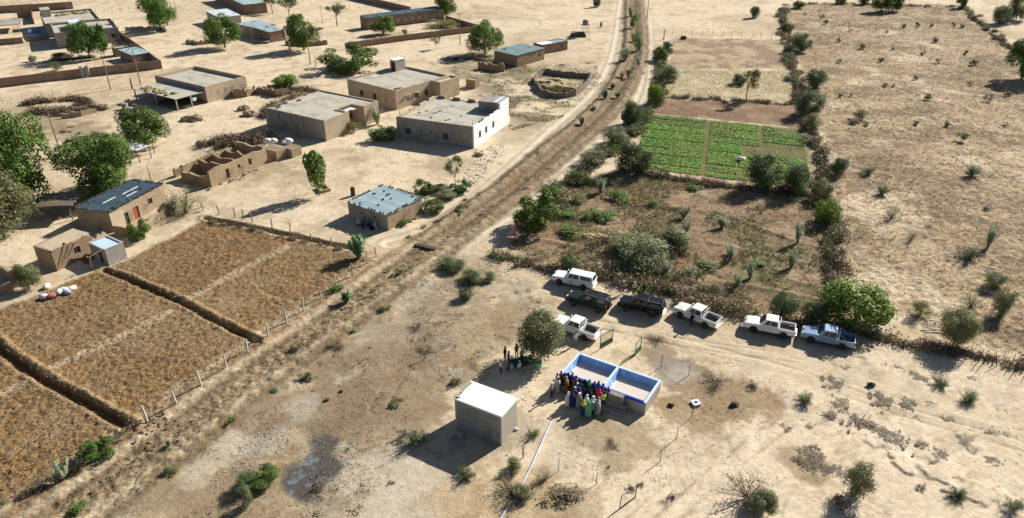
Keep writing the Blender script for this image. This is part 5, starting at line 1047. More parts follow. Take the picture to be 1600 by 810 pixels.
hedge('brown brush line along the bottom of the green beds', ((1000,270),(1060,282),(1130,292),(1190,298),(1270,306)), ('dark', 'dark', 'dry'), 1.15, .9, .4, seed=3)
hedge('long brush hedge between the gardens and the dry field', ((1221,14),(1225,40),(1230,80),(1245,130),(1262,190),(1280,250),(1292,310),(1303,380),(1308,440),(1320,480)), ('dry', 'dark', 'green'), 1.3, 1.3, .8, seed=4)
hedge('overgrown hedge between the track and the gardens', ((1030,80),(1036,115),(1030,150),(1005,190),(970,225),(920,262),(875,300),(850,330)), ('green', 'dark', 'leaf', 'green'), 1.4, 1.2, .8, seed=5)
hedge('brush line between the pale plot and the brown plot', ((1035,152),(1100,156),(1180,160),(1245,164)), ('dark', 'dry'), 1.0, 1.3, .4, seed=6)
hedge('weedy hedge along the left fence of the ploughed field margin', ((205,668),(185,690),(150,715),(100,742),(50,768),(0,792)), ('dry', 'green', 'dark'), .6, .9, .3, seed=7)
hedge('far brush line bordering the dry field at upper right', ((1505,10),(1530,38),(1560,60),(1600,88),(1640,110)), ('dark', 'green'), 1.2, 2.0, .7, seed=8)
hedge('far brush line along the top of the dry field', ((1222,8),(1300,6),(1420,10),(1500,12)), ('dark', 'dry'), 1.0, 3.0, .6, seed=9)
hedge('brush and sticks heaped over the low pen at upper left', ((42,166),(70,160),(105,158),(140,164),(150,172),(110,172),(70,176),(100,182)), ('dark', 'dry', 'dark'), 1.3, .9, 1.0, name='brush_pen', seed=10)
freewall('ruined_wall', 'low mud wall round the brush pen at upper left', ((96,186),(128,182),(152,176)), 1.1, M_MUD, .35, top=rough(1.1, .4, 58))
hedge('dark brush heap beside the tree near the green-roofed house', ((705,92),(735,92),(760,95),(775,92)), ('dark', 'green'), 1.1, 1.2, .9, name='brush_heap', seed=11)
hedge('scattered wood heap left of the tan house', ((440,150),(465,140),(500,146),(470,150)), ('dark', 'dry'), 1.0, 1.0, .9, name='brush_heap', seed=12)
hedge('dark thorn brush roof heaped over the pen behind the ruin', ((330,226),(350,222),(375,219),(400,216),(412,213),(400,222),(370,226),(345,230)), ('dark', 'dark', 'dry'), 1.5, .55, .7, name='brush_heap', seed=13)
hedge('weeds along the ditch at the top of the ploughed field', ((322,345),(370,356),(420,366),(480,378),(545,392)), ('dark', 'green', 'dry'), .45, 1.0, .3, name='weed_strip', seed=19)
hedge('low weeds along the fence on the near side of the fallow garden', ((640,368),(690,345),(740,312)), ('green', 'dark'), .5, 1.6, .5, name='weed_strip', seed=14)
hedge('dark junk heap against the left wall of the notched tan house', ((410,186),(418,178),(428,168),(445,160),(460,155)), ('dark', 'dry'), 1.1, .8, .6, name='junk_heap', seed=15)
hedge('scattered sticks before the compound tree', ((70,98),(95,95),(120,92),(150,92)), ('dark', 'dry'), .8, 1.2, .8, name='brush_heap', seed=16)
hedge('thorn brush at the back of the tan house near the broken walls', ((395,145),(415,138),(440,136),(455,140)), ('dark', 'dry', 'green'), .9, 1.3, .6, name='brush_heap', seed=17)
hedge('dry stalk heap beside the low pen wall at left', ((50,200),(80,205),(110,206),(95,212)), ('dry', 'dark'), .6, 1.2, 1.0, name='brush_heap', seed=18)
# --- green vegetable beds: real leaf rows, one piece per bed
def bed_piece(u0, u1, v0, v1, m, dens, seed, hh=.22):
    rng = np.random.default_rng(seed); Q = [Vector((x, y, 0)) for x, y in GREEN]
    def bl(u, v): return (Q[0] * (1-u) + Q[1] * u) * (1-v) + (Q[3] * (1-u) + Q[2] * u) * v
    c0 = bl((u0+u1)/2, (v0+v1)/2); area = (bl(u1, v0) - bl(u0, v0)).length * (bl(u0, v1) - bl(u0, v0)).length; n = int(area * dens)
    uu = rng.uniform(u0, u1, n); vv = rng.uniform(v0, v1, n)
    cen = np.array([tuple(bl(a, b) - c0) for a, b in zip(uu, vv)]); cen[:, 2] += rng.uniform(.02, hh * .7, n) + .06
    keep = fbm(cen[:, 0] + c0.x, cen[:, 1] + c0.y, 2.0, 3, 5) > .24; cen = cen[keep]; n = len(cen)
    o = link('crop_bed', leaf_mesh('crop_bed', cen, rng.normal(size=(n, 3)) * .4 + np.array((0, 0, 1.0)), rng.uniform(.08, .15, n), .75, rng, [m], rng.random(n)), ZONES[5], c0)
    return o
rn = random.Random(2)
LM['crop2'] = leaf_mat('leaf_crop_dark', (0.11, 0.24, 0.04), (0.27, 0.44, 0.09), .25, .15)
k_ = 0
for ci, (ua, ub) in enumerate(((0.0, .40), (.415, .73), (.745, 1.0))):
    v0 = 0.0; j = 0
    while v0 < .97:
        dv = rn.choice((.085, .11, .12, .16, .22)); v1 = min(1.0, v0 + dv)
        if v1 > .93: v1 = 1.0
        cuts = [ua, ub] if rn.random() < .3 else [ua, ua + (ub - ua) * rn.uniform(.3, .7), ub]
        for a_, b_ in zip(cuts[:-1], cuts[1:]):
            r_ = rn.random(); k_ += 1
            dens = 4 if (ci == 1 and .3 < v0 < .5 and r_ < .6) or (ci == 2 and r_ < .25) else 34 if r_ < .3 else 85
            bed_piece(a_ + .006, b_ - .006, v0 + .009, v1 - .009, LM['crop2'] if rn.random() < .3 else LM['crop'], dens, 100 + k_)
        v0 = v1; j += 1
# --- uncountable cover: dry grass tufts, clods, litter
def scatter(name, label, poly, n, m, seed, s0, s1, hgt, thr=.45, blades=3, nsize=5.0):
    rng = np.random.default_rng(seed); xs = np.array([p[0] for p in poly]); ys = np.array([p[1] for p in poly])
    x = rng.uniform(max(xs.min(), -170), min(xs.max(), 170), n * 3); y = rng.uniform(ys.min(), min(ys.max(), 300), n * 3)
    x = np.concatenate([x, rng.uniform(xs.min() * .5, xs.max() * .6, n * 2)]); y = np.concatenate([y, ys.min() + (min(ys.max(), 300) - ys.min()) * rng.random(n * 2) ** 2.2])
    k = (inpoly(x, y, poly) > .2) & (fbm(x, y, nsize, 4, seed) > thr); x, y = x[k][:n], y[k][:n]
    z = terrain(x, y)[0]; cen = np.repeat(np.stack([x, y, z], 1), blades, 0); q = len(cen); cen += rng.normal(size=(q, 3)) * np.array((.12, .12, 0)); cen[:, 2] += rng.uniform(.0, hgt, q)
    nor = rng.normal(size=(q, 3)) * np.array((1, 1, .5)) * (.45 if name == 'clods' else 1) + np.array((0, 0, 1.0 if name == 'clods' else .25))
    o = link(name, leaf_mesh(name, cen, nor, rng.uniform(s0, s1, q), .75 if name == 'clods' else .35, rng, [m], rng.random(q))); o['kind'] = 'stuff'; o['label'] = label; o['category'] = 'grass'; return o
scatter('dry_grass', 'sparse dry grass over the right-hand field', DRY, 30000, LM['dry'], 1, .05, .14, .12, .42, 3, 3.0)
scatter('garden_stubble', 'dry stubble over the fallow garden', GARDEN, 5000, LM['dry'], 2, .05, .13, .12)
scatter('garden_weeds', 'low green weeds in the fallow garden', GARDEN, 8500, LM['olive'], 3, .06, .17, .28, .5, 4)
scatter('waste_litter', 'dry litter and twigs over the waste ground', WASTE, 3500, LM['dry'], 4, .03, .09, .05, .5)
scatter('waste_scrub', 'dark dry weed patches over the waste ground', WASTE, 2600, LM['drydark'], 14, .05, .13, .10, .60, 3, 2.2)
scatter('sand_litter', 'dry leaves and twigs on the pale sand', PSAND, 1800, LM['drydark'], 5, .03, .08, .05, .58)
scatter('clods', 'loose clods turned up over the ploughed field', FIELD, 16000, leaf_mat('clod', (.13, .08, .036), (.33, .225, .115), 0.0, .0), 6, .04, .10, .08, .3, 2)
scatter('plot_stubble', 'stubble over the pale plot', PGRASS, 2500, LM['straw'], 7, .06, .14, .12, .4)
SCR = W((735,75),(830,105),(930,95),(945,130),(880,185),(800,205),(760,160),(700,110))
scatter('scrub_weeds', 'grey-green weeds beside the straw pen', SCR, 5000, LM['olive'], 8, .06, .16, .14, .52, 4, 3.0)
CANB = [(G(u, v).x, G(u, v).y) for u, v in ((680,395),(400,600),(100,815),(60,800),(250,680),(400,565),(550,460),(670,378))]
scatter('canal_litter', 'dry weeds along the canal banks', CANB, 3000, LM['drydark'], 9, .05, .13, .1, .5)
# ================================================================ VEHICLES
def paint(name, c, metallic=0.0, rough=.35, coat=.35): return mat(name, c, tuple(x * .93 for x in c), 2.0, rough=rough, spec=.45 if coat else .28, metallic=metallic, coat=coat, c3=tuple(x * .9 + .012 for x in c), s3=.7)
P_WHITE = paint('car_white', (.80, .80, .78)); P_BLACK = paint('car_black', (.010, .011, .012), coat=0, rough=.22); P_GREEN = paint('car_dark_green', (.016, .022, .022), coat=0, rough=.22); P_SILV = paint('car_silver_blue', (.24, .35, .52), .25)
P_CREAM = paint('car_dusty_white', (.72, .71, .67))
M_GLASS = mat('car_glass', (.025, .032, .038), (.02, .025, .03), 1, rough=.08, spec=.5)
M_TYRE = mat('tyre', (.03, .03, .03), (.05, .047, .042), 4, rough=.9); M_RIM = mat('rim', (.35, .35, .35), (.28, .28, .28), 4, rough=.4, metallic=.6)
M_PLASTIC = mat('black_plastic', (.03, .03, .032), (.022, .022, .024), 3, rough=.6); M_LAMP = mat('lamp_glass', (.75, .76, .76), (.6, .6, .6), 4, rough=.15); M_TAIL = mat('tail_lamp', (.4, .02, .02), (.3, .015, .015), 4, rough=.2); M_CHROME = mat('chrome', (.6, .6, .6), None, 2, rough=.2, metallic=.9)
M_BEDLINER = mat('bed_floor', (.10, .10, .10), (.16, .15, .13), 3)
def arch(cx, r=.46, z=.40, n=8):
    a0 = math.asin(min(1, (z - .38) / r)); return [(cx + r * math.cos(a), .38 + r * math.sin(a)) for a in np.linspace(math.pi - a0, a0, n)]
def ext(mb, poly, y0, y1, mi=0, taper=None):
    f = (lambda x, z, y: (x, y * (taper(x, z) if taper else 1), z)); mb.prism([f(x, z, y1) for x, z in poly], [f(x, z, y0) for x, z in poly], mi)
def panel(corners, u0, u1, v0, v1, off=.006):
    a, b, c, d = [Vector(q) for q in corners]; n = (b - a).cross(d - a).normalized()
    def bl(u, v): return (a * (1-u) + b * u) * (1-v) + (d * (1-u) + c * u) * v
    base = [bl(u0, v0), bl(u1, v0), bl(u1, v1), bl(u0, v1)]
    return MB().prism([q - n * .01 for q in base], [q + n * off for q in base])
def vehicle(label, fw, rw, body, kind, group='cars parked beside the brush bank', name='pickup_truck', cat='pickup', emblem=False):
    f, r = G(*fw), G(*rw); dv = (f - r).normalized(); left = Vector((-dv.y, dv.x, 0)); mid = (f + r) / 2 - left * .78 - dv * .08
    rz = math.atan2(dv.y, dv.x); z0 = GZ(mid); th = thing(name, label, cat, (mid.x, mid.y, z0), rz, group)
    FA, RA = 1.62, -1.46; suv = kind == 'suv'
    tp = lambda x, z: 1 - .10 * max(0, (x - 1.9) / .75) ** 2 - .05 * max(0, (z - .8) / .3)
    rear = -2.42 if suv else -.86
    poly = ([(rear, .42)] + ([(RA - .52, .40)] + arch(RA) + [(RA + .52, .40)] if suv else []) + [(FA - .55, .40)] + arch(FA) + [(FA + .52, .42), (2.58, .44), (2.66, .62), (2.60, .90), (2.42, 1.02), (1.22, 1.13), (rear, 1.12)])
    mb = MB(); ext(mb, poly, -.91, .91, taper=tp); b = mb.build('body', body, th, bevel=.035)
    # cabin
    x0, x1, X0, X1 = (-.86, 1.16, -.74, .50) if not suv else (-2.40, 1.12, -2.20, .44)
    zb, zt = 1.115, 1.80 if not suv else 1.84; yb, yt = .84, .71
    base = [(x0, -yb, zb), (x1, -yb, zb), (x1, yb, zb), (x0, yb, zb)]; top = [(X0, -yt, zt), (X1, -yt, zt), (X1, yt, zt), (X0, yt, zt)]
    MB().prism(base, top).build('cab', body, th, bevel=.05)
    faces = {'wind': (base[1], base[2], top[2], top[1]), 'rear': (base[3], base[0], top[0], top[3]), 'r': (base[0], base[1], top[1], top[0]), 'l': (base[2], base[3], top[3], top[2])}
    panel(faces['wind'], .07, .93, .10, .93).build('windscreen', M_GLASS, th); panel(faces['rear'], .12, .88, .18, .88).build('rear_window', M_GLASS, th)
    cuts = ((.05, .46), (.50, .78)) if not suv else ((.05, .30), (.34, .58), (.62, .80))
    for sd in ('r', 'l'):
        for (a, c) in cuts:
            a_, c_ = (1 - c, 1 - a) if sd == 'l' else (a, c)
            if sd == 'r': a_, c_ = a, c
            panel(faces[sd], a_, c_, .14, .86).build('side_window', M_GLASS, th)
    for sy in (-1, 1):
        for dx in (.10, -.72):
            d_ = MB().box(dx - .40, dx + .40, .9125 * sy - .004, .9125 * sy + .004, .52, 1.02).build('door', body, th); MB().box(dx - .34, dx - .16, .917 * sy - .012, .917 * sy + .012, .93, .97).build('handle', M_CHROME, d_)
        MB().box(1.02, 1.16, .90 * sy - .02 if sy > 0 else -1.08, 1.08 if sy > 0 else -.88, 1.10, 1.27).build('mirror', body, th, bevel=.02)
        MB().box(2.40, 2.63, .52 * sy - .2 + (.1 if sy > 0 else -.1) * 0, .52 * sy + .2, .80, .96).build('headlight', M_LAMP, th, bevel=.02)
    MB().box(2.56, 2.655, -.34, .34, .66, .90).build('grille', M_PLASTIC, th); MB().box(2.55, 2.74, -.84, .84, .42, .62).build('front_bumper', body if kind != 'x' else M_PLASTIC, th, bevel=.03)
    MB().box(2.744, 2.752, -.24, .24, .47, .57).build('number_plate', M_LAMP, th)
    if not suv:
        for sy in (-1, 1):
            sp = [(-2.62, .50), (RA - .52, .48)] + arch(RA, z=.48) + [(RA + .52, .48), (-.90, .46), (-.90, 1.10), (-2.62, 1.12)]
            q = MB(); ext(q, sp, min(.82 * sy, .91 * sy), max(.82 * sy, .91 * sy)); q.build('bed_side', body, th, bevel=.015)
            MB().box(RA - .48, RA + .48, min(.60 * sy, .818 * sy), max(.60 * sy, .818 * sy), .64, .86).build('wheel_box', M_BEDLINER, th)
            MB().box(-2.655, -2.623, .80 * sy - .08, .80 * sy + .08, .72, 1.0).build('tail_light', M_TAIL, th)
        MB().box(-2.60, -.905, -.815, .815, .55, .63).build('bed_floor', M_BEDLINER, th)
        MB().box(-.962, -.90, -.815, .815, .632, 1.10).build('bed_front', body, th); MB().box(-2.62, -2.55, -.815, .815, .56, 1.11).build('tailgate', body, th, bevel=.01)
        MB().box(-2.80, -2.63, -.78, .78, .45, .58).build('rear_bumper', M_CHROME, th, bevel=.02)
        if kind in ('canopy', 'cover'):
            z1 = 1.78 if kind == 'canopy' else 1.74
            cb = [(-2.60, -.90, 1.125), (-.90, -.90, 1.125), (-.90, .90, 1.125), (-2.60, .90, 1.125)]; ct = [(-2.42, -.70, z1), (-.72, -.68, z1), (-.72, .68, z1), (-2.42, .70, z1)]
            cn = MB().prism(cb, ct).build('canopy', body, th, bevel=.05)
            panel((cb[0], cb[1], ct[1], ct[0]), .12, .88, .25, .82).build('side_window', M_GLASS, cn); panel((cb[2], cb[3], ct[3], ct[2]), .12, .88, .25, .82).build('side_window', M_GLASS, cn); panel((cb[3], cb[0], ct[0], ct[3]), .1, .9, .2, .85).build('rear_window', M_GLASS, cn)
        else:
            bar = MB(); bar.tube([(-1.0, -.78, 1.1), (-1.0, -.66, 1.72), (-1.0, .66, 1.72), (-1.0, .78, 1.1)], .035, 6)
            if kind == 'bar': bar.tube([(-1.0, -.66, 1.70), (-1.75, -.8, 1.12)], .03, 5); bar.tube([(-1.0, .66, 1.70), (-1.75, .8, 1.12)], .03, 5)
            bar.build('roll_bar', M_CHROME if kind == 'bar' else body, th)
    else:
        for sy in (-1, 1):
            MB().box(-2.455, -2.40, .74 * sy - .1, .74 * sy + .1, .80, 1.06).build('tail_light', M_TAIL, th); MB().tube([(-1.9, .6 * sy, 1.90), (.15, .6 * sy, 1.90)], .025, 5).build('roof_rail', M_CHROME, th)
        MB().box(-2.56, -2.42, -.84, .84, .44, .64).build('rear_bumper', M_PLASTIC, th, bevel=.03)
        MB().lathe([(.2, -.08), (.34, -.08), (.36, 0), (.34, .08), (.2, .08)], 14, 'z').build('spare_wheel', M_TYRE, th, (-2.52, 0, .95), (0, math.pi / 2, 0))
    if kind == 'cover':
        for sy in (-1, 1): MB().tube([(-2.3, .55 * sy, 1.80), (.2, .58 * sy, 1.86)], .025, 5).build('roof_rail', M_CHROME, th)
    MB().box(-2.3 if suv else -2.45, 2.3, -.62, .62, .30, .44).build('chassis', M_PLASTIC, th)
    for (wx, sy) in ((FA, 1), (FA, -1), (RA, 1), (RA, -1)):
        wh = link('wheel', WHEEL, th, (wx, .78 * sy, .38)); link('rim', RIM, wh, (0, 0, 0), (0, 0, 0 if sy > 0 else math.pi))
    for ch in th.children:
        if not ch.name.startswith('wheel') or ch.name.startswith('wheel_box'): ch.location.z += .09
    if emblem:
        for sy in (-1, 1): MB().box(.0, .26, .919 * sy - .002, .919 * sy + .002, .77, .95).build('door_emblem', mat('blue_emblem', (.03, .08, .25), (.02, .06, .2), 9), th)
    return th
WHEEL = MB().lathe([(.20, -.13), (.33, -.13), (.375, -.09), (.38, 0), (.375, .09), (.33, .13), (.20, .13)], 20, 'y').mesh('wheel', M_TYRE, True)
RIM = MB().lathe([(.02, .06), (.07, .135), (.08, .10), (.22, .11), (.235, .134), (.235, -.12), (.02, -.12)], 16, 'y').mesh('rim', M_RIM, False)
vehicle('white double-cab with hardtop canopy and door emblem, leftmost at the brush bank', (875.2,446), (910.3,453.6), P_WHITE, 'canopy', emblem=True)
vehicle('dark green estate car below the white hardtop pickup', (899,479), (931,488.5), P_GREEN, 'suv', name='estate_car', cat='car')
vehicle('black pickup with closed black canopy beside the standing group', (977,486), (1019,496), P_BLACK, 'cover')
vehicle('white open pickup with a person at its door', (1063.7,497.5), (1100.3,512.5), P_CREAM, 'plain')
vehicle('white open pickup second from the right end', (1177,520), (1221,529), P_WHITE, 'plain')
vehicle('silver-blue pickup with roll bar at the right end', (1267.7,536.3), (1312,546), P_SILV, 'bar')
vehicle('white open pickup beside the acacia tree', (876,519), (910.5,531.5), P_WHITE, 'plain')
# ================================================================ PEOPLE
SKIN = [mat('skin_a', (.075, .042, .028), (.06, .034, .022), 8, rough=.6), mat('skin_b', (.11, .062, .04), (.09, .05, .032), 8, rough=.6)]
def cloth(name, c): return mat('cloth_' + name, c, tuple(x * .82 for x in c), 7, rough=.9, bump=.2)
CL = {k: cloth(k, c) for k, c in dict(white=(.72, .72, .72), navy=(.03, .04, .13), black=(.02, .02, .024), grey=(.28, .28, .29), yellow=(.70, .60, .06), green=(.14, .42, .20), red=(.55, .05, .06), blue=(.08, .15, .42), orange=(.45, .16, .05), teal=(.05, .25, .22), brown=(.16, .10, .065), lightblue=(.40, .52, .66), limevest=(.62, .85, .04), beige=(.48, .40, .30), purple=(.16, .07, .22), darkblue=(.025, .05, .17), lilac=(.45, .4, .55)).items()}
HAIR = mat('hair', (.012, .01, .009), (.02, .016, .014), 9)
SHOE = mat('shoe', (.05, .035, .025), (.03, .02, .016), 5)
def body_mesh(pose):
    s = {'pel': (0, 0, .95), 'spi': (0, 0, 1.16), 'che': (.01, 0, 1.36), 'nec': (.01, 0, 1.49), 'h1': (.03, 0, 1.58), 'h2': (.03, 0, 1.67), 'nose': (.115, 0, 1.61)}
    r = {'pel': .135, 'spi': .12, 'che': .14, 'nec': .055, 'h1': .075, 'h2': .085, 'nose': .018}
    E_ = [('pel', 'spi'), ('spi', 'che'), ('che', 'nec'), ('nec', 'h1'), ('h1', 'h2'), ('h1', 'nose')]
    arms = {'stand': ((-.02, .25, 1.13), (.06, .25, .90), (.09, .24, .80)), 'chest': ((-.02, .25, 1.13), (.20, .14, 1.22), (.27, .10, 1.27)), 'fold': ((.02, .26, 1.14), (.20, .06, 1.14), (.22, -.03, 1.16)), 'walk': ((-.06, .24, 1.14), (.12, .25, .95), (.18, .24, .88)), 'sit': ((.08, .24, .62), (.28, .18, .55), (.36, .15, .55)), 'back': ((-.08, .24, 1.13), (-.14, .14, .94), (-.15, .06, .90))}[pose]
    legs = {'walk': (((.18, .10, .52), (.12, .10, .09), (.26, .11, .035)), ((.02, .10, .50), (-.22, .10, .12), (-.10, .11, .03)))}.get(pose, (((.03, .11, .50), (0, .11, .08), (.14, .125, .035)),) * 2)
    if pose == 'sit':
        for k in s: s[k] = (s[k][0] - .02, s[k][1], s[k][2] - .50)
        legs = (((.45, .12, .47), (.46, .12, .09), (.60, .13, .035)),) * 2
    for i, sd in ((0, 1), (1, -1)):
        q = str(i); sh = (0, .17 * sd, s['che'][2] + .045)
        s['sh' + q] = sh; r['sh' + q] = .07; E_.append(('che', 'sh' + q)); prev = 'sh' + q
        for nm, p, rd in zip(('el', 'wr', 'ha'), arms, (.047, .034, .036)): s[nm + q] = (p[0], p[1] * sd, p[2]); r[nm + q] = rd; E_.append((prev, nm + q)); prev = nm + q
        hx, hy, hz = s['ha' + q]
        for fi, (dy, ln) in enumerate(((-.022, .06), (-.008, .075), (.008, .072), (.022, .06))):
            d = Vector(s['ha' + q]) - Vector(s['wr' + q]); d.normalize(); p = Vector(s['ha' + q]) + d * ln + Vector((0, dy, 0)); s[f'f{q}{fi}'] = tuple(p); r[f'f{q}{fi}'] = .010; E_.append(('ha' + q, f'f{q}{fi}'))
        s['th' + q] = (hx + .03, hy - .03 * sd, hz + .02); r['th' + q] = .011; E_.append(('ha' + q, 'th' + q))
        lg = legs[i]; s['hi' + q] = (0, .10 * sd, s['pel'][2] - .05); r['hi' + q] = .095; E_.append(('pel', 'hi' + q)); prev = 'hi' + q
        for nm, p, rd in zip(('kn', 'an', 'to'), lg, (.062, .045, .038)): s[nm + q] = (p[0], p[1] * sd, p[2]); r[nm + q] = rd; E_.append((prev, nm + q)); prev = nm + q
    keys = list(s); me = bpy.data.meshes.new('b'); me.from_pydata([s[k] for k in keys], [(keys.index(a), keys.index(b)) for a, b in E_], [])
    o = bpy.data.objects.new('b', me); COL.objects.link(o); o.modifiers.new('s', 'SKIN')
    for k, sv in zip(keys, me.skin_vertices[0].data): sv.radius = (r[k] * (1.0 if k not in ('che', 'spi', 'pel') else .8), r[k] * (1.0 if k not in ('che', 'spi', 'pel') else 1.15)); sv.use_root = (k == 'pel')
    sb = o.modifiers.new('u', 'SUBSURF'); sb.levels = 1; sb.render_levels = 1
    bpy.context.view_layer.update(); dg = bpy.context.evaluated_depsgraph_get(); out = bpy.data.meshes.new_from_object(o.evaluated_get(dg)); out.name = 'body'
    bpy.data.objects.remove(o); bpy.data.meshes.remove(me)
    out.materials.clear()
    for m in (SKIN[0], CL['white'], CL['navy'], SHOE): out.materials.append(m)
    hz = s['nec'][2] + .03; pz = s['pel'][2] - .02
    for p in out.polygons:
        c = p.center; hand = min((Vector(s['ha0']) - c).length, (Vector(s['ha1']) - c).length) < .13
        foot = c.z < .10
        leg = min((Vector(s['kn0']) - c).length, (Vector(s['kn1']) - c).length, (Vector(s['an0']) - c).length, (Vector(s['an1']) - c).length) < .3 or c.z < pz
        p.material_index = 0 if (c.z > hz or hand) else 3 if foot else 2 if leg else 1; p.use_smooth = True
    return out
POSES = {k: body_mesh(k) for k in ('stand', 'chest', 'fold', 'walk', 'sit', 'back')}
def ring_loft(rings, n=18, fold=0.0, nf=7, cap=True):
    mb = MB()
    for j, (x, z, rx, ry) in enumerate(rings):
        for k in range(n):
            a = 2 * math.pi * k / n; f = 1 + fold * (j / len(rings)) * math.sin(a * nf + j * .5); mb.v.append((x + rx * f * math.cos(a), ry * f * math.sin(a), z))
    for j in range(len(rings) - 1):
        for k in range(n):
            k2 = (k + 1) % n; mb.f.append((j*n + k, (j+1)*n + k, (j+1)*n + k2, j*n + k2)); mb.m.append(0)
    if cap: mb.f.append(tuple(range(n))); mb.m.append(0)
    return mb
GARM = {}
def garment(kind, pose):
    key = (kind, pose == 'sit')
    if key in GARM: return GARM[key]
    dz = -.50 if pose == 'sit' else 0.0
    if kind == 'robe':
        rg = [(.01, 1.485, .06, .08), (.01, 1.46, .12, .17), (.01, 1.38, .175, .265), (.01, 1.15, .20, .31), (.01, .85, .22, .33), (.01, .45, .23, .31), (.01, .14, .24, .30)]
        if pose == 'sit': rg = [(-.01, .985, .06, .08), (-.01, .96, .12, .17), (0, .88, .18, .26), (.06, .66, .25, .30), (.18, .52, .36, .32), (.24, .30, .38, .33), (.24, .10, .40, .35)]
        m = ring_loft(rg, 20, .10).mesh('robe', CL['white'], True)
    elif kind == 'vest': m = ring_loft([(.01, 1.46 + dz, .10, .15), (.01, 1.40 + dz, .155, .20), (.01, 1.2 + dz, .15, .185), (.01, .95 + dz, .165, .19)], 16, .02).mesh('vest', CL['limevest'], True)
    elif kind == 'cap': m = MB().lathe([(.115, 0), (.118, .06), (.10, .10), (.03, .115)], 14, c=(.025, 0, 1.675 + dz)).mesh('cap', CL['white'], True)
    elif kind == 'turban': m = MB().lathe([(.10, -.02), (.145, .01), (.155, .06), (.13, .12), (.05, .145)], 14, c=(.02, 0, 1.66 + dz)).mesh('turban', CL['white'], True)
    elif kind == 'scarf': m = ring_loft([(.02, 1.80 + dz, .03, .03), (.015, 1.775 + dz, .09, .09), (.0, 1.70 + dz, .118, .115), (-.015, 1.60 + dz, .12, .12), (-.02, 1.50 + dz, .13, .16), (-.01, 1.40 + dz, .19, .27), (-.01, 1.22 + dz, .22, .32)], 16, .05).mesh('headscarf', CL['yellow'], True)
    elif kind == 'hair': m = MB().lathe([(.098, -.02), (.108, .03), (.10, .08), (.04, .115)], 14, c=(.005, 0, 1.66 + dz)).mesh('hair', HAIR, True)
    GARM[key] = m; return m
def setmat(o, i, m): o.material_slots[i].link = 'OBJECT'; o.material_slots[i].material = m
def person(u, v, pose, face, top, bottom, head, headc, label, robe=None, vest=False, group=None, z=None, h=1.0):
    p = G(u, v); z0 = GZ(p) if z is None else z; th = thing('person', label, 'person', (p.x, p.y, z0), face, group); th.scale = (h, h, h)
    b = link('body', POSES[pose], th); setmat(b, 0, random.choice(SKIN)); setmat(b, 1, CL[top]); setmat(b, 2, CL[bottom])
    if robe: q = link('robe', garment('robe', pose), th); setmat(q, 0, CL[robe])
    if vest: link('vest', garment('vest', pose), th)
    if head: q = link({'scarf': 'headscarf'}.get(head, head), garment(head, pose), th); (setmat(q, 0, CL[headc]) if headc else None)
    return th
GC = 'crowd beside the basin'
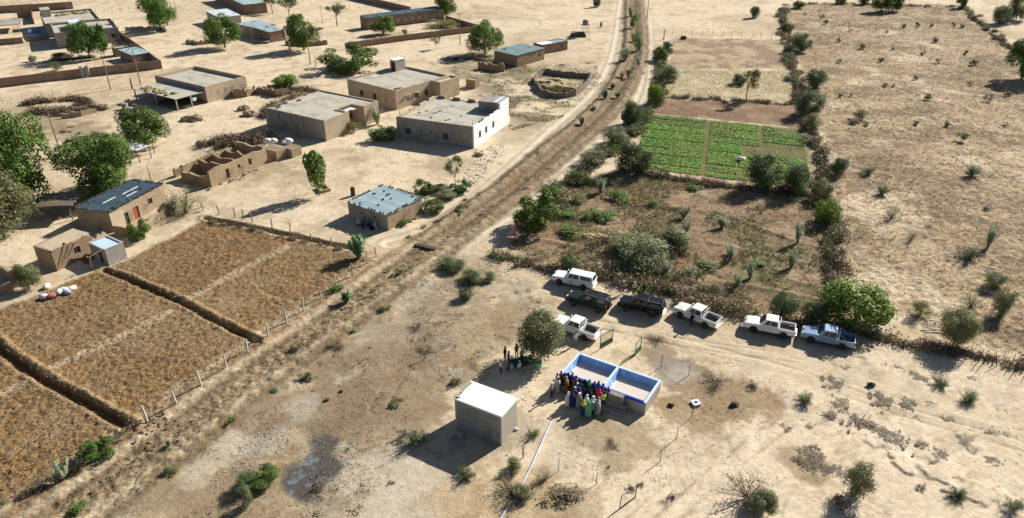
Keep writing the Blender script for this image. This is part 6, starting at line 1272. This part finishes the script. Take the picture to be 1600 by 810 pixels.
# crowd: feet pixel, pose, clothing (top, bottom), head cover, robe; each label names its clothes and place
TGT = G(965, 612)
CROWD = [
 (861,622,'stand','grey','black','cap','white',None,'person in grey top standing apart at the far left of the crowd'),
 (864,615,'fold','white','grey','cap','beige',None,'person in white shirt behind the grey-topped one at the crowd left'),
 (870,607,'chest','beige','brown','hair',None,'lilac','person in lilac robe near the basin left corner'),
 (876,602,'stand','brown','black','hair',None,'brown','person in brown robe at the left corner of the basin'),
 (884,612,'stand','orange','navy','scarf','beige','orange','person in orange robe and beige veil in the left of the crowd'),
 (887,605,'back','black','black','scarf','black','black','person in black veil beside the orange robe'),
 (893,605,'chest','navy','black','turban','beige',None,'person in navy top and beige turban by the basin wall'),
 (899,611,'stand','brown','grey','hair',None,'brown','person in dark brown robe behind the white robe'),
 (887,635,'stand','white','white','cap','white','white','person in white robe and cap in the front left row'),
 (893,636,'back','navy','navy','hair',None,'navy','person in navy robe beside the white robe in front'),
 (901,622,'fold','blue','navy','cap','white',None,'person in blue shirt and white cap mid crowd'),
 (905,630,'stand','purple','black','scarf','purple','purple','person in purple robe and veil mid crowd'),
 (904,638,'stand','grey','grey','turban','white','grey','person in grey robe and white turban in the front row'),
 (910,625,'chest','darkblue','black','hair',None,None,'person in dark blue shirt mid crowd'),
 (913,615,'stand','black','black','scarf','black','black','person in tall black veil against the basin wall'),
 (920,617,'stand','teal','teal','scarf','green','teal','person in green veil and teal robe by the basin wall'),
 (928,618,'fold','navy','black','cap','navy',None,'person in navy jacket and cap by the basin wall'),
 (934,619,'stand','darkblue','grey','hair',None,'darkblue','person in dark blue robe by the basin wall'),
 (941,622,'stand','black','navy','turban','black',None,'person in black with black turban near the steps'),
 (949,626,'chest','navy','navy','cap','beige',None,'person wearing a lime vest nearest the steps', True),
 (942,636,'fold','white','navy','hair',None,None,'person wearing a lime vest in the front right of the crowd', True),
 (935,632,'stand','red','red','scarf','red','red','person in red robe and veil at the right of the crowd'),
 (921,632,'stand','black','black','hair',None,'black','person in black robe at the crowd centre'),
 (926,642,'back','lightblue','grey','turban','white','lightblue','person in pale blue robe and white turban at front right'),
 (934,644,'stand','grey','brown','cap','grey','beige','person in beige robe at the front right end'),
 (916,640,'stand','white','grey','cap','white','white','person in white robe at the front centre'),
 (911,648,'stand','yellow','navy','scarf','yellow','darkblue','person in bright yellow veil in the foremost row'),
 (919,651,'stand','green','green','scarf','green','green','person in light green veil and robe in the foremost row'),
 (925,650,'walk','grey','black','turban','lightblue',None,'person in grey beside the light green robe'),
 (932,648,'stand','beige','beige','cap','brown','grey','person in grey robe and brown cap at the crowd front'),
 (897,628,'stand','brown','brown','turban','lilac','brown','person in brown robe and lilac turban behind the front row'),
 (880,614,'back','black','grey','cap','black',None,'person in black with black cap at the left of the crowd'),
 (872,613,'stand','white','beige','hair',None,'beige','person in beige robe at the left side of the crowd'),
 (930,627,'chest','purple','black','hair',None,None,'person in purple shirt left of the red robe'),
 (907,617,'stand','green','navy','hair',None,None,'person in green shirt behind the crowd centre')]
rn = random.Random(17)
for c in CROWD:
    u, v, ps, tp, bt, hd, hc, rb, lab = c[:9]; p = G(u, v); a = math.atan2(TGT.y - p.y, TGT.x - p.x) + rn.gauss(0, .5)
    person(u, v, ps, a, tp, bt, hd, hc, lab, rb, vest=len(c) > 9, group=GC, h=rn.uniform(.94, 1.04))
GS = 'people under the acacia'
person(782, 584, 'stand', .6, 'white', 'navy', 'hair', None, 'person in white shirt standing in the acacia shade', group=GS)
person(800, 581, 'sit', 2.8, 'lightblue', 'navy', 'hair', None, 'person in pale shirt seated in the acacia shade', group=GS, z=-.02)
person(789, 563, 'stand', -.5, 'black', 'black', 'hair', None, 'person in black standing behind the seated one in the shade', group=GS)
person(807, 559, 'fold', -1.2, 'brown', 'black', 'cap', 'black', 'person in dark brown left of the acacia trunk', group=GS)
person(821, 554, 'back', -2.0, 'black', 'grey', 'hair', None, 'person in black top close to the acacia trunk', group=GS)
person(795, 571, 'back', .3, 'navy', 'black', 'hair', None, 'person in navy between the white shirt and the acacia', group=GS)
person(833, 560, 'sit', -2.5, 'brown', 'brown', 'cap', 'white', 'person in brown seated at the acacia trunk', group=GS, z=-.1)
person(815, 566, 'fold', -1.0, 'grey', 'black', 'turban', 'white', 'person in grey with white turban in the acacia shade', group=GS)
person(812, 578, 'sit', 2.2, 'white', 'brown', 'cap', 'white', 'person in white seated right of the pale-shirted one in the shade', group=GS, z=-.15)
GP = 'people between the cars and the brush bank'
person(973, 459, 'stand', -1.8, 'grey', 'navy', 'cap', 'white', 'person in grey standing alone left of the black pickup', group=GP)
person(990, 460, 'chest', -1.4, 'white', 'navy', 'cap', 'white', 'person in white shirt beside the lime vest behind the black pickup', group=GP)
person(997, 463, 'stand', -2.2, 'navy', 'black', 'hair', None, 'person in lime vest behind the black pickup', vest=True, group=GP)
person(1005, 461, 'fold', -2.6, 'black', 'black', 'hair', None, 'person in black right of the lime vest', group=GP)
person(1079.5, 510, 'stand', 2.0, 'black', 'black', 'cap', 'black', 'person in black at the door of the white pickup')
person(899, 540, 'chest', 1.9, 'white', 'grey', 'hair', None, 'person in white beside the pickup near the acacia')
person(844, 41, 'stand', 0, 'grey', 'brown', 'hair', None, 'lone person in grey walking on the sand at top')
person(939, 43, 'stand', 1, 'black', 'black', 'scarf', 'black', 'lone person in black veil near the water tower', robe='black')
GK = 'people sitting in the shade of the shed'
for i, (u, v, tp, hd, hc, lab) in enumerate(((560,352,'white','cap','white','seated person in white cap leftmost in the shed shade'), (567,356,'darkblue','hair',None,'seated person in dark blue in the shed shade'), (573,353,'grey','turban','grey','seated person in grey turban in the shed shade'), (579,358,'black','scarf','black','seated person in black veil in the shed shade'), (570,349,'brown','hair',None,'seated person in brown nearest the shed wall'), (586,357,'lilac','scarf','lilac','seated person in lilac veil rightmost in the shed shade'))):
    person(u, v, 'sit', -1.6 + i * .5, tp, 'navy', hd, hc, lab, robe=tp if hd == 'scarf' else None, group=GK, z=GZ(G(u, v)) - .25)
# ================================================================ FENCES, POLES, SMALL THINGS
M_POST = mat('concrete_post', (.50, .47, .41), (.40, .37, .32), 4, bump=.3); M_WIRE = mat('wire', (.16, .15, .14), None, 3, rough=.5, metallic=.5); M_IRON = mat('dark_iron', (.07, .065, .06), (.05, .045, .04), 4, rough=.6)
def fence(name, label, px, h, r, m, wires=2, sticks=False, seed=0, cat='fence', z_to_px=None):
    P = [G(*q) for q in px]; rn = random.Random(seed); th = thing(name, label, cat, (P[0].x, P[0].y, 0)); tops = []
    pm = MB().box(-r, r, -r, r, -.3, h).mesh('post', m) if not sticks else MB().tube([(0, 0, -.3), (.03, 0, h * .5), (-.02, .03, h)], [r, r * .8, r * .5], 5).mesh('post', m)
    for p in P:
        lx, ly = rn.gauss(0, .05 if not sticks else .14), rn.gauss(0, .05 if not sticks else .14); z = GZ(p); s = rn.uniform(.85, 1.1)
        link('post', pm, th, (p.x - P[0].x, p.y - P[0].y, z), (lx, ly, rn.uniform(-.3, .3) if not sticks else rn.uniform(0, 6)), (1, 1, s)); tops.append(Vector((p.x - P[0].x, p.y - P[0].y, z)))
    if wires:
        w = MB()
        for a, b in zip(tops[:-1], tops[1:]):
            for k in range(wires): zz = h * (.35 + .5 * k / max(1, wires - 1)); w.tube([a + Vector((0, 0, zz)), (a + b) / 2 + Vector((0, 0, zz - .05)), b + Vector((0, 0, zz))], .008, 3)
        w.build('wire', M_WIRE, th)
    return th
fence('field_fence', 'white concrete post fence along the right side of the ploughed field', ((574,411),(551,432),(525,449),(501,467),(474,486),(448,504),(419,526),(387,551),(354,577),(315,604),(276,633),(231,660)), 1.75, .075, M_POST, 3, seed=1)
fence('field_fence', 'thin post fence along the top of the ploughed field', ((318,329),(343,336),(368,341),(381,344),(395,348),(426,359),(454,366),(486,375),(517,384),(550,392),(588,401)), 1.5, .06, M_WOOD, 2, seed=2)
fence('stick_fence', 'leaning stick fence in front of the brush at right', tuple((1445 + i * 15.5 + (i % 3) * 3, 543 + i * 4.1 + (i % 2) * 2) for i in range(11)), 1.5, .05, M_DARKWOOD, 2, True, seed=3)
fence('stick_fence', 'thin post fence across the top of the upper garden plots', tuple((1050 + i * 15.5, 56 + i * .6) for i in range(12)), 2.0, .07, M_WOOD, 2, True, seed=4)
fence('stick_fence', 'thin post fence behind the walled compound at top left', tuple((150 + i * 13, 21 - i * .9) for i in range(11)), 1.9, .06, M_WOOD, 2, True, seed=5)
fence('stick_fence', 'wire fence at the left below the compound wall', ((-12,162),(5,160),(17,158),(35,155),(64,150),(83,149)), 1.4, .06, M_WOOD, 1, True, seed=6)
fence('stick_fence', 'posts behind the far edge of the dry field', tuple((1418 + i * 9, 11 + i * .5) for i in range(9)), 1.3, .06, M_WOOD, 1, True, seed=7)
fence('boundary_posts', 'row of thin iron posts with long shadows on the sand', ((1080,652),(1057,685),(1032,721)), 1.4, .024, M_IRON, 0, seed=8)
fence('boundary_posts', 'pair of thin iron posts on the sand below the crowd', ((932,756),(873,736)), 1.4, .024, M_IRON, 0, seed=9)
fence('boundary_posts', 'iron post by the hose below the white block', ((818,716),(817.5,716)), 1.4, .024, M_IRON, 0, seed=10)
fence('boundary_posts', 'two thin posts at the dried puddle behind the basin', ((1033,574),(1076,587)), 1.5, .024, M_IRON, 0, seed=11)
def pole(u, v, vt, label, arm=False, r=.11, name='utility_pole'):
    p = G(u, v); d = math.hypot(p.x, p.y); h = HCAM - d * math.tan(DEP(p) - math.atan((v - vt) / FPX * 1.02)); th = thing(name, label, 'pole', (p.x, p.y, 0))
    MB().tube([(0, 0, -.3), (0, 0, h * .5), (random.uniform(-.1, .1), 0, h)], [r * 1.3, r, r * .7], 8).build('shaft', M_WOOD, th)
    if arm:
        MB().box(-.9, .9, -.05, .05, h - .35, h - .24).build('crossarm', M_WOOD, th)
        for x in (-.8, 0, .8): MB().lathe([(.04, 0), (.06, .06), (.03, .14)], 8, c=(x, 0, h - .238)).build('insulator', M_PLASTIC, th)
    return th
pole(98, 250, 186, 'wooden pole behind the left trees', True); pole(173, 140, 92, 'leaning pole in front of the compound wall, left of two', True); pole(220, 133, 80, 'pole in front of the compound wall, right of two', True); pole(485, 101, 54, 'pole beside the dark tree left of centre', True); pole(719, 70, 26, 'pole before the long school wall', True); pole(1011, 30, -8, 'pole beside the canal at the top edge', True); pole(504, 38, 11, 'thin pole between the flat-topped trees', r=.07); pole(236, 283, 262, 'short crooked post beside the long house', r=.08, name='post'); pole(207, 139, 125, 'short thick post at the shop porch', r=.2, name='post'); pole(494, 104, 89, 'short post beside the pole left of centre', r=.1, name='post'); pole(454, 87, 68, 'thick pale stump pillar below the dark tree', r=.28, name='pillar'); pole(277, 25, -2, 'thin pole behind the top left houses', r=.08); pole(1037, 62, 47, 'stump post beside the small box on the track', r=.14, name='post'); pole(242, 239, 222, 'leaning branch post under the forked tree', r=.08, name='post'); pole(382, 280, 262, 'leaning stick before the ruin', r=.05, name='post')
# hose
hp = [(862,661),(856,672),(848,690),(838,712),(826,738),(812,765),(800,785),(786,806),(760,850)]
P = [G(*q) for q in smooth_line(hp, 4)]; mb = MB(); mb.tube([(p.x - P[0].x, p.y - P[0].y, GZ(p) + .09) for p in P], .06, 6)
tag(mb.build('water_hose', mat('pale_blue_hose', (.42, .52, .72), (.50, .56, .68), 3, rough=.4), None, (P[0].x, P[0].y, 0), smooth=True), 'pale blue hose running over the sand from crowd to bottom edge', 'hose')
P = [G(*q) for q in ((690,612),(720,600),(768,573),(776,569))]; mb = MB(); mb.tube([(p.x - P[0].x, p.y - P[0].y, GZ(p) + .05) for p in P], .045, 5)
tag(mb.build('water_pipe', M_POST, None, (P[0].x, P[0].y, 0)), 'thin pale pipe on the ground above the white block', 'pipe')
# mesh gates
M_GATE = mat('gate_green', (.06, .12, .06), (.045, .09, .045), 3, rough=.5)
for a, b, lab in (((937,546),(957,535),'left leaf of the open green mesh gate behind the basin'), ((992,557),(1001,547),'right leaf of the open green mesh gate behind the basin')):
    p, q = G(*a), G(*b); L = (q - p).length; th = thing('mesh_gate', lab, 'gate', (p.x, p.y, 0), math.atan2(q.y - p.y, q.x - p.x))
    H_ = 1.75
    for bx in ((0, .06, 0, H_), (L - .06, L, 0, H_)): MB().box(bx[0], bx[1], -.03, .03, .05, H_).build('frame_post', M_GATE, th)
    for z in (.08, .62, H_ - .06): MB().box(.062, L - .062, -.025, .025, z, z + .05).build('rail', M_GATE, th)
    MB().box(.062, L - .062, -.012, .012, .135, .615).build('sheet', M_GATE, th)
    me = MB()
    for i in range(1, int(L / .16)): me.tube([(i * .16, 0, .68), (i * .16, 0, H_ - .06)], .011, 3)
    for i in range(7): me.tube([(.06, .002, .76 + i * .14), (L - .06, .002, .76 + i * .14)], .011, 3)
    me.build('mesh', M_WIRE, th)
# fallen frame of sticks
p = G(968, 800); th = thing('fallen_frame', 'square stick frame lying and standing on the sand at the bottom', 'frame', (p.x, p.y, 0))
cs = [G(968, 795) - p, G(992, 778) - p]
for c in cs: MB().tube([(c.x, c.y, -.2), (c.x + .1, c.y + .1, 1.3)], .04, 5).build('post', M_IRON, th)
MB().tube([(cs[0].x + .1, cs[0].y + .1, 1.28), (cs[1].x + .1, cs[1].y + .1, 1.28)], .03, 5).build('bar', M_IRON, th); MB().tube([(cs[0].x, cs[0].y, .04), (cs[1].x, cs[1].y, .1)], .03, 5).build('bar', M_IRON, th)
# manhole block, dark block, drum, sacks
p = G(1087, 631); th = thing('valve_pit', 'small square white concrete pit with hole right of the basin', 'pit', (p.x, p.y, GZ(p)), .3); th.scale = (.75, .75, .75)
for bx in ((-.5, .5, -.5, -.25), (-.5, .5, .25, .5), (-.5, -.25, -.248, .248), (.25, .5, -.248, .248)): MB().box(*bx, -.1, .32).build('rim_side', M_WHITE, th)
MB().box(-.248, .248, -.248, .248, -.1, .05).build('pit_floor', M_PLASTIC, th)
for u, v, s, lab in ((1147,634,.45,'dark lump of brush right of the white concrete pit'), (1048,634,.35,'dark stone right of the basin corner'), (533,613,.22,'dark stone on the waste ground'), (1360,604,.4,'dark tree stump on the sand below the cars'), (805,672,.3,'pale stone at the foot of the white block'), (511,626,.28,'dark lump on the waste ground, left')):
    p = G(u, v); tag(MB().blob((0, 0, s * .35), (s, s * .7, s * .6), int(u), amp=.25, sub=2).build('lump', M_STONE if 'pale' not in lab else M_BAG, None, (p.x, p.y, GZ(p))), lab, 'lump')
p = G(552, 306); th = thing('oil_drum', 'dark drum standing upright on the sand behind the shed', 'drum', (p.x, p.y, 0))
MB().lathe([(.36, 0), (.38, .02), (.36, .05), (.36, .33), (.385, .36), (.36, .39), (.36, .65), (.385, .68), (.36, .71), (.36, 1.1), (.38, 1.14), (.33, 1.14), (.33, 1.1)], 16).build('shell', M_IRON, th)
MB().lathe([(.30, 1.102), (.30, 1.4), (.22, 1.45)], 12).build('lid', M_DARKWOOD, th)
for i, (u, v, c, lab) in enumerate(((70,466,'w','leftmost white sack at the field edge'), (81,465,'r','dark red sack between the white ones'), (94,459,'w','white sack third in the row at the field edge'), (101,456,'w','white sack fourth in the row at the field edge'), (113,453,'w','rightmost beige sack in the row'), (74,450,'w','single white sack above the row'), (105,459,'b','blue-grey sack among the white ones'))):
    p = G(u, v); tag(MB().blob((0, 0, .3), (.62, .42, .32), 300 + i, amp=.10, sub=2).build('sack', M_BAG if c == 'w' else mat('red_sack', (.35, .12, .12), None, 4) if c == 'r' else mat('blue_sack', (.35, .38, .52), None, 4), None, (p.x, p.y, GZ(p) - .05), (0, 0, i), smooth=True), lab, 'sack', 'sacks at the field edge')
p = G(1157, 252); tag(MB().blob((0, 0, .35), (.75, .5, .4), 5, amp=.25, sub=2).build('sack', M_BAG, None, (p.x, p.y, .05), smooth=True), 'white sack lying in the green beds', 'sack')
p = G(930, 372); tag(lumps(None, 'straw_heap', [(random.uniform(-1.6, 1.6), random.uniform(-.6, .6), .1, .8, .6, .3) for i in range(6)], MATS['pale_hay'], 77, 2), 'pale straw heap in the fallow garden', 'straw heap').location = (p.x, p.y, 0)
p = G(803, 376); th = thing('pink_flag', 'pink cloth on a stick at the garden corner', 'flag', (p.x, p.y, 0)); th.scale = (1.3, 1.3, 1.3); MB().tube([(0, 0, -.2), (.1, 0, 2.0)], .03, 5).build('stick', M_WOOD, th)
MB().prism([(.1, 0, 1.9), (-.75, .05, .5), (.35, .1, .4)], [(.1, .02, 1.9), (-.75, .07, .5), (.35, .12, .4)]).build('cloth', mat('pink_cloth', (.75, .32, .40), (.65, .25, .33), 5), th)
p = G(1465, 517); th = thing('pipe_frame', 'bent white pipe frame lying in the dry field', 'frame', (p.x, p.y, GZ(p)), -.3); MB().tube([(-1.1, .7, .7), (-1.0, -.3, .25), (1.1, -.3, .15), (1.2, .2, .15)], .075, 6).build('pipe', M_WHITE, th); MB().tube([(-1.1, .7, .72), (.6, .9, .6)], .06, 6).build('pipe', M_WHITE, th)
p = G(1041, 74); tag(MB().box(-.8, .8, -.6, .6, -.2, 1.5, jit=.05).box(-.9, .9, -.7, .7, 1.504, 1.6).build('valve_chamber', M_CEM, None, (p.x, p.y, 0), (0, 0, .2)), 'small grey box beside the track at the top of the gardens', 'box')
p = G(1068, 61); tag(MB().box(-.8, .8, -.5, .5, -.2, .6, jit=.08).box(-.6, .6, -.4, .4, .604, .8, jit=.06).build('trough', M_GREYDARK, None, (p.x, p.y, 0)), 'dark low trough on the far fence line', 'trough')
p = G(817, 565); th = thing('ground_sheet', 'green cloth spread in the acacia shade', 'cloth', (p.x, p.y, GZ(p) + .06), .4); mb = MB(); 
for i in range(8):
    for j in range(4):
        f = lambda a, b: (a * .3 - 1.2, b * .4 - .8, .05 * math.sin(a * 1.7) + .05 * math.cos(b * 2.1)); mb.poly([f(i, j), f(i+1, j), f(i+1, j+1), f(i, j+1)])
mb.build('sheet', cloth('deep_green', (.03, .12, .05)), th)
p = G(841, 572); tag(MB().lathe([(.32, 0), (.38, .5), (.40, .52), (.36, .52), (.30, .06)], 16).build('bucket', cloth('bucket', (.25, .65, .3)), None, (p.x, p.y, GZ(p)), smooth=True), 'bright green tub beside the green cloth', 'tub')
# water tower
p = G(914, 57); th = thing('water_tower', 'small water tank on a slender four-legged stand at top', 'water tower', (p.x, p.y, 0), .3)
for x in (-1, 1):
    for y in (-1, 1): MB().tube([(x * 1.0, y * 1.0, -.2), (x * .75, y * .75, 3.4)], .06, 5).build('leg', M_IRON, th)
for z in (1.2, 2.3): 
    k = 1 - .25 * z / 3.4; MB().box(-k, k, -.9 * k - .03, -.9 * k + .03, z, z + .06).build('brace', M_IRON, th); MB().box(-k, k, .9 * k - .03, .9 * k + .03, z, z + .06).build('brace', M_IRON, th)
MB().box(-1.0, 1.0, -1.0, 1.0, 3.4, 3.48).build('platform', M_IRON, th); MB().lathe([(.85, 3.484), (.88, 3.6), (.88, 4.5), (.7, 4.7), (.25, 4.8), (.22, 4.86)], 16).build('tank', mat('tank_plastic', (.28, .24, .24), (.22, .19, .19), 2), th, smooth=True)
p = G(912, 57); th = thing('tent', 'low dark tent with white cover at the foot of the water tower', 'tent', (p.x - 1.5, p.y - .5, 0))
MB().prism([(-2.6, -1.4, 0), (2.2, -1.4, 0), (2.2, 1.4, 0), (-2.6, 1.4, 0)], [(-2.2, -.3, 1.5), (1.6, -.3, 1.4), (1.6, .3, 1.4), (-2.2, .3, 1.5)]).build('cover', M_GREYDARK, th); MB().box(-2.4, -.6, -1.0, .2, 1.2, 1.27, jit=.1).build('white_sheet', M_TINW, th)
# rubble and rubbish: pieces too small to pick apart
def rubble(name, label, spots, n, m, seed, s0=.06, s1=.22, cat='rubble'):
    rn = random.Random(seed); mb = MB()
    for i in range(n):
        u, v, r = rn.choice(spots); p = G(u, v); a = rn.uniform(0, 6.28); q = r * math.sqrt(rn.random()); s = rn.uniform(s0, s1); x, y = p.x + q * math.cos(a), p.y + q * math.sin(a); z = GZ(Vector((x, y, 0)))
        mb.blob((x, y, z + s * .3), (s, s * rn.uniform(.4, 1), s * rn.uniform(.25, .6)), i + seed * 999, amp=.35, sub=1)
    o = mb.build(name, m); o['kind'] = 'stuff'; o['label'] = label; o['category'] = cat; return o
M_RUB = mat('pale_rubble', (.50, .47, .42), (.34, .31, .27), 3, bump=.3); M_TRASH = mat('rubbish', (.55, .54, .52), (.3, .28, .26), 7, rough=.8, c3=(.14, .14, .15), s3=9)
rubble('roadside_rubble', 'pale stones dumped along the road near the grey house', ((770,240,2.2),(757,255,2.2),(745,268,2.2),(738,280,2),(778,232,2)), 230, M_RUB, 1, .05, .2)
rubble('rubbish_tip', 'scattered pale rubbish and grey litter at lower left', ((360,748,1.6),(372,735,1.4),(395,712,2),(420,695,2.6),(445,690,2.4),(395,690,2)), 260, M_TRASH, 2, .03, .10)
rubble('waste_rubble', 'pale broken stones over the waste ground', ((650,470,3),(665,490,3),(680,460,3),(600,600,4),(560,650,4),(500,620,4),(640,520,5),(560,600,5)), 220, M_RUB, 3, .02, .07)
rubble('ash_litter', 'burnt litter in the ash patch', ((490,730,2.6),(500,755,2.4)), 40, mat('burnt', (.06, .06, .06), (.18, .18, .19), 6), 4, .04, .11)
rubble('ditch_clods', 'large clods beside the field fence at lower left', ((235,655,1.6),(215,668,1.6),(230,690,1.4),(255,660,1.4),(245,672,1.2)), 70, mat('clod_brown', (.24, .16, .09), (.16, .1, .055), 5, bump=.4), 5, .08, .2)
rubble('village_litter', 'scraps and stones scattered through the village yards', ((300,165,9),(360,195,10),(230,160,5),(445,270,6),(600,240,8),(680,280,6),(350,90,8),(480,130,5),(780,120,6),(650,85,8),(860,95,7),(130,100,6),(300,185,4),(420,110,8)), 170, M_GREYDARK, 6, .04, .15)
rubble('basin_stones', 'stones and dug soil around the basin and white block', ((815,620,1.5),(800,695,1.5),(1060,650,3),(1130,640,3),(900,690,2.5),(700,600,2)), 110, M_RUB, 7, .03, .11)
rubble('canal_clods', 'clods on the canal banks', tuple((u, v, 2.2) for u, v in ((620,425),(580,455),(530,490),(470,530),(420,565),(360,610),(300,655),(240,700),(180,745),(700,368),(760,325),(820,280))), 300, MATS['clod_brown'], 8, .05, .16)
for i, (u, v, rx, lab) in enumerate(((303,187,2.2,'round mound of earth below the shop'), (388,181,1.5,'dark earth mound left of the tan house'), (380,172,1.3,'small earth mound right of the shop'))):
    p = G(u, v); tag(lumps(None, 'earth_mound', [(random.uniform(-.5, .5) * rx, random.uniform(-.3, .3) * rx, .2, rx * .6, rx * .5, .7) for k in range(6)], M_MUDD, 400 + i * 9, 2), lab, 'mound').location = (p.x, p.y, 0)
P = [G(*q) for q in ((652,386),(664,388),(675,392))]; th = thing('culvert', 'dark timber culvert mouth at the canal crossing', 'culvert', (P[1].x, P[1].y, -.1), -.45)
MB().box(-1.6, 1.6, -.2, .2, 0, .35, jit=.05).build('beam', M_STONE, th); MB().box(-1.5, 1.5, .25, .6, .05, .25, jit=.05).build('beam', M_STONE, th)

# yard clutter in front of the porch
for i, (u, v, sx, sy, sz, lab) in enumerate(((196,170,1.0,.8,1.0,'grey box left of the porch, outermost'), (203,175,1.3,.8,.8,'grey crate below the porch corner'), (200,163,1.0,.7,.9,'tan crate behind the grey box at the porch'), (212,172,.8,.8,1.1,'dark crate nearest the porch'), (232,178,1.4,.5,.5,'low bench under the porch edge'))):
    p = G(u, v); m_ = (M_CEM, M_CEML, M_TAN, M_GREYDARK, M_WOOD)[i]; th = thing('crate', lab, 'crate', (p.x, p.y, 0), .3 * i); MB().box(-sx/2, sx/2, -sy/2, sy/2, 0, sz, jit=.04).build('box', m_, th); MB().box(-sx/2 - .05, sx/2 + .05, -sy/2 - .05, sy/2 + .05, sz + .045, sz + .1, jit=.02).build('lid', m_, th)
p = G(415, 68); th = thing('cart_bed', 'pale flat cart bed beside the brown tin-roofed house', 'cart', (p.x, p.y, 0), .2); MB().box(-1.2, 1.2, -.6, .6, .5, .62).build('deck', M_CEML, th)
for sx in (-.8, .8):
    for sy in (-.5, .5): MB().box(sx - .06, sx + .06, sy - .06, sy + .06, 0, .496).build('leg', M_WOOD, th)
